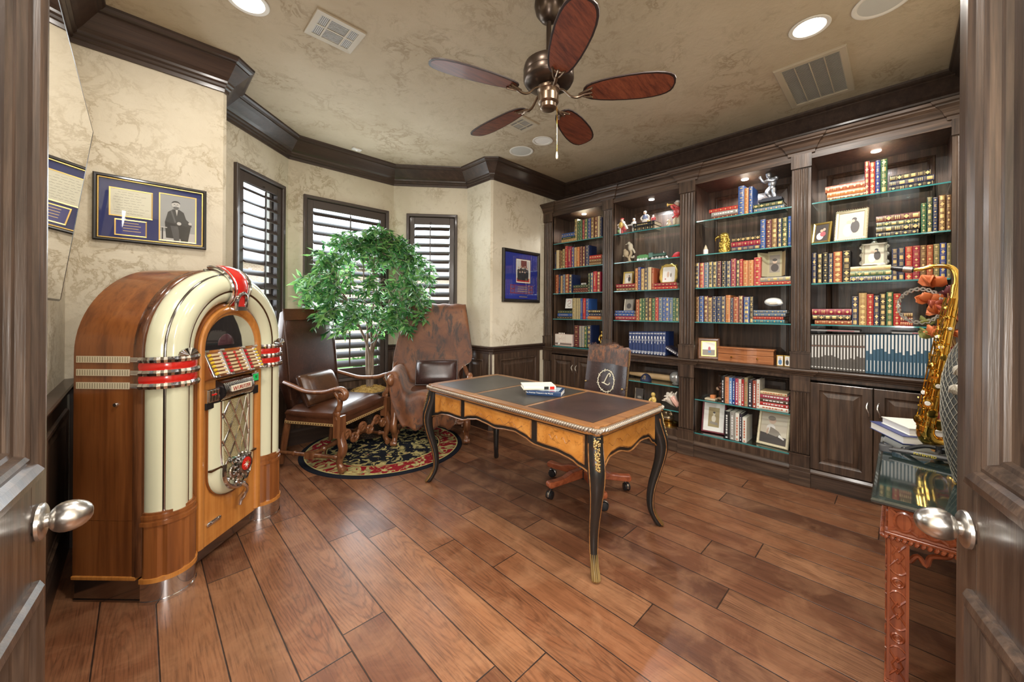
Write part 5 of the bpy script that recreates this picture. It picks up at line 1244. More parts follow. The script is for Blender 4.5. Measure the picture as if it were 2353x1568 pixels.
for k in range(260):
    u = rh.uniform(-1, .55); x = u*.212; z = top_z(x)-rh.uniform(0, .012); p = Vector(bpt(x, z)); q = rh.uniform(.010, .026)
    b.tube([p+Vector((0, rh.uniform(-.03, .03), 0)), p+Vector((rh.gauss(0, .006), rh.gauss(-.008, .01), q))], [.0011, .0003], 3, caps=False)
b.build('hide_fringe', HM2, bk_)
b = MB()
for sx in (-1, 1):
    for k in range(46):
        z = lerp(.56, 1.05, k/45); p = bpt(sx*(bw(z)+.002), z); b.ell((p[0], p[1]+.005, p[2]), (.0045, .006, .0055), 6, 4)
for sx in (-1, 1): b.ell((sx*.20, .18, .775), .009, 7, 5)
b.build('nail_trim', BRZ, bk_)
WHT = mat('stitched_white', (.66, .60, .45), .7)
def fp(x, z): p = bpt(x, z); u = x/bw(z); return Vector((p[0], p[1]-.030*(.35+.65*(1-abs(u)**6))-.003, p[2]))
b = MB(); cx, cz, R_ = -.012, .800, .086
for k in range(44):
    a = 2*pi*k/44; a2 = 2*pi*(k+1.35)/44; sgn = 1 if k % 2 else -1
    b.tube([fp(cx+(R_+.003*sgn)*cos(a), cz+(R_+.003*sgn)*sin(a)), fp(cx+(R_-.003*sgn)*cos(a2), cz+(R_-.003*sgn)*sin(a2))], .0034, 5)
for k in range(8):
    a = 2*pi*(k+.4)/8; b.tube([fp(cx+(R_-.012)*cos(a+.05), cz+(R_-.012)*sin(a+.05)), fp(cx+(R_+.012)*cos(a-.05), cz+(R_+.012)*sin(a-.05))], .002, 5)
b.build('barbed_circle', WHT, bk_)
b = MB(); Lp = smooth_path([(.026, .838), (.030, .856), (.018, .868), (.004, .858), (-.008, .830), (-.020, .800), (-.032, .784), (-.044, .780), (-.046, .786), (-.030, .790), (-.006, .780), (.016, .776), (.030, .790)] and [(cx+x, z, 0) for x, z in [(.030, .838), (.034, .852), (.022, .862), (.008, .850), (-.006, .824), (-.018, .798), (-.028, .784)]], 4)
b.tube([fp(p.x, p.y) for p in Lp], .0042, 6); b.tube([fp(p.x, p.y) for p in smooth_path([(cx-.046, .782, 0), (cx-.02, .779, 0), (cx+.004, .772, 0), (cx+.024, .774, 0), (cx+.036, .790, 0)], 4)], .0042, 6)
b.build('letter', WHT, bk_)
b = MB()
for sx in (-1, 1): b.tube(smooth_path([(sx*.27, .20, .60), (sx*.285, .06, .655), (sx*.285, -.12, .655), (sx*.28, -.19, .62), (sx*.275, -.14, .52), (sx*.25, -.06, .46)], 4), .019, 8)
b.build('arm_frame', CW, oc)
# ------------------------------------------------------------------ carved console table with marble top
con = thing('console_table', 'reddish carved fretwork console table with dark marble top, beside right door', 'console table', (2.47, -.150, 0))
CX, CY, CZT = .60, .205, .700
MA = wood('carved_mahogany', (.11, .022, .008), (.245, .058, .020), (.33, .095, .035), 'z', 1.2, .32, .35, .03)
MAX = wood('carved_mahogany_rail', (.11, .022, .008), (.245, .058, .020), (.33, .095, .035), 'y', 1.2, .32, .35, .03)
mm, n_, l_, bs_ = nm('dark_marble'); v_ = mapping(n_, l_, (1, 1, 1)); f_ = noise(n_, l_, v_, 5, 7, .65, 1.5); l_.new(ramp(n_, l_, f_, [(.3, (.008, .013, .012)), (.55, (.018, .028, .026)), (.72, (.05, .062, .056))]), bs_.inputs['Base Color']); bs_.inputs['Roughness'].default_value = .07; bs_.inputs['Coat Weight'].default_value = .4
b = MB()
pr_ = [(CX, CZT-.028), (CX+.006, CZT-.026), (CX+.012, CZT-.018), (CX+.012, CZT-.012), (CX+.004, CZT-.006), (CX, CZT)]
rows = []
for o_, z in ((-.02, CZT-.028), (.004, CZT-.028), (.012, CZT-.022), (.014, CZT-.014), (.010, CZT-.007), (.002, CZT-.004), (-.004, CZT)): rows.append([(sx*(CX+o_), sy*(CY+o_), z) for sx, sy in ((-1, -1), (1, -1), (1, 1), (-1, 1))])
b.grid(rows, 0, False, False, True); b.af([0+k for k in range(3, -1, -1)]); b.af([len(b.v)-4+k for k in range(4)]); b.build('marble_top', mm, con)
b = MB(); b.box(-CX+.020, -CY+.03, CZT-.13, CX-.020, CY-.03, CZT-.0285); b.build('apron', MA, con)
b = MB()
def fret_h(a0, a1, z0, z1, pos, ax, w=.0055):
    def P3(a, z): return (pos, a, z) if ax == 'y' else (a, pos, z)
    n = max(2, int(round((a1-a0)/.075))); st = (a1-a0)/n; zm = (z0+z1)/2; hz = (z1-z0)/2
    for k in range(n):
        c = a0+st*(k+.5)
        b.tube([P3(c+st*.34*cos(2*pi*j/18), zm+hz*.80*sin(2*pi*j/18)) for j in range(18)], w, 5, closed=True)
        for s_ in (-1, 1):
            b.tube([P3(c+st*.5*s_, z0+.004), P3(c+st*.24*s_, zm-hz*.55)], w, 5); b.tube([P3(c+st*.5*s_, z1-.004), P3(c+st*.24*s_, zm+hz*.55)], w, 5)
    for z in (z0, z1): b.tube([P3(a0, z), P3(a1, z)], w*1.1, 5)
fret_h(-CY+.035, CY-.035, CZT-.118, CZT-.036, -CX+.018, 'y'); fret_h(-CX+.04, CX-.04, CZT-.118, CZT-.036, CY-.028, 'x'); b.build('apron_fretwork', MAX, con)
b = MB()
for ax, a0, a1, pos in (('y', -CY+.018, CY-.018, -CX+.010), ('x', -CX+.012, CX-.012, CY-.018)):
    n = int((a1-a0)/.0145)
    for k in range(n):
        a = a0+(k+.5)*(a1-a0)/n; p = (pos, a, CZT-.138) if ax == 'y' else (a, pos, CZT-.138)
        b.M = Matrix.Translation(p) @ Matrix.Rotation(radians(32), 4, 'X' if ax == 'y' else 'Y'); b.ell((0, 0, 0), (.010, .0068, .010) if ax == 'y' else (.0068, .010, .010), 7, 5)
b.M = Matrix.Identity(4); b.build('gadroon_edge', MA, con)
b = MB(); b.box(-CX+.012, -CY+.02, CZT-.134, CX-.012, CY-.02, CZT-.122); b.build('apron_rail', MA, con, bevel=.003)
def fret_v(b, x, y0, y1, z0, z1, nrm):
    """leg fretwork on a face: lozenges, crosses and pierced rounds"""
    def P3(a, z): return (x, a, z) if nrm == 'x' else (a, x, z)
    ym = (y0+y1)/2; hw = (y1-y0)/2; n = 5; st = (z1-z0)/n
    for k in range(n):
        zc = z0+st*(k+.5)
        if k % 2 == 0:
            for s_ in (-1, 1):
                b.tube([P3(ym-s_*hw, zc-st*.46), P3(ym, zc-st*.12), P3(ym+s_*hw*.0, zc-st*.12)], .0035, 4); b.tube([P3(ym-s_*hw, zc+st*.46), P3(ym, zc+st*.12)], .0035, 4)
                b.tube([P3(ym, zc-st*.30), P3(ym+s_*hw*.62, zc), P3(ym, zc+st*.30)], .0035, 4)
        else:
            b.tube([P3(ym+hw*.70*cos(2*pi*j/14), zc+hw*.70*sin(2*pi*j/14)) for j in range(14)], .004, 4, closed=True)
            b.tube([P3(ym+hw*.36*cos(2*pi*j/10), zc+hw*.36*sin(2*pi*j/10)) for j in range(10)], .003, 4, closed=True)
            for s_ in (-1, 1): b.tube([P3(ym-hw, zc+s_*st*.46), P3(ym-hw*.5, zc+s_*st*.34), P3(ym, zc+s_*st*.30), P3(ym+hw*.5, zc+s_*st*.34), P3(ym+hw, zc+s_*st*.46)], .0035, 4)
for sx in (-1, 1):
    for sy in (-1, 1):
        b = MB(); x0, x1 = sorted((sx*(CX-.022), sx*(CX-.078))); y0, y1 = sorted((sy*(CY-.028), sy*(CY-.083)))
        b.box(x0, y0, .055, x1, y1, CZT-.14); b.box(x0-.006, y0-.006, 0, x1+.006, y1+.006, .048); b.box(x0-.003, y0-.003, .048, x1+.003, y1+.003, .056); lg = b.build('leg', MA, con, bevel=.003)
        b = MB(); xo = sx*(CX-.022)+sx*.001; yo = sy*(CY-.028)+sy*.001
        fret_v(b, xo, y0+.006, y1-.006, .07, CZT-.15, 'x'); fret_v(b, yo, x0+.006, x1-.006, .07, CZT-.15, 'y')
        for y in (y0+.004, y1-.004): b.box(xo-.003, y-.004, .06, xo+.003, y+.004, CZT-.145)
        b.build('leg_fretwork', MA, lg)
        b = MB(); P = []
        if sx < 0:
            yi = y0 if sy > 0 else y1; d = -1 if sy > 0 else 1
            b.tube(smooth_path([(sx*(CX-.05), yi, CZT-.22), (sx*(CX-.05), yi+d*.020, CZT-.19), (sx*(CX-.05), yi+d*.040, CZT-.215), (sx*(CX-.05), yi+d*.050, CZT-.180), (sx*(CX-.05), yi+d*.085, CZT-.165), (sx*(CX-.05), yi+d*.10, CZT-.15)], 4), .008, 7); b.build('corner_bracket', MA, con)
# books on the console
b_ = flat_book('large_book', 'large navy-covered book lying at the far end of the console', 2.882, -.050, CZT+.0005, .285, .225, .040, radians(27), mat('book_navy', (.045, .055, .17), .4), M['white'])
b_ = flat_book('album_book', 'white clothbound book on top of the navy book on the console', 2.875, -.060, CZT+.0415, .230, .170, .036, radians(27), mat('book_white', (.74, .73, .66), .5), M['white'])
# ------------------------------------------------------------------ saxophone on its stand
sax = thing('saxophone', 'gold saxophone standing upright on the console table', 'saxophone', (.008, -.010, -.020))
GB = mat('sax_lacquer', (.86, .56, .13), .12, 1)
B0, T0 = Vector((2.560, -.075, .835)), Vector((2.487, -.160, 1.485)); ax = (T0-B0).normalized()
sv_ = Vector((.30, -.95, 0)); sv_ = (sv_-ax*sv_.dot(ax)).normalized(); tv = ax.cross(sv_)     # sv: towards the bell; tv: sideways
def sp3(h, s_, t): return B0+ax*h+sv_*s_+tv*t
b = MB(); b.tube([sp3(h, 0, 0) for h in (0, .1, .3, .5, .655)], [.030, .0275, .022, .0165, .0125], 14)
for h in (.02, .20, .40, .56, .64): b.tube([sp3(h-.004, 0, 0), sp3(h+.004, 0, 0)], lerp(.0335, .0155, h/.655), 14)
b.build('body_tube', GB, sax)
b = MB(); P = [sp3(.0, 0, 0)]+[sp3(-.055*sin(pi*k/10), .055-.055*cos(pi*k/10), 0) for k in range(1, 10)]+[sp3(0, .110, 0)]
b.tube(P, [lerp(.030, .036, k/(len(P)-1)) for k in range(len(P))], 14); b.tube([sp3(-.06, .04, 0), sp3(-.064, .07, 0)], .034, 10); b.build('bow', GB, sax)
b = MB(); hs_ = [0, .08, .16, .24, .29, .325, .345, .352]; rs_ = [.036, .040, .045, .052, .059, .068, .078, .082]
b.tube([sp3(h, .110+.020*(h/.35)**2, 0) for h in hs_], rs_, 20, caps=False); b.tube([sp3(.352+.003*cos(2*pi*j/2), .13, 0) for j in range(2)], .0825, 20, caps=False)
o = b.build('bell', GB, sax); sdm = o.modifiers.new('thick', 'SOLIDIFY'); sdm.thickness = .0025
b = MB(); NK = smooth_path([sp3(.655, 0, 0), sp3(.700, -.004, .002), Vector((2.488, -.145, 1.567)), Vector((2.498, -.100, 1.578)), Vector((2.505, -.055, 1.568)), Vector((2.510, -.025, 1.567))], 5)
b.tube(NK, [lerp(.0125, .0075, k/(len(NK)-1)) for k in range(len(NK))], 12); b.tube([sp3(.645, 0, 0), sp3(.668, 0, 0)], .017, 12); b.build('neck', GB, sax)
MP = [Vector((2.508, -.035, 1.567)), Vector((2.515, .010, 1.575)), Vector((2.520, .038, 1.583))]
b = MB(); b.tube(MP, [.0125, .0135, .0105], 12); b.build('mouthpiece', mat('ebonite', (.02, .02, .023), .25), sax)
b = MB(); b.tube([MP[0].lerp(MP[1], .1), MP[0].lerp(MP[1], .75)], .0150, 12); b.build('ligature', M['nickel'], sax)
# keywork: rods, cups, guards
b = MB(); rk_ = random.Random(21)
for t, s_ in ((.034, .0), (-.036, .008), (-.036, -.010), (-.028, -.026), (-.012, -.035), (.012, -.036)):
    b.tube([sp3(.03, s_*.9, t*1.05), sp3(.34, s_*.85, t*.92), sp3(.61, s_*.7, t*.72)], .0026, 6)
    for k in range(9): h = .05+.06*k; q = lerp(1.05, .72, h/.6); b.tube([sp3(h, s_*q*.6, t*q*.6), sp3(h, s_*q*1.05, t*q*1.08)], .0034, 6)
for k in range(60):
    h = rk_.uniform(.03, .60); t = rk_.choice((-1, -1, -1, 1))*rk_.uniform(.008, .036); s_ = rk_.uniform(-.040, -.01); b.tube([sp3(h, s_, t), sp3(h+rk_.uniform(-.04, .04), s_+rk_.uniform(-.01, .004), t+rk_.uniform(-.016, .016))], .0028, 5)
b.build('key_rods', GB, sax)
PRL = mat('pearl', (.78, .76, .70), .2, 0, .6); kn_ = 0
for k in range(13):
    h = .05+.043*k; a = (-.35, -1.45, -.95)[k % 3]; r0 = lerp(.037, .021, h/.6); rr_ = lerp(.019, .0095, k/12)
    d = (-sv_*cos(a)+tv*sin(a)).normalized(); c = sp3(h, 0, 0)+d*(r0+.004)
    b = MB(); b.tube([c-d*.006, c, c+d*.003, c+d*.0045], [rr_*.9, rr_, rr_, rr_*.55], 14); kc = b.build('key_cup', GB, sax)
    if k in (2, 3, 4, 8, 9, 10): b = MB(); b.tube([c+d*.004, c+d*.007], [rr_*.62, rr_*.5], 12); b.build('pearl_touch', PRL, kc)
for k, (h, a) in enumerate(((.10, 1.9), (.20, 1.8), (.02, 1.7))):
    d = (-sv_*cos(a)+tv*sin(a)).normalized(); c = sp3(h, .055, 0)+d*.040; b = MB(); b.tube([c-d*.004, c, c+d*.004], [.024, .025, .016], 16); kc = b.build('low_key_cup', GB, sax)
    b = MB(); b.tube([c+d*.016+sp3(0, 0, 0)*0+ax*(.026*cos(2*pi*j/12))+sv_*(.026*sin(2*pi*j/12)) for j in range(12)], .0028, 5, closed=True); b.build('key_guard', GB, kc)
b = MB(); b.tube([sp3(.28, .02, .0), sp3(.28, .085, 0)], .004, 6); b.tube([sp3(.05, .02, .01), sp3(.05, .10, .01)], .004, 6); b.build('bell_brace', GB, sax)
st_ = thing('saxophone_stand', 'black folding instrument stand holding up the saxophone', 'stand', (2.538, -.13, CZT+.0005))
b = MB()
for a in (1.3, 3.95, 5.5): b.tube(smooth_path([(0, 0, .05), (.05*cos(a), .05*sin(a), .045), (.11*cos(a), .11*sin(a), .012)], 3), .009, 8); b.ell((.115*cos(a), .115*sin(a), .011), (.013, .013, .011), 8, 6)
b.tube([(0, 0, .03), (0, .0, .060)], .016, 10); b.build('tripod', M['black'], st_)
b = MB(); b.tube([(-.055, .16, .020), (-.07, .05, .026), (-.085, -.09, .030)], .0150, 8, sq=.75); b.cbox((-.052, .172, .020), (.030, .044, .030)); b.tube([(-.075, .02, .024), (0, 0, .04)], .008, 6); arm = b.build('support_arm', mat('stand_plastic', (.035, .036, .038), .35), st_, bevel=.002)
text('lettering', 'PATENTED', .014, mat('yellow_print', (.75, .62, .05), .5), st_.matrix_world @ Matrix.Translation((2.538-.0945, -.13+.050, CZT+.0290)) @ Matrix.Rotation(radians(-97), 4, 'Z') @ Matrix.Rotation(pi/2, 4, 'X'), None, .0003)
tx = bpy.data.objects[[o.name for o in bpy.data.objects if o.name.startswith('lettering')][-1]]
mw = tx.matrix_world.copy(); tx.parent = arm; tx.matrix_world = Matrix.Translation((-2.538, .13, -CZT-.0005)) @ mw
b = MB(); b.tube([(.03, .045, .050), (.03, .045, .068), (.03, .02, .075)], .008, 7); b.tube([(0, 0, .055), (.0, -.02, .061)], .009, 7); b.build('cradle', M['black'], st_)
# ------------------------------------------------------------------ netted vase with shells, red vase of dried leaves
vs_ = thing('netted_vase', 'tall dark grey vase wrapped in fishing net, shells and cords', 'vase', (2.215, -.225, CZT+.0005))
vp = [(0, 0), (.062, 0), (.075, .01), (.098, .12), (.112, .26), (.110, .40), (.088, .50), (.056, .56), (.046, .60), (.058, .63), (.050, .63), (.040, .60)]
b = MB(); b.lathe(vp, 32); b.build('body', mat('vase_slate', (.055, .058, .055), .55), vs_)
def vr(z):
    for (r0, z0), (r1, z1) in zip(vp[1:-3], vp[2:-2]):
        if z0 <= z <= z1: return lerp(r0, r1, (z-z0)/max(1e-6, z1-z0))
    return .05
b = MB()
for k in range(30):
    for sg in (-1, 1): b.tube([((vr(z)+.002)*cos(2*pi*k/30+sg*z*5.5), (vr(z)+.002)*sin(2*pi*k/30+sg*z*5.5), z) for z in [.012+.55*j/22 for j in range(23)]], .0011, 3, caps=False)
b.build('fishing_net', mat('net_cord', (.30, .29, .24), .8), vs_)
SHL = mat('shell_grey', (.36, .33, .27), .5)
for a, z, r_ in ((2.55, .44, .030), (2.9, .40, .026), (2.45, .37, .024), (2.75, .325, .020)):
    q = vr(z)+.012; b = MB(); b.M = Matrix.Translation((q*cos(a), q*sin(a), z)) @ Matrix.Rotation(a, 4, 'Z'); b.ell((0, 0, 0), (.014, r_, r_*.8), 10, 7)
    for k in range(5): b.tube([(.010, (k-2)*r_*.35, -r_*.5), (.016, (k-2)*r_*.2, 0), (.010, 0, r_*.7)], .003, 5)
    b.build('shell', SHL, vs_)
b = MB()
for dy in (0, .02): b.tube(smooth_path([((vr(.31)+.008)*cos(2.7+dy*3), (vr(.31)+.008)*sin(2.7+dy*3), .31), ((vr(.22)+.010)*cos(2.72-dy*2), (vr(.22)+.010)*sin(2.72-dy*2), .22), ((vr(.14)+.014)*cos(2.85+dy*4), (vr(.14)+.014)*sin(2.85+dy*4), .145)], 4), .0045, 6)
b.build('tied_cord', mat('cord_tan', (.42, .30, .22), .8), vs_)
rv = thing('red_vase', 'dark red glass vase of dried orange leaves behind the saxophone', 'vase', (2.93, -.215, CZT+.0005))
b = MB(); b.lathe([(0, 0), (.05, 0), (.058, .01), (.075, .10), (.085, .20), (.076, .32), (.048, .42), (.034, .47), (.040, .49), (.034, .49), (.028, .46)], 28); b.build('body', mat('ruby_glass', (.16, .008, .008), .10, 0, .6), rv)
OL = [mat('leaf_orange', (.50, .13, .035), .6), mat('leaf_rust', (.30, .06, .03), .6), mat('leaf_wine', (.12, .02, .025), .6), mat('leaf_olive', (.22, .23, .06), .6)]
rl = random.Random(31)
for k in range(16):
    c = Vector((rl.uniform(-.10, .04), rl.uniform(-.02, .12), .56+rl.uniform(-.04, .24))); b = MB(); s_ = rl.uniform(.045, .070)
    for j in range(5):
        a = 2*pi*j/5+rl.random(); d = Vector((cos(a), sin(a)*.7, .5+rl.uniform(-.5, .7))).normalized(); x = d.cross(Vector((rl.gauss(0, 1), rl.gauss(0, 1), 1))).normalized(); up = x.cross(d)
        P = [[c+d*(s_*t)+x*(w*s_*u)+up*(s_*(.25*t*t-.12*(1-u*u))) for u in (-1, -.4, .4, 1)] for t, w in ((0, .08), (.35, .40), (.7, .46), (1.05, .05))]
        b.grid(P, 0, True)
    o = b.build('dried_leaf', OL[[0, 0, 0, 1, 2, 0, 3][k % 7]], rv, fix=False); m_ = o.modifiers.new('thick', 'SOLIDIFY'); m_.thickness = .0015
b = MB()
for k in range(6): b.tube(smooth_path([(0, 0, .40), (rl.uniform(-.04, .0), rl.uniform(0, .05), .52), (rl.uniform(-.11, -.02), rl.uniform(.0, .11), .60+.03*k)], 3), .003, 5)
b.build('stems', mat('dry_stem', (.30, .17, .06), .8), rv)
wr_ = thing('wire_ring', 'twisted silver wire ring leaning in the dried leaf arrangement', 'ring', (2.925, -.075, 1.39))
b = MB()
for s_ in (0, 1):
    b.tube([((.088+.006*cos(j*1.2+s_*pi))*cos(2*pi*j/60)*.35, (.088+.006*cos(j*1.2+s_*pi))*cos(2*pi*j/60)*.9, (.088+.006*cos(j*1.2+s_*pi))*sin(2*pi*j/60)+.006*sin(j*1.2+s_*pi)) for j in range(60)], .0045, 6, closed=True)
b.build('ring', M['nickel'], wr_)
# ------------------------------------------------------------------ books on the shelves
CC = dict(blue=(.030, .085, .27), forest=(.012, .045, .028), tan=(.42, .25, .10), olive=(.20, .17, .075), green=(.022, .105, .042), crimson=(.26, .014, .035), royal=(.022, .045, .22), brown=(.16, .075, .030), maroon=(.11, .014, .018), cream=(.58, .47, .28), navy=(.014, .024, .075), red=(.40, .022, .022), orange=(.46, .16, .040), rust=(.34, .075, .028), slate=(.10, .15, .22), black=(.013, .013, .015), khaki=(.34, .28, .15), grey=(.28, .27, .24), teal=(.035, .17, .21), setblue=(.018, .035, .12), setgrey=(.105, .095, .085), setteal=(.045, .11, .17), peach=(.58, .25, .12), skyblue=(.15, .30, .58), rose=(.44, .06, .10), white=(.72, .70, .62), ink=(.03, .025, .04), brick=(.33, .07, .045), dkbrown=(.075, .035, .018))
CN = dict(forest='dark green', royal='royal blue', setblue='navy', setgrey='charcoal', setteal='steel blue', skyblue='light blue', rose='rose pink', ink='dark purple', brick='brick red', dkbrown='dark brown', khaki='khaki', slate='slate blue')
CM = {}
def cover(c):
    if c not in CM: CM[c] = mat('cover_'+CN.get(c, c).replace(' ', '_'), CC[c], .38, 0, .15)
    return CM[c]
PG = mat('page_edges', (.58, .50, .36), .8); PGW = mat('page_edges_white', (.70, .67, .58), .8); WL = mat('white_print', (.72, .72, .70), .6); OLN = mat('orange_print', (.5, .12, .05), .6)
DPT = .17
def book_mesh(name, w, h, c, st, rnd, d=DPT):
    """spine at x=0 facing -x, thickness along y from 0 to w, height along z"""
    b = MB(); bu = min(.006, w*.14); n = 5; t = .0025
    arcp = [(-bu*sin(pi*k/n), w*k/n) for k in range(n+1)]
    b.prism(arcp+[(.006, w), (.006, 0)], 0, h, 'z', 0, True)
    b.box(.005, 0, 0, d, t, h); b.box(.005, w-t, 0, d, w, h)
    def strip(z0, z1, f0=.08, f1=.92, m=1, e=.0006):
        A = []
        for k in range(n+1):
            f = lerp(f0, f1, k/n); x = -bu*sin(pi*f)-e; A.append((b.av((x, w*f, z0)), b.av((x, w*f, z1))))
        for k in range(n): b.af((A[k][0], A[k+1][0], A[k+1][1], A[k][1]), m, False)
    def loz(zc, hz, fw):
        pts = [(zc-hz, .5), (zc, .5+fw), (zc+hz, .5), (zc, .5-fw)]; b.poly([(-bu*sin(pi*f)-.0010, w*f, z) for z, f in pts], 1)
    mats = [cover(c), M['gilt'] if st not in (4, 5, 6, 7) else WL, OLN]
    if st in (1, 2, 3):
        nb = rnd.choice((4, 5, 5))
        for k in range(1, nb+1):
            z = h*k/(nb+1)
            if st != 3: strip(z-.0022, z+.0022, 0, 1, 0, .0016)
            strip(z-.0036, z-.0026); strip(z+.0026, z+.0036)
        strip(.004, .006); strip(h-.006, h-.004)
        for k in range(nb+1):
            zc = h*(k+.5)/(nb+1); hz = h/(nb+1)*.5
            if st == 2:
                q = (k+int(rnd.random()*2)) % 3
                if q == 0: strip(zc-hz*.60, zc+hz*.60, .2, .8)
                elif q == 1: loz(zc, hz*.62, .34); strip(zc-hz*.74, zc-hz*.68, .14, .86); strip(zc+hz*.68, zc+hz*.74, .14, .86)
                else:
                    for j in range(3): strip(zc-hz*.5+hz*.42*j, zc-hz*.5+hz*.42*j+hz*.2, .2, .8)
            elif k == nb-1:
                for j in range(3): strip(zc-hz*.4+hz*.34*j, zc-hz*.4+hz*.34*j+hz*.14, .2+.05*(j % 2), .8-.05*(j % 2))
            elif st == 1: loz(zc, hz*.42, .24)
            else: strip(zc-hz*.2, zc+hz*.2, .3, .7)
    elif st == 0:
        strip(h*.86, h*.872, .05, .95); strip(h*.10, h*.112, .05, .95)
        z = h*.3
        while z < h*.78: l_ = rnd.uniform(.006, .018); strip(z, z+l_, .38, .62); z += l_+.005
    elif st == 4:
        z = h*.18; m_ = 1 if c not in ('white', 'cream', 'peach', 'khaki') else 2
        while z < h*.86: l_ = rnd.uniform(.008, .022); strip(z, min(z+l_, h*.88), .34, .66, m_); z += l_+.006
        strip(h*.03, h*.08, .3, .7, m_)
    elif st == 5:
        for z in (.06, .09, .12, .60, .64, .90, .93): strip(h*z, h*z+.003, .05, .95)
        strip(h*.68, h*.80, .3, .7); strip(h*(.50 if rnd.random() < .5 else .46), h*.57, .4, .6); strip(h*.015, h*.045, .25, .75)
    elif st == 6:
        strip(h*.70, h*.97, .30, .70); strip(h*.665, h*.672, .1, .9, 2); strip(h*rnd.uniform(.30, .42), h*.64, .26, .74); strip(h*.05, h*.08, .2, .8)
    elif st == 7:
        strip(h*rnd.uniform(.50, .66), h*.985, .2, .8); strip(h*.06, h*.34, .38, .62)
    o = b.build(name, mats, ang=50)
    p = MB(); p.box(.0045, t, .003, d-.004, w-t, h-.003); p.build('page_block', PGW if st in (4, 7) else PG, o)
    return o
ORD = ['first', 'second', 'third', 'fourth', 'fifth', 'sixth', 'seventh', 'eighth', 'ninth', 'tenth', 'eleventh', 'twelfth', 'thirteenth', 'fourteenth', 'fifteenth', 'sixteenth', 'seventeenth', 'eighteenth', 'nineteenth', 'twentieth']
SHN = ['top shelf', 'second shelf', 'third shelf', 'fourth shelf', 'worktop', 'lower glass shelf', 'bottom niche']
BYN = ['', 'leftmost bay', 'second bay', 'third bay', 'rightmost bay']
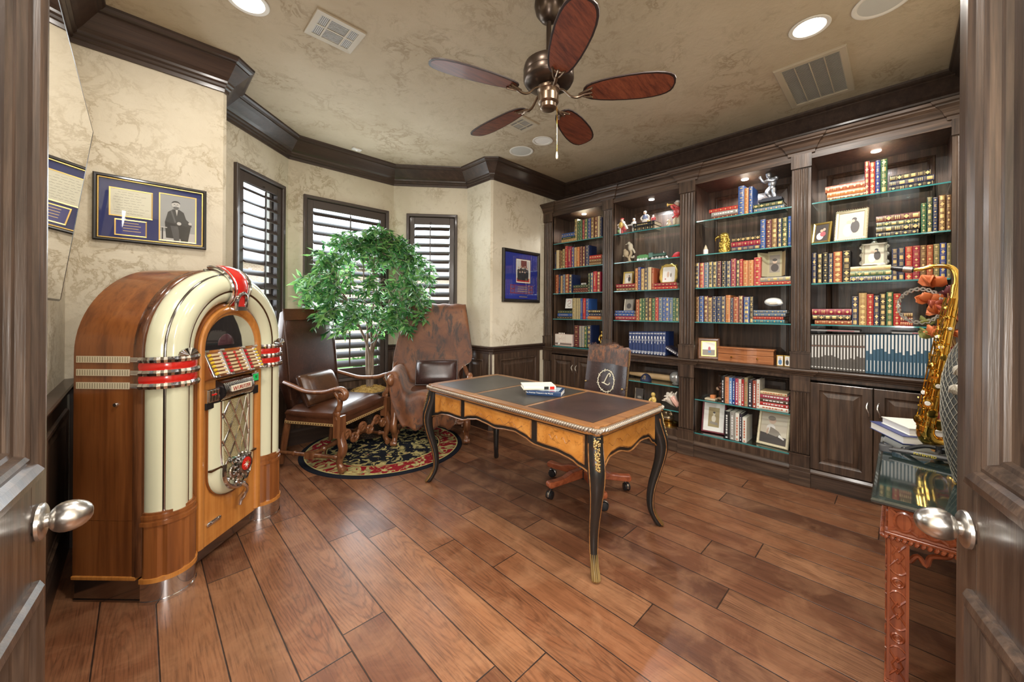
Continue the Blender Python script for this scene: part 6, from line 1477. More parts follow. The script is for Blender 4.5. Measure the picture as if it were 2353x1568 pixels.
DATA = """
10l 27685 29817 22828 501 blue 1
10l 27730 29778 22595 228 forest 0
10l 27594 29817 22150 440 tan 1
10u 27429 27819 22150 2700 olive 2
10u 27060 27400 22150 2450 green 1
10u 26705 27042 22150 2460 green 1
10u 26372 26688 22150 2410 crimson 1
10u 25922 26364 22150 2450 green 2
10u 25495 25905 22150 2410 royal 1
10u 25024 25471 22150 2480 brown 2
10u 24544 25008 22150 2500 maroon 2
10u 24265 24519 22150 2470 cream 0
10u 23996 24232 22150 2350 navy 3
11u 30653 30863 18980 2160 navy 0
11u 30221 30636 18980 2380 cream 1
11u 29941 30202 18980 2310 brown 1
11u 29663 29922 18980 2280 brown 2
11u 29242 29646 18980 2420 olive 2
11u 28847 29227 18980 2730 red 1
11u 28258 28829 18980 2620 crimson 0
11u 27906 28240 18980 2500 royal 2
11u 27488 27888 18980 2430 tan 1
11u 27043 27471 18980 2410 orange 0
11u 26637 27026 18980 2440 maroon 3
11u 26269 26620 18980 2390 maroon 2
11u 25710 26254 18980 2480 navy 3
11r 24017 25636 19740 423 red 1
11r 24017 25652 19367 368 brown 3
11r 24017 25652 18980 382 brown 3
12u 30231 30741 15850 2380 rust 1
12u 29969 30212 15850 2390 navy 0
12u 29635 29950 15850 2230 tan 1
12u 29233 29618 15850 2360 slate 1
12u 28691 29215 15850 2370 rust 2
12u 28158 28673 15850 2300 navy 2
12u 25455 25797 15850 2260 forest 1
12u 25117 25440 15850 2310 slate 2
12u 24610 25102 15850 2420 red 0
12u 24109 24594 15850 2360 crimson 2
12m 25848 28003 16423 380 forest 3
12m 25848 27933 16136 281 maroon 3
12m 25816 27968 15850 281 maroon 3
13l 28091 30291 13345 364 forest 3
13l 28091 30386 12961 379 blue 0
13l 28109 30423 12650 306 black 3
13u 27505 28062 12650 2570 khaki 1
13u 27161 27488 12650 2560 khaki 1
13u 26889 27144 12650 2550 khaki 1
13u 26585 26871 12650 2500 blue 0
13u 26168 26568 12650 2520 red 0
13u 25691 26151 12650 2480 blue 3
13r 24047 25734 13409 381 black 2
13r 24047 25734 13037 368 navy 3
13r 24047 25799 12650 382 orange 0
14u 27082 27754 9300 2600 maroon 3
14u 26725 27047 9300 2560 grey 1
14u 26340 26708 9300 2560 grey 3
14u 25925 26322 9300 2500 green 2
14u 25356 25910 9300 2660 navy 2
20m 17742 20134 22624 383 black 0
20m 17767 20039 22150 469 black 3
22l 19837 22113 16200 409 crimson 1
22l 19864 22070 15850 345 brown 1
22u 19506 19839 15850 2370 orange 1
22u 19190 19493 15850 2470 royal 1
22u 18798 19176 15850 2290 tan 2
22u 18438 18785 15850 2340 navy 2
22u 18058 18426 15850 2380 cream 0
22u 17769 18045 15850 2280 rust 0
22r 15403 17704 16173 330 crimson 1
22r 15324 17742 15850 318 red 1
23l 19945 22215 13388 307 blue 1
23l 19999 22244 13089 294 blue 1
23l 19757 22171 12650 434 crimson 3
23u 19349 19747 12650 2250 rust 1
23u 19048 19336 12650 2360 green 2
23u 18697 19035 12650 2360 green 1
23u 18301 18685 12650 2420 black 2
23u 17984 18288 12650 2360 brown 2
23u 17597 17972 12650 2330 green 3
23u 17253 17585 12650 2400 red 1
23u 16852 17241 12650 2410 slate 1
23u 16505 16840 12650 2400 blue 1
23u 16150 16493 12650 2390 blue 2
23u 15800 16138 12650 2360 slate 0
23u 15511 15788 12650 2330 green 1
23u 15203 15499 12650 2300 green 2
24u 20172 20522 9150 2280 setblue 5
24u 19815 20161 9150 2290 setblue 5
24u 19463 19805 9150 2310 setblue 5
24u 19116 19453 9150 2320 setblue 5
24u 18772 19105 9150 2330 setblue 5
24u 18433 18762 9150 2350 setblue 5
24u 18098 18423 9150 2360 setblue 5
24u 17766 18087 9150 2380 setblue 5
24u 17439 17756 9150 2390 setblue 5
24u 17116 17429 9150 2400 setblue 5
24u 16796 17106 9150 2420 setblue 5
24u 16480 16786 9150 2430 setblue 5
30l 10097 12487 22782 327 red 1
30l 10078 12270 22398 380 grey 4
30l 10064 12162 22150 243 maroon 1
30u 9588 10064 22150 2570 blue 3
30u 9260 9574 22150 2290 orange 1
30u 8970 9248 22150 2370 blue 1
30r 6786 8908 22494 339 forest 2
30r 6683 8864 22150 339 slate 1
31m 8369 10577 19810 388 black 2
31m 8332 10604 19380 425 crimson 3
31m 8369 10563 18980 395 navy 2
31u 7988 8364 18980 2510 blue 3
31u 7564 7963 18980 2420 maroon 1
31u 7166 7547 18980 2440 brown 2
31u 6850 7138 18980 2410 navy 2
31u 6453 6833 18980 2420 forest 2
31u 6225 6431 18980 2470 blue 0
32u 13297 13691 15850 2410 navy 2
32u 12887 13282 15850 2370 red 2
32u 12498 12872 15850 2370 slate 3
32u 12123 12484 15850 2420 black 2
32u 11753 12109 15850 2390 black 2
32u 11410 11732 15850 2390 maroon 1
32u 11016 11396 15850 2370 black 1
32u 10629 10975 15850 2350 navy 2
32u 10209 10603 15850 2510 crimson 1
32u 9925 10188 15850 2370 black 2
32u 9671 9912 15850 2420 red 1
32u 9266 9651 15850 2270 orange 1
32u 8838 9247 15850 2260 orange 1
32u 8308 8820 15850 2460 red 1
32r 6222 8345 16155 377 grey 2
32r 6211 8381 15850 300 red 1
33u 13298 13608 12650 2390 brown 1
33u 12896 13276 12650 2440 blue 1
33u 12529 12881 12650 2430 maroon 2
33u 12145 12514 12650 2300 brown 2
33u 11782 12124 12650 2380 navy 1
33u 11410 11761 12650 2370 navy 1
33u 11044 11389 12650 2380 navy 2
33u 10636 11024 12650 2470 orange 0
33u 10400 10621 12650 2210 navy 1
33u 9983 10380 12650 2290 rust 1
33u 9619 9971 12650 2390 maroon 2
33u 9139 9593 12650 2270 blue 2
33u 8850 9120 12650 2300 black 2
33r 6457 8827 13488 260 slate 1
33r 6547 8814 13223 260 slate 1
33r 6700 8889 12951 268 red 3
33r 6615 8908 12650 296 teal 3
40l 1814 4084 22823 471 rust 1
40l 1760 3967 22419 399 orange 3
40l 1781 3944 22150 264 brown 1
40u 1589 1843 22150 2490 crimson 2
40u 1276 1572 22150 2340 red 2
40u 1022 1269 22150 2400 royal 1
40u 656 1002 22150 2410 green 2
40r -1442 546 22859 377 black 2
40r -1589 573 22478 376 navy 2
40r -1547 565 22150 323 black 1
41m -950 1224 20061 437 maroon 2
41m -942 1212 19728 328 forest 2
41m -942 1224 19313 410 black 2
41m -888 1224 18980 328 black 1
41u -1236 -985 18980 2050 green 1
41u -1513 -1252 18980 2410 forest 2
41u -1743 -1531 18980 2340 navy 3
41u -2089 -1784 18980 2400 brown 2
41u -2335 -2119 18980 2370 brown 1
42u 4572 4860 15850 2430 navy 2
42u 4207 4537 15850 2320 black 2
42u 3878 4185 15850 2390 black 1
42u 3581 3850 15850 2290 navy 2
42u 3055 3559 15850 2370 rust 2
42u 2579 3023 15850 2400 black 2
42u 95 405 15850 2250 navy 2
42u -227 86 15850 2280 navy 2
42u -607 -250 15850 2320 red 2
42u -952 -615 15850 2330 crimson 1
42u -1244 -965 15850 2320 brown 1
42u -1548 -1257 15850 2300 rust 1
42u -1839 -1561 15850 2340 olive 1
42u -2137 -1851 15850 2370 royal 2
42u -2341 -2153 15850 2320 olive 1
42m 437 2590 16623 351 cream 2
42m 404 2632 16247 371 green 2
42m 395 2632 15850 392 navy 2
43l 2500 4843 13392 450 crimson 1
43l 2537 4813 13002 385 black 2
43l 2474 4666 12650 347 rust 1
43u 2122 2487 12650 2160 navy 2
43u 1679 2108 12650 2380 tan 2
43u 1313 1668 12650 2290 red 1
43u 1008 1303 12650 2180 navy 2
43u 670 999 12650 2310 black 2
43u 319 661 12650 2410 green 2
43u -54 309 12650 2290 red 1
43r -639 -95 13269 301 brown 2
43r -639 -40 12963 301 crimson 2
43r -639 -17 12650 308 red 1
44u 4688 4883 9150 2720 setgrey 6
44u 4490 4684 9150 2730 setgrey 6
44u 4294 4486 9150 2740 setgrey 6
44u 4100 4290 9150 2750 setgrey 6
44u 3908 4096 9150 2760 setgrey 6
44u 3717 3903 9150 2770 setgrey 6
44u 3528 3713 9150 2780 setgrey 6
44u 3341 3524 9150 2780 setgrey 6
44u 3156 3337 9150 2790 setgrey 6
44u 2972 3152 9150 2800 setgrey 6
44u 2790 2968 9150 2810 setgrey 6
44u 2610 2786 9150 2820 setgrey 6
44u 2431 2606 9150 2830 setgrey 6
44u 2254 2427 9150 2830 setgrey 6
44u 2078 2250 9150 2840 setgrey 6
44u 1904 2074 9150 2850 setgrey 6
44u 1732 1900 9150 2860 setgrey 6
44u 1539 1729 9150 2850 setteal 7
44u 1347 1535 9150 2860 setteal 7
44u 1157 1343 9150 2870 setteal 7
44u 968 1153 9150 2880 setteal 7
44u 782 964 9150 2890 setteal 7
44u 597 778 9150 2900 setteal 7
44u 414 593 9150 2900 setteal 7
44u 233 410 9150 2910 setteal 7
44u 53 229 9150 2920 setteal 7
44u -125 49 9150 2930 setteal 7
44u -301 -128 9150 2940 setteal 7
44u -475 -304 9150 2940 setteal 7
44u -648 -479 9150 2950 setteal 7
44u -819 -651 9150 2960 setteal 7
44u -989 -823 9150 2970 setteal 7
44u -1157 -992 9150 2980 setteal 7
44u -1323 -1160 9150 2980 setteal 7
44u -1488 -1326 9150 2990 setteal 7
44u -1651 -1491 9150 3000 setteal 7
44u -1813 -1655 9150 3010 setteal 7
35u 11065 11324 5350 2420 black 4
35u 10707 11053 5350 2360 peach 4
35u 10443 10695 5350 2340 skyblue 4
35u 10220 10431 5350 2340 royal 4
35u 9945 10209 5350 2340 rose 4
35u 9712 9934 5350 2330 white 4
35u 9501 9700 5350 2320 red 4
35u 9225 9492 5350 2510 khaki 4
35u 8887 9203 5350 2350 ink 4
35u 8576 8861 5350 2330 brick 4
35u 8320 8566 5350 2450 white 4
35r 6397 8288 6623 261 cream 4
35r 6313 8323 6282 337 rose 4
35r 6313 8308 5975 302 dkbrown 4
35r 6313 8308 5668 302 red 4
35r 6313 8374 5350 313 white 4
36u 10648 11045 2180 2460 black 4
36u 10202 10619 2180 2480 grey 4
36u 9872 10190 2180 2450 white 4
36u 9655 9861 2180 2420 ink 4
36u 9278 9615 2180 2180 white 4"""
rb = random.Random(17); cnt = {}; rowsB = [q.split() for q in DATA.strip().split('\n')]
tot = {}
for q in rowsB: tot[q[0]+(q[5] if q[5].startswith('set') else '')] = tot.get(q[0]+(q[5] if q[5].startswith('set') else ''), 0)+1
for q in rowsB:
    key = q[0]; bay, sh, side = int(key[0]), int(key[1]), key[2]; y0, y1, z, t = (int(v)/1e4 for v in q[1:5]); c, st = q[5], int(q[6])
    ck = key+(c if c.startswith('set') else ''); k = cnt.get(ck, 0); cnt[ck] = k+1; cn = CN.get(c, c)
    xf = 3.785+rb.uniform(-.004, .006)
    if side == 'u':
        w = max(.008, y1-y0-.0012); o = book_mesh('book', w, t-.0015, c, st, rb, rb.uniform(.155, .185) if st < 5 else .2)
        o.location = (xf, y0+.0006, z)
        if c.startswith('set'): lab = '%s volume, %s from left in the %s set, %s worktop' % (cn, ORD[k], cn, BYN[bay])
        else: lab = '%s %s, %s upright from the left, %s of the %s' % (cn, 'gilt book' if st < 4 else 'paperback' if st == 4 and sh == 5 else 'book', ORD[k], SHN[sh], BYN[bay])
        grp = ('matching %s set on the %s worktop' if c.startswith('set') else 'upright books on the %s of the %s') % ((cn, BYN[bay]) if c.startswith('set') else (SHN[sh], BYN[bay]))
    else:
        L = y1-y0; o = book_mesh('book', t, L, c, st, rb, .17)
        # lay it down: height along +y, thickness up
        o.rotation_euler = (-pi/2, 0, 0); o.location = (xf+rb.uniform(0, .006), y0, z+t); 
        s_ = {'l': 'left', 'r': 'right', 'm': 'middle'}[side]; n_t = tot[ck]
        pos = ['topmost', 'second down', 'third down', 'fourth down', 'fifth down'][k] if k < n_t-1 else 'lowest'
        lab = '%s book, %s in the %s flat stack, %s, %s' % (cn, pos, s_, SHN[sh], BYN[bay])
        grp = 'flat stack on the %s of the %s' % (SHN[sh], BYN[bay])
    tag(o, lab, 'book', grp)
# ------------------------------------------------------------------ ornaments among the books
def orn(name, label, cat, x, y, z, rz=0, group=None): return thing(name, label, cat, (x, y, z), rz, group)
PO = [mat('porcelain_white', (.74, .71, .66), .25, 0, .4), mat('porcelain_yellow', (.72, .50, .14), .3, 0, .4), mat('porcelain_red', (.55, .08, .08), .3, 0, .4), mat('porcelain_blue', (.20, .25, .42), .3, 0, .4), mat('porcelain_skin', (.70, .48, .36), .3, 0, .4), mat('porcelain_brown', (.30, .20, .12), .35, 0, .3), mat('porcelain_green', (.25, .42, .16), .3, 0, .4), mat('porcelain_tan', (.56, .48, .34), .4)]
def blobs(spec, tubes=()):
    b = MB()
    for c, r, m in spec: b.ell(c, r, 12, 9, m)
    for pts, r, m in tubes: b.tube(smooth_path(pts, 3), r, 8, m)
    return b
def body(root, spec, tubes=(), mats=PO, name='body'): return blobs(spec, tubes).build(name, mats, root)
# porcelain figurines, second bay top shelf (figures face the room, -x)
Z1 = 2.2155
r = orn('porcelain_figurine', 'porcelain figurine in yellow and orange dress, leftmost on the second bay top shelf', 'figurine', 3.86, 2.18, Z1, 0, 'porcelain figurines')
body(r, [((0, 0, .006), (.045, .055, .007), 3), ((0, .012, .115), (.028, .034, .04), 1), ((-.004, .004, .165), (.018, .018, .021), 4), ((0, .004, .182), (.020, .022, .012), 2), ((0, -.03, .075), (.026, .03, .036), 2), ((0, .045, .05), (.022, .02, .022), 6), ((0, .045, .095), (.016, .022, .018), 0), ((0, -.012, .14), (.02, .02, .016), 0)], [([(0, .012, .10), (0, .0, .055), (0, .005, .012)], .014, 2), ([(0, .018, .10), (0, .025, .05), (0, .02, .012)], .014, 0), ([(-.01, .03, .13), (-.02, .055, .11), (-.015, .065, .085)], .008, 0), ([(0, -.01, .13), (-.01, -.04, .10), (0, -.055, .06)], .016, 7)])
r = orn('porcelain_figurine', 'small white porcelain figurine seated left of the slanted black books', 'figurine', 3.84, 2.045, Z1, 0, 'porcelain figurines')
body(r, [((0, -.01, .006), (.02, .02, .006), 3), ((0, -.01, .10), (.022, .03, .028), 0), ((0, -.014, .142), (.014, .014, .017), 4), ((0, -.014, .152), (.015, .015, .011), 0), ((-.006, .022, .092), (.018, .042, .009), 0)], [([(0, -.012, .085), (0, -.005, .045), (0, -.01, .008)], .010, 0), ([(0, -.03, .12), (-.01, -.035, .10), (-.01, -.01, .095)], .007, 4)])
zt = Z1+.075
r = orn('porcelain_figurine', 'seated porcelain figurine on top of the two black books, second bay', 'figurine', 3.85, 1.905, zt+.002, 0, 'porcelain figurines')
body(r, [((0, 0, .008), (.038, .045, .008), 2), ((0, 0, .035), (.026, .036, .026), 0), ((0, .004, .075), (.022, .026, .032), 3), ((-.003, .004, .122), (.016, .016, .019), 4), ((0, .004, .130), (.017, .017, .013), 0), ((0, -.035, .03), (.018, .016, .014), 1)], [([(0, .022, .095), (-.012, .042, .07), (-.01, .03, .045)], .009, 0), ([(0, -.018, .095), (-.012, -.042, .075), (-.008, -.038, .035)], .009, 0)])
r = orn('porcelain_figurine', 'tiny red and white porcelain figurine at the right end of the black books', 'figurine', 3.85, 1.815, zt+.002, 0, 'porcelain figurines')
body(r, [((0, 0, .014), (.026, .030, .014), 3), ((0, 0, .040), (.022, .026, .024), 2), ((0, 0, .068), (.010, .010, .016), 0)])
r = orn('porcelain_figurine', 'large porcelain figurine in red coat blowing a horn, beside a small dog', 'figurine', 3.86, 1.598, Z1, 0, 'porcelain figurines')
body(r, [((0, -.035, .055), (.045, .050, .058), 7), ((0, -.03, .006), (.05, .06, .007), 6), ((0, -.030, .155), (.034, .040, .050), 2), ((-.006, -.028, .222), (.022, .022, .026), 4), ((0, -.03, .252), (.022, .024, .016), 0), ((0, -.03, .242), (.034, .036, .006), 0), ((-.03, -.02, .095), (.022, .034, .020), 2), ((-.005, .055, .035), (.020, .026, .028), 7), ((-.01, .058, .070), (.014, .016, .018), 7), ((-.01, .04, .012), (.02, .02, .012), 3)], [([(-.02, -.055, .175), (-.045, -.04, .19), (-.045, -.005, .215)], .012, 2), ([(-.02, -.005, .175), (-.045, .01, .195), (-.042, .015, .215)], .012, 2), ([(-.03, -.01, .222), (-.04, .03, .226), (-.04, .055, .228)], [.005, .005, .005, .006, .007, .010, .018], 1), ([(-.03, -.03, .09), (-.05, -.02, .06), (-.05, -.02, .02)], .014, 7)])
r = orn('carved_birds', 'cream carved bird ornament on a twig base, second bay second shelf', 'ornament', 3.86, 2.09, 1.8985)
b = blobs([((0, .0, .008), (.04, .045, .010), 0), ((0, .042, .105), (.028, .032, .040), 1), ((0, .056, .138), (.016, .018, .022), 1), ((0, -.012, .170), (.024, .028, .046), 0), ((0, .006, .215), (.016, .018, .020), 0)], [([(0, -.01, .01), (0, .005, .05), (0, -.02, .10), (0, -.01, .14)], .014, 1), ([(0, .0, .05), (0, .03, .07), (0, .045, .09)], .010, 1), ([(0, .02, .215), (-.005, .045, .205)], .004, 0), ([(0, -.03, .16), (0, -.055, .12), (0, -.06, .10)], .010, 0), ([(0, .06, .12), (0, .075, .075)], .009, 0), ([(0, -.02, .06), (.0, -.045, .055), (0, -.05, .075)], .010, 0)])
b.build('body', [mat('carving_cream', (.60, .54, .42), .6), mat('carving_tan', (.46, .37, .24), .65)], r)
r = orn('model_train', 'green and silver model locomotive with tender, second bay second shelf', 'model train', 3.84, 1.827, 1.8985)
GT = mat('train_green', (.10, .30, .10), .35); b = MB(); b.box(-.022, .03, .022, .022, .155, .060); b.box(-.020, .05, .058, .020, .135, .068); b.build('tender', GT, r, bevel=.003)
b = MB(); b.lathe([(0, -.155), (.019, -.15), (.019, 0), (0, .0)], 14, (0, 0, .050), 0, 'y'); b.box(-.02, -.02, .03, .02, .025, .078); b.build('boiler', mat('train_steel', (.12, .22, .18), .3, .6), r)
b = MB()
for y in (-.13, -.095, -.06, -.02, .05, .08, .11, .14):
    for sx in (-1, 1): b.lathe([(.015, -.003), (.016, .003)], 12, (sx*.022, y, .0165), 0, 'x')
b.lathe([(.007, .06), (.008, .085), (.011, .09)], 8, (0, -.13, 0)); b.tube([(0, -.155, .02), (0, -.175, .008)], [.02, .006], 6); b.build('wheels', M['nickel'], r)
r = orn('red_hat', 'bright red cap at the right end of the second bay second shelf', 'cap', 3.85, 1.558, 1.8985)
b = MB(); P = [[(.055*sin(pi*.5*i/6)*cos(2*pi*j/20), .055*sin(pi*.5*i/6)*sin(2*pi*j/20), .062*cos(pi*.5*i/6)) for j in range(20)] for i in range(1, 7)]; b.grid(P, 0, True, False, True); b.ell((0, 0, .058), (.012, .012, .005), 8, 5)
RC_ = mat('cap_red', (.50, .012, .018), .7); b.build('crown', RC_, r)
b = MB(); b.prism([(-.045-.0, -.04), (-.085, -.028), (-.095, 0), (-.085, .028), (-.045, .04)], .0, .006, 'z'); b.build('brim', RC_, r, bevel=.002)
# picture frames
def pframe(name, label, x, y, z, w, h, fm, fw, lean, rz, pic, mat_w=0, matm=None, deco=None, group='photo frames on the shelves'):
    """standing frame facing -x; pic(b, w, h) lays flat coloured shapes in the opening"""
    r = orn(name, label, 'picture frame', x, y, z, rz, group)
    T = Matrix.Rotation(radians(lean), 4, 'Y') @ Matrix.Translation((0, 0, .0))
    b = MB(); b.M = T; b.panel(-w/2, w/2, 0, h, [(0, -.010), (0, .004), (fw*.3, .010), (fw*.8, .007), (fw, .001), (fw, -.006)], lambda p, q, d: (-d, p, q)); b.build('frame', fm, r, ang=30)
    if deco:
        b = MB(); b.M = T; deco(b, w, h); b.build('frame_ornament', fm, r)
    b = MB(); b.M = T; i = fw
    if mat_w:
        b.box(-.0002, -w/2+i, i, .0012, w/2-i, h-i, 0); o = b.build('mount', matm, r); b = MB(); b.M = T; i += mat_w
    b.box(-.0012, -w/2+i, i, -.0002, w/2-i, h-i, 0)
    L = [0]
    def sh(poly, m): L[0] += 1; e = -.0012-.0004*L[0]; b.prism([(p, q) for p, q in poly], e-.0003, e, 'x', m)
    pic(sh, w-2*i, h-2*i, i); b.build('photo', PHM, r)
    b = MB(); b.M = T; b.tube([(.006, 0, h*.7), (h*.30, 0, .002)], .004, 5)
    if lean > 0: b.build('easel_back', M['black'], r)
    return r
PHM = [mat('photo_paper', (.60, .55, .44), .5), mat('photo_dark', (.06, .05, .045), .5), mat('photo_mid', (.26, .23, .19), .5), mat('photo_skin', (.58, .42, .32), .5), mat('photo_white', (.75, .74, .70), .5), mat('photo_rose', (.45, .12, .14), .5), mat('photo_blue', (.10, .22, .42), .5), mat('photo_sepia', (.34, .27, .13), .5)]
def el(cy, cz, ry, rz, n=14): return [(cy+ry*cos(2*pi*k/n), cz+rz*sin(2*pi*k/n)) for k in range(n)]
# (photo shapes use +y to the photo's left)
def p_couple(sh, w, h, i): sh(el(w*.10, i+h*.62, w*.10, h*.08), 3); sh(el(w*.12, i+h*.30, w*.20, h*.26), 4); sh(el(-w*.12, i+h*.72, w*.10, h*.08), 1); sh(el(-w*.16, i+h*.42, w*.18, h*.25), 1); sh(el(-w*.08, i+h*.66, w*.07, h*.06), 3)
def p_single(sh, w, h, i): sh([(-w*.5, i), (w*.5, i), (w*.5, i+h*.3), (-w*.5, i+h*.3)], 2); sh(el(0, i+h*.32, w*.30, h*.28), 1); sh(el(0, i+h*.70, w*.13, h*.12), 3); sh(el(0, i+h*.77, w*.14, h*.08), 1)
def p_sepia(sh, w, h, i): sh([(-w*.5, i), (w*.5, i), (w*.5, i+h), (-w*.5, i+h)], 7); sh(el(.0, i+h*.42, w*.20, h*.18), 0); sh(el(-w*.02, i+h*.68, w*.11, h*.09), 0); sh(el(-w*.02, i+h*.74, w*.11, h*.05), 1); sh([(-w*.40, i+h*.10), (w*.35, i+h*.16), (w*.30, i+h*.28), (-w*.36, i+h*.24)], 2)
def p_boy(sh, w, h, i):
    sh([(-w*.5, i), (w*.5, i), (w*.5, i+h*.34), (-w*.5, i+h*.26)], 1); sh(el(w*.10, i+h*.52, w*.17, h*.13), 4); sh([(w*.12, i+h*.56), (-w*.02, i+h*.52), (-w*.20, i+h*.44), (-w*.30, i+h*.34), (-w*.14, i+h*.26), (w*.16, i+h*.30)], 2)
    sh(el(w*.06, i+h*.78, w*.14, h*.12), 3); sh(el(w*.09, i+h*.85, w*.15, h*.08), 2); sh([(w*.22, i+h*.52), (w*.27, i+h*.34), (w*.21, i+h*.28), (w*.17, i+h*.50)], 3); sh([(-w*.24, i+h*.34), (-w*.44, i+h*.22), (-w*.42, i+h*.18), (-w*.20, i+h*.26)], 4)
def p_group(sh, w, h, i): sh([(-w*.5, i), (w*.5, i), (w*.5, i+h), (-w*.5, i+h)], 1); sh(el(w*.10, i+h*.30, w*.28, h*.22), 4); sh(el(-w*.12, i+h*.42, w*.22, h*.16), 5); sh(el(0, i+h*.62, w*.12, h*.09), 3); sh(el(-w*.20, i+h*.68, w*.11, h*.09), 3)
def p_flag(sh, w, h, i): sh([(-w*.5, i), (w*.5, i), (w*.5, i+h), (-w*.5, i+h)], 4); sh([(-w*.5, i), (w*.5, i), (w*.5, i+h*.42), (-w*.5, i+h*.42)], 2); sh([(w*.05, i+h*.2), (-w*.20, i+h*.2), (-w*.15, i+h*.42), (w*.02, i+h*.40)], 6); sh(el(-w*.06, i+h*.5, w*.10, h*.16), 5)
def p_letters(sh, w, h, i): sh([(-w*.5, i), (w*.5, i), (w*.5, i+h), (-w*.5, i+h)], 4); sh(el(0, i+h*.60, w*.13, h*.14), 5); sh(el(-w*.02, i+h*.60, w*.07, h*.08), 4); sh(el(-w*.02, i+h*.34, w*.16, h*.12), 1); sh(el(-w*.02, i+h*.34, w*.10, h*.07), 4)
def beads(b, w, h, r_=.004, st=.013):
    for a0, a1 in (((-w/2, 0), (w/2, 0)), ((w/2, 0), (w/2, h)), ((w/2, h), (-w/2, h)), ((-w/2, h), (-w/2, 0))):
        n = int(hypot(a1[0]-a0[0], a1[1]-a0[1])/st)
        for k in range(n): b.ell((-.008, lerp(a0[0], a1[0], (k+.5)/n)*.96, lerp(a0[1], a1[1], (k+.5)/n)*.985+.003), r_, 6, 4)
SIV = mat('silver_frame', (.50, .48, .40), .3, .7); GFR = mat('gold_frame', (.62, .46, .14), .28, .8); BUR = mat('burgundy_frame', (.13, .015, .025), .35, 0, .3); CRM = mat('cream_frame', (.58, .52, .36), .4, .2); BRF = wood('frame_brown', (.05, .02, .008), (.15, .06, .025), None, 'z', 2, .35, .2, 0)
pframe('photo_frame', 'tiny white frame on the middle book stack, leftmost bay third shelf', 3.84, 2.683, 1.660, .060, .045, M['white'], .007, 6, 0, p_couple)
r = orn('greeting_card', 'white card with red and grey swirl on the leftmost bay fourth shelf', 'card', 3.845, 2.905, 1.397); b = MB(); b.M = Matrix.Rotation(radians(8), 4, 'Y'); b.box(-.0006, -.058, 0, .0006, .058, .125); b.build('card', M['white'], r)
b = MB(); b.M = Matrix.Rotation(radians(8), 4, 'Y'); b.tube([(-.0012, .022*cos(a*.31)*(1+.2*sin(a)), .080+.022*sin(a*.31)) for a in range(16)], .0028, 5); b.tube([(-.0012, -.004+.026*cos(a*.3+3.6), .042+.018*sin(a*.3+3.6)) for a in range(17)], .0028, 5, 1); b.build('swirl', [PHM[5], PHM[2]], r)
pframe('photo_frame', 'small gold photo frame on crimson books, second bay third shelf', 3.84, 2.098, 1.6525, .122, .150, GFR, .018, 8, 0, p_couple)
def deco_wavy(b, w, h):
    P = []
    for k in range(48):
        a = 2*pi*k/48; q = 1+.06*cos(4*a)-.05*cos(8*a); sq = max(abs(cos(a)), abs(sin(a))); P.append((-.006, cos(a)/sq**.8*w*.50*q, h/2+sin(a)/sq**.8*h*.50*q))
    b.tube(P, .009, 7, closed=True)
pframe('photo_frame', 'ornate wavy gold frame with white picture, second bay third shelf', 3.835, 1.648, 1.6425, .165, .195, GFR, .020, 8, 0, lambda sh, w, h, i: (sh([(-w*.5, i), (w*.5, i), (w*.5, i+h), (-w*.5, i+h)], 4), sh(el(w*.05, i+h*.5, w*.10, h*.2), 3), sh(el(-w*.18, i+h*.45, w*.06, h*.14), 2), sh(el(w*.25, i+h*.2, w*.05, h*.05), 5)), deco=deco_wavy)
pframe('photo_frame', 'dark grey frame on the left book stack, second bay fourth shelf', 3.84, 2.085, 1.3655, .108, .135, SIV, .008, 8, 0, lambda sh, w, h, i: (sh([(-w*.5, i), (w*.5, i), (w*.5, i+h), (-w*.5, i+h)], 2), sh(el(0, i+h*.4, w*.3, h*.25), 1)))
pframe('photo_frame', 'small gold octagonal frame, far left of rightmost bay second shelf', 3.80, .436, 1.8985, .118, .172, GFR, .018, 14, -.25, p_group)
pframe('photo_frame', 'white frame with couple photograph, rightmost bay second shelf', 3.80, .262, 1.8985, .190, .245, CRM, .024, 14, -.12, p_couple, deco=beads)
def deco_scroll(b, w, h):
    for sy in (-1, 1):
        for z in (.15, .5, .85): b.tube([(-.004, sy*(w/2+.010*sin(t*.5)), h*z+.018*(t-4)/4) for t in range(9)], .006, 6)
    b.ell((-.004, 0, h+.004), (.008, .016, .012), 8, 5)
    b.tube([(-.004, -w/2, 0), (-.004, -w/2, h), (-.004, w/2, h), (-.004, w/2, 0)], .005, 6, closed=True)
pframe('photo_frame', 'scrolled silver frame of kissing couple, rightmost bay third shelf', 3.83, .132, 1.703, .132, .168, SIV, .016, 8, 0, p_couple, deco=deco_scroll)
pframe('photo_frame', 'brown wooden frame left of the wooden chest, third bay worktop', 3.83, 1.258, GZ+.0005, .185, .205, BRF, .030, 14, .30, p_flag, .010, GFR)
pframe('photo_frame', 'burgundy frame with sepia portrait, bottom niche of the third bay', 3.86, 1.225, .2178, .205, .292, BUR, .016, 16, .12, p_sepia, .040, M['white'], deco=beads)
pframe('photo_frame', 'large cream frame with photograph of a sitting boy, third bay bottom niche', 3.84, .755, .2178, .235, .292, CRM, .022, 16, -.12, p_boy, deco=beads)
pframe('photo_frame', 'silver bordered frame behind the desk corner, second bay lower niche', 3.86, 1.965, .3855, .105, .150, M['chrome'], .012, 6, 0, lambda sh, w, h, i: (sh([(-w*.5, i), (w*.5, i), (w*.5, i+h), (-w*.5, i+h)], 1), sh(el(0, i+h*.3, w*.3, h*.1), 2)), deco=None)
r = orn('double_frame', 'hinged double brass photo frame at the right end of third bay worktop', 'picture frame', 3.81, .668, GZ+.0005)
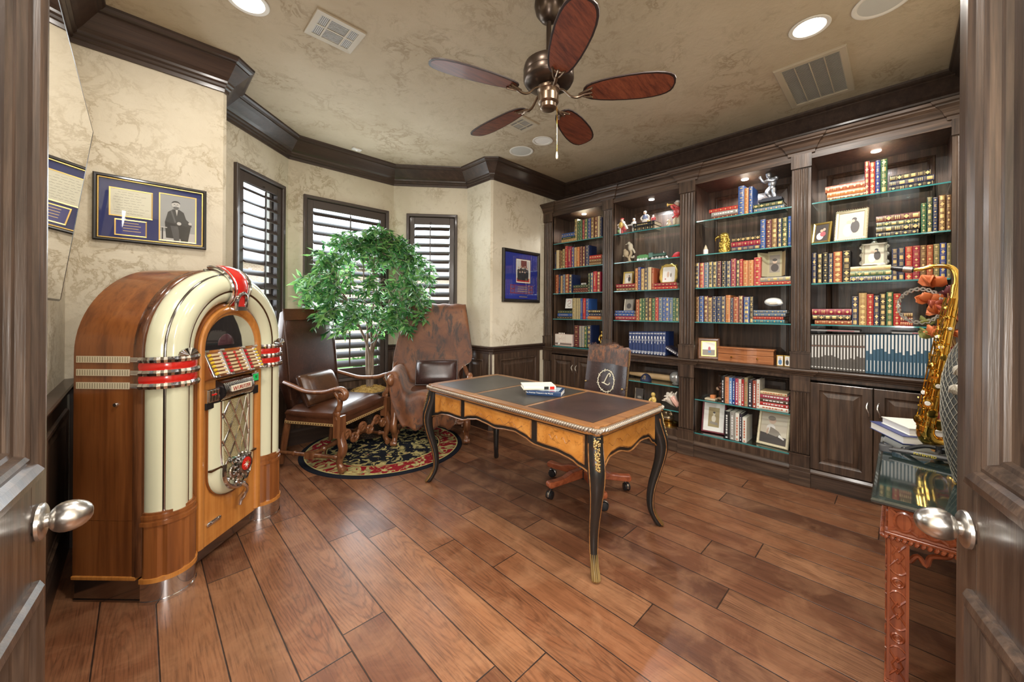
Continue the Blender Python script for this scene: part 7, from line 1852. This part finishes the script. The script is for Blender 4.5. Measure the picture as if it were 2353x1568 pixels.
for sy, rz in ((1, .35), (-1, -.35)):
    Tm = Matrix.Rotation(rz, 4, 'Z') @ Matrix.Translation((0, sy*.026, 0)); b = MB(); b.M = Tm; b.panel(-.024, .024, 0, .090, [(0, -.004), (0, .003), (.004, .004), (.006, 0), (.006, -.002)], lambda p, q, d: (-d, p, q)); o = b.build('leaf', M['brass'], r)
    b = MB(); b.M = Tm; b.box(-.0006, -.018, .006, .001, .018, .084, 4); b.prism(el(0, .034, .012, .022), -.0012, -.0008, 'x', 6 if sy > 0 else 1); b.prism(el(0, .062, .007, .009), -.0016, -.0012, 'x', 3); b.build('photo', PHM, o)
# folio portrait, third bay third shelf
r = orn('portrait_folder', 'open beige folder with oval vintage portrait, third bay third shelf', 'portrait', 3.85, .745, 1.662)
FLD = mat('folder_beige', (.36, .32, .20), .7); b = MB(); b.M = Matrix.Rotation(radians(5), 4, 'Y'); b.box(0, -.05, 0, .002, .052, .215); b.build('mount', FLD, r)
b = MB(); b.M = Matrix.Translation((0, .052, 0)) @ Matrix.Rotation(radians(5), 4, 'Y') @ Matrix.Rotation(radians(42), 4, 'Z'); b.box(0, 0, 0, .002, .085, .205); b.build('left_flap', FLD, r)
b = MB(); b.M = Matrix.Translation((0, -.05, 0)) @ Matrix.Rotation(radians(5), 4, 'Y') @ Matrix.Rotation(radians(-60), 4, 'Z'); b.box(0, -.06, 0, .002, 0, .205); b.build('right_flap', mat('folder_tan', (.34, .24, .12), .7), r)
b = MB(); b.M = Matrix.Rotation(radians(5), 4, 'Y'); b.box(-.0006, -.036, .035, 0, .038, .185, 2); b.prism(el(0, .075, .028, .034), -.0012, -.0008, 'x', 1); b.prism(el(0, .130, .016, .021), -.0016, -.0012, 'x', 3); b.prism(el(0, .142, .017, .012), -.0020, -.0016, 'x', 1); b.build('portrait', PHM, r)
# other ornaments
r = orn('table_radio', 'pink and cream vintage table radio on the leftmost bay worktop', 'radio', 3.83, 2.942, .9235)
RP = mat('radio_pink', (.64, .50, .44), .35, 0, .3); RW = mat('radio_white', (.74, .68, .60), .35)
b = MB(); b.box(-.045, -.137, .0, .055, .137, .150); b.build('case', RP, r, bevel=.006)
b = MB(); b.box(-.047, -.128, .045, -.044, .128, .142); g = b.build('grille_panel', RW, r); b = MB()
for a in range(8): b.tube([(-.0475, .045, .093), (-.0475, .045+.070*cos(a*pi/4+.5), .093+.045*sin(a*pi/4+.5))], .002, 4)
b.box(-.048, -.034, .045, -.0465, -.031, .142); b.build('rays', RP, g)
b = MB(); b.box(-.0475, -.128, .018, -.0445, .128, .038); b.build('dial', mat('dial_grey', (.20, .16, .14), .4), r); b = MB(); b.lathe([(0, -.058), (.012, -.057), (.014, -.046)], 16, (0, .065, .028), 0, 'x'); b.build('dial_knob', M['white'], r)
b = MB()
for k in range(4): b.lathe([(.008, .149), (.008, .163), (.004, .166)], 10, (-.02, .085-.026*k, 0))
b.build('piano_keys', RW, r)
r = orn('gold_figurine', 'small gold statuette at the right end of the leftmost bay worktop', 'figurine', 3.83, 2.415, .9235)
body(r, [((0, 0, .012), (.024, .026, .012), 0), ((0, 0, .075), (.022, .026, .050), 0), ((0, 0, .150), (.018, .020, .034), 0), ((0, 0, .195), (.012, .013, .018), 0)], [([(0, .02, .16), (-.01, .03, .12), (-.015, .02, .09)], .009, 0), ([(0, -.02, .16), (-.01, -.03, .19), (0, -.02, .225)], .008, 0)], [M['brass']])
o = book_mesh('book', .034, .20, 'ink', 4, random.Random(3), .14); tag(o, 'dark book leaning sideways beside the navy set, second bay worktop', 'book'); o.rotation_euler = (radians(-62), 0, 0); o.location = (3.80, 1.512, .942)
r = orn('baseball_bat', 'pale wooden bat lying on the second bay lower glass shelf', 'bat', 3.99, 1.86, .6255)
b = MB(); b.lathe([(0, -.22), (.030, -.215), (.033, -.20), (.033, .0), (.028, .12), (.018, .28), (.013, .33)], 18, (0, 0, .034), 0, 'y'); b.build('barrel', wood('bat_ash', (.45, .28, .13), (.62, .42, .22), None, 'y', 1, .4, .2, 0), r)
r = orn('baseball_hat', 'navy cap with gold emblem on the second bay lower glass shelf', 'cap', 3.85, 1.885, .6255)
b = MB(); P = [[(.058*sin(pi*.5*i/6)*cos(2*pi*j/20), .058*sin(pi*.5*i/6)*sin(2*pi*j/20), .075*cos(pi*.5*i/6)) for j in range(20)] for i in range(1, 7)]; b.grid(P, 0, True, False, True); b.ell((0, 0, .072), (.012, .012, .005), 8, 5); b.build('crown', mat('cap_navy', (.015, .02, .06), .75), r)
b = MB()
for k in range(4): b.tube([(-.052+.004*k, .018-.004*k, .022+.010*k), (-.050+.003*k, -.004, .028+.010*k), (-.053+.004*k, -.018, .020+.010*k)], .0035, 5)
b.build('emblem', M['gilt'], r)
r = orn('glass_globe', 'cut glass globe at the right of the second bay lower glass shelf', 'ornament', 3.87, 1.575, .6255)
b = MB(); b.ell((0, 0, .068), .064, 20, 14); b.lathe([(.035, 0), (.04, .004), (.03, .012)], 20); o = b.build('globe', mat('cut_glass', (.42, .42, .40), .08, .55), r)
r = orn('child_figurine', 'yellow seated child figurine by the conch shell, second bay lower niche', 'figurine', 3.83, 1.795, .3855)
body(r, [((0, 0, .020), (.030, .038, .020), 0), ((0, .03, .018), (.02, .020, .018), 2), ((0, -.004, .060), (.024, .026, .032), 1), ((0, 0, .108), (.022, .022, .024), 1)], [([(0, -.022, .07), (-.015, -.030, .045), (-.02, -.012, .035)], .010, 1), ([(0, .018, .07), (-.015, .03, .05), (-.02, .028, .035)], .010, 1)])
r = orn('conch_shell', 'spiky pink and white conch shell in the second bay lower niche', 'seashell', 3.84, 1.600, .3855)
CSH = mat('conch_white', (.74, .66, .56), .3, 0, .4); b = MB(); b.M = Matrix.Translation((0, 0, .082)) @ Matrix.Rotation(radians(-38), 4, 'X')
b.lathe([(0, -.085), (.016, -.07), (.040, -.03), (.062, .02), (.060, .035), (.042, .050), (.036, .062), (.022, .070), (.018, .080), (0, .092)], 20)
for k in range(9): a = 2*pi*k/9; b.tube([(.052*cos(a), .052*sin(a), .028), (.088*cos(a), .088*sin(a), .046)], [.014, .003], 7)
for k in range(7): a = 2*pi*k/7; b.tube([(.034*cos(a), .034*sin(a), .060), (.050*cos(a), .050*sin(a), .072)], [.008, .002], 6)
b.build('shell', CSH, r)
b = MB(); b.M = Matrix.Translation((-.004, -.012, .082)) @ Matrix.Rotation(radians(-38), 4, 'X'); P = [[(-.066+.02*abs(u)**2-.01*sin(t*3), -.03+u*.030, lerp(-.075, .03, t)) for u in (-1, -.4, .4, 1)] for t in (0, .25, .5, .75, 1)]; b.grid(P, 0, True); o = b.build('lip', mat('conch_pink', (.72, .42, .34), .25, 0, .4), r, fix=False); m_ = o.modifiers.new('thick', 'SOLIDIFY'); m_.thickness = .006
r = orn('brass_sculpture', 'brass and bronze sculpture low in the second bay niche behind the desk', 'sculpture', 3.86, 1.640, .2055)
b = MB(); b.lathe([(0, 0), (.085, 0), (.088, .01), (.084, .036), (.07, .042), (0, .045)], 28); b.build('base', M['brass'], r)
body(r, [((0, .01, .075), (.060, .062, .036), 0), ((0, .03, .115), (.030, .030, .030), 0), ((0, -.02, .110), (.022, .028, .026), 0)], [([(0, .02, .12), (0, .0, .145), (0, -.03, .12)], .012, 0), ([(0, .05, .07), (-.02, .06, .10), (-.02, .04, .13)], .012, 0)], [mat('bronze_cast', (.22, .16, .10), .3, .85)])
r = orn('athlete_statue', 'grey metal statue of an athlete raising a fist on a dark plinth', 'statue', 3.855, .775, 2.303)
b = MB(); b.prism([(-.045, -.085), (.045, -.085), (.045, .085), (-.045, .085)], 0, .022, 'z'); b.prism([(-.035, -.062), (.035, -.062), (.035, .062), (-.035, .062)], .022, .032, 'z'); b.build('plinth', mat('plinth_slate', (.035, .04, .055), .3), r, bevel=.002)
body(r, [((.0, -.008, .165), (.024, .031, .045), 0), ((.002, -.004, .120), (.022, .026, .024), 0), ((0, .018, .232), (.019, .021, .025), 0), ((0, .020, .243), (.021, .022, .018), 0), ((0, -.034, .195), (.017, .018, .020), 0), ((0, .022, .195), (.016, .017, .018), 0), ((-.04, .072, .218), (.011, .012, .014), 0)],
     [([(.002, .012, .115), (-.012, .028, .085), (-.004, .020, .062), (.004, .002, .036)], [.019]*3+[.016]*3+[.012]*3+[.008], 0), ([(.002, -.016, .115), (.006, -.018, .075), (.0, -.030, .036)], [.019]*3+[.014]*3+[.009], 0), ([(0, .024, .198), (-.018, .040, .172), (-.032, .056, .185), (-.04, .070, .214)], [.014]*4+[.011]*3+[.009]*3, 0), ([(0, -.036, .198), (-.022, -.018, .172), (-.034, .014, .178), (-.036, .040, .176)], [.014]*4+[.011]*3+[.009]*3, 0), ([(0, .010, .205), (0, .017, .222)], .012, 0), ([(0, .004, .036), (-.018, .008, .035)], .008, 0), ([(0, -.030, .036), (-.020, -.030, .035)], .008, 0)], [M['silver']], 'athlete')
r = orn('salt_shaker', 'small white bottle with pointed tan cap, third bay second shelf', 'bottle', 3.83, 1.290, 1.8985)
b = MB(); b.lathe([(0, 0), (.021, 0), (.022, .004), (.022, .048), (.019, .052), (0, .054)], 16); b.build('body', M['white'], r); b = MB(); b.lathe([(.018, .052), (.016, .062), (.008, .082), (.003, .094), (0, .096)], 14); b.build('cap', PO[7], r)
r = orn('eagle_bust', 'gold eagle head bust beside the flat books, third bay second shelf', 'bust', 3.84, 1.130, 1.8985)
GE = mat('eagle_gold', (.50, .36, .08), .32, .8); re_ = random.Random(5)
b = MB(); b.lathe([(0, 0), (.046, 0), (.048, .01), (.040, .03), (.042, .06), (.036, .11), (.030, .15), (0, .16)], 16); b.ell((0, .004, .158), (.036, .042, .034), 14, 9)
for k in range(120):
    z = re_.uniform(.015, .165); a = re_.uniform(0, 2*pi); q = lerp(.046, .034, z/.16); b.ell((q*cos(a), q*sin(a), z), (.006, .006, .011), 6, 4)
b.build('head', GE, r)
b = MB(); b.tube(smooth_path([(0, .030, .158), (0, .056, .156), (0, .074, .142), (0, .078, .118)], 4), [.020, .019, .018, .017, .015, .013, .012, .011, .009, .007, .005, .003, .002], 9); b.ell((-.03, .020, .166), .006, 8, 5); b.build('beak', M['brass'], r)
r = orn('white_shell', 'smooth white shell on the flat book stack, third bay fourth shelf', 'seashell', 3.85, .752, 1.2655+.1435)
b = MB(); b.ell((0, 0, .036), (.045, .066, .036), 18, 12); b.ell((-.02, -.045, .024), (.022, .028, .018), 10, 7); b.build('shell', M['white'], r)
b = MB(); b.tube([(-.040, -.035, .020), (-.046, -.010, .017), (-.040, .02, .018)], .004, 6); b.build('aperture', PO[7], r)
r = orn('wooden_chest', 'reddish wooden silverware chest on the third bay worktop', 'chest', 3.865, .955, GZ+.0005)
CHW = wood('chest_cherry', (.16, .050, .018), (.36, .135, .050), (.45, .19, .08), 'y', 1, .3, .3, .03); yw = .215
def bow(x0, ins=0): return [(x0+.09, -yw+ins), (x0+.0, -yw+ins)]+[(x0-.016*sin(pi*k/10)**2*(1 if 1 else 0)*(1 if abs(k-5) > 0 else 1), lerp(-yw+.10, yw-.10, k/10)) for k in range(11)]+[(x0, yw-ins), (x0+.09, yw-ins)]
b = MB(); b.prism(bow(-.055), 0, .068, 'z'); b.build('drawer_box', CHW, r, bevel=.003)
b = MB(); b.prism(bow(-.055), .070, .118, 'z'); b.build('lid_box', CHW, r, bevel=.003); b = MB(); b.prism(bow(-.062, -.006), .116, .130, 'z'); b.build('lid', CHW, r, bevel=.004)
b = MB()
for y in (.10, -.10): b.lathe([(0, -.074), (.007, -.073), (.008, -.066), (.004, -.06)], 10, (0, y, .045), 0, 'x')
b.tube([(-.01, -yw-.006, .07), (-.01, -yw-.014, .08), (.02, -yw-.014, .08), (.02, -yw-.006, .07)], .003, 6); b.build('pulls', M['brass'], r)
r = orn('bronze_figurine', 'small dark bronze figure at the left of third bay lower glass shelf', 'figurine', 3.90, 1.165, .5355)
body(r, [((0, 0, .012), (.035, .040, .012), 1), ((0, 0, .060), (.022, .024, .045), 0), ((0, .005, .115), (.026, .030, .022), 0), ((0, .004, .148), (.016, .016, .018), 0), ((0, .03, .10), (.018, .018, .018), 1)], (), [mat('figure_bronze', (.10, .045, .03), .35, .4), mat('figure_tan', (.42, .28, .18), .5)])
r = orn('small_box', 'small pink and orange box lying left on third bay lower glass shelf', 'box', 3.84, 1.235, .5355)
b = MB(); b.box(-.04, -.045, 0, .04, .045, .014); b.build('base', PO[7], r, bevel=.002); b = MB(); b.box(-.02, -.035, .0145, .03, .005, .045); b.build('block', mat('block_orange', (.60, .22, .08), .4), r, bevel=.004)
for k, (y, w, lab) in enumerate(((.347, .285, 'thin pale magazine lying across the charcoal volumes, rightmost bay worktop'), (-.062, .20, 'thin pale magazine lying across the steel blue volumes, rightmost bay worktop'))):
    r = orn('magazine', lab, 'magazine', 3.88, y, 1.2125 if k == 0 else 1.2115, 0, 'magazines on the set volumes'); b = MB(); b.box(-.10, -w/2, 0, .11, w/2, .012); b.build('cover', mat('magazine_grey', (.34, .33, .33), .4), r, bevel=.001)
    b = MB(); b.box(-.0985, -w/2+.002, .002, .108, w/2-.002, .010); b.M = Matrix.Identity(4); b.box(-.1012, -w/2+.03, .003, -.1, w/2-.10, .009, 1); b.build('pages', [PGW, PHM[5]], r)
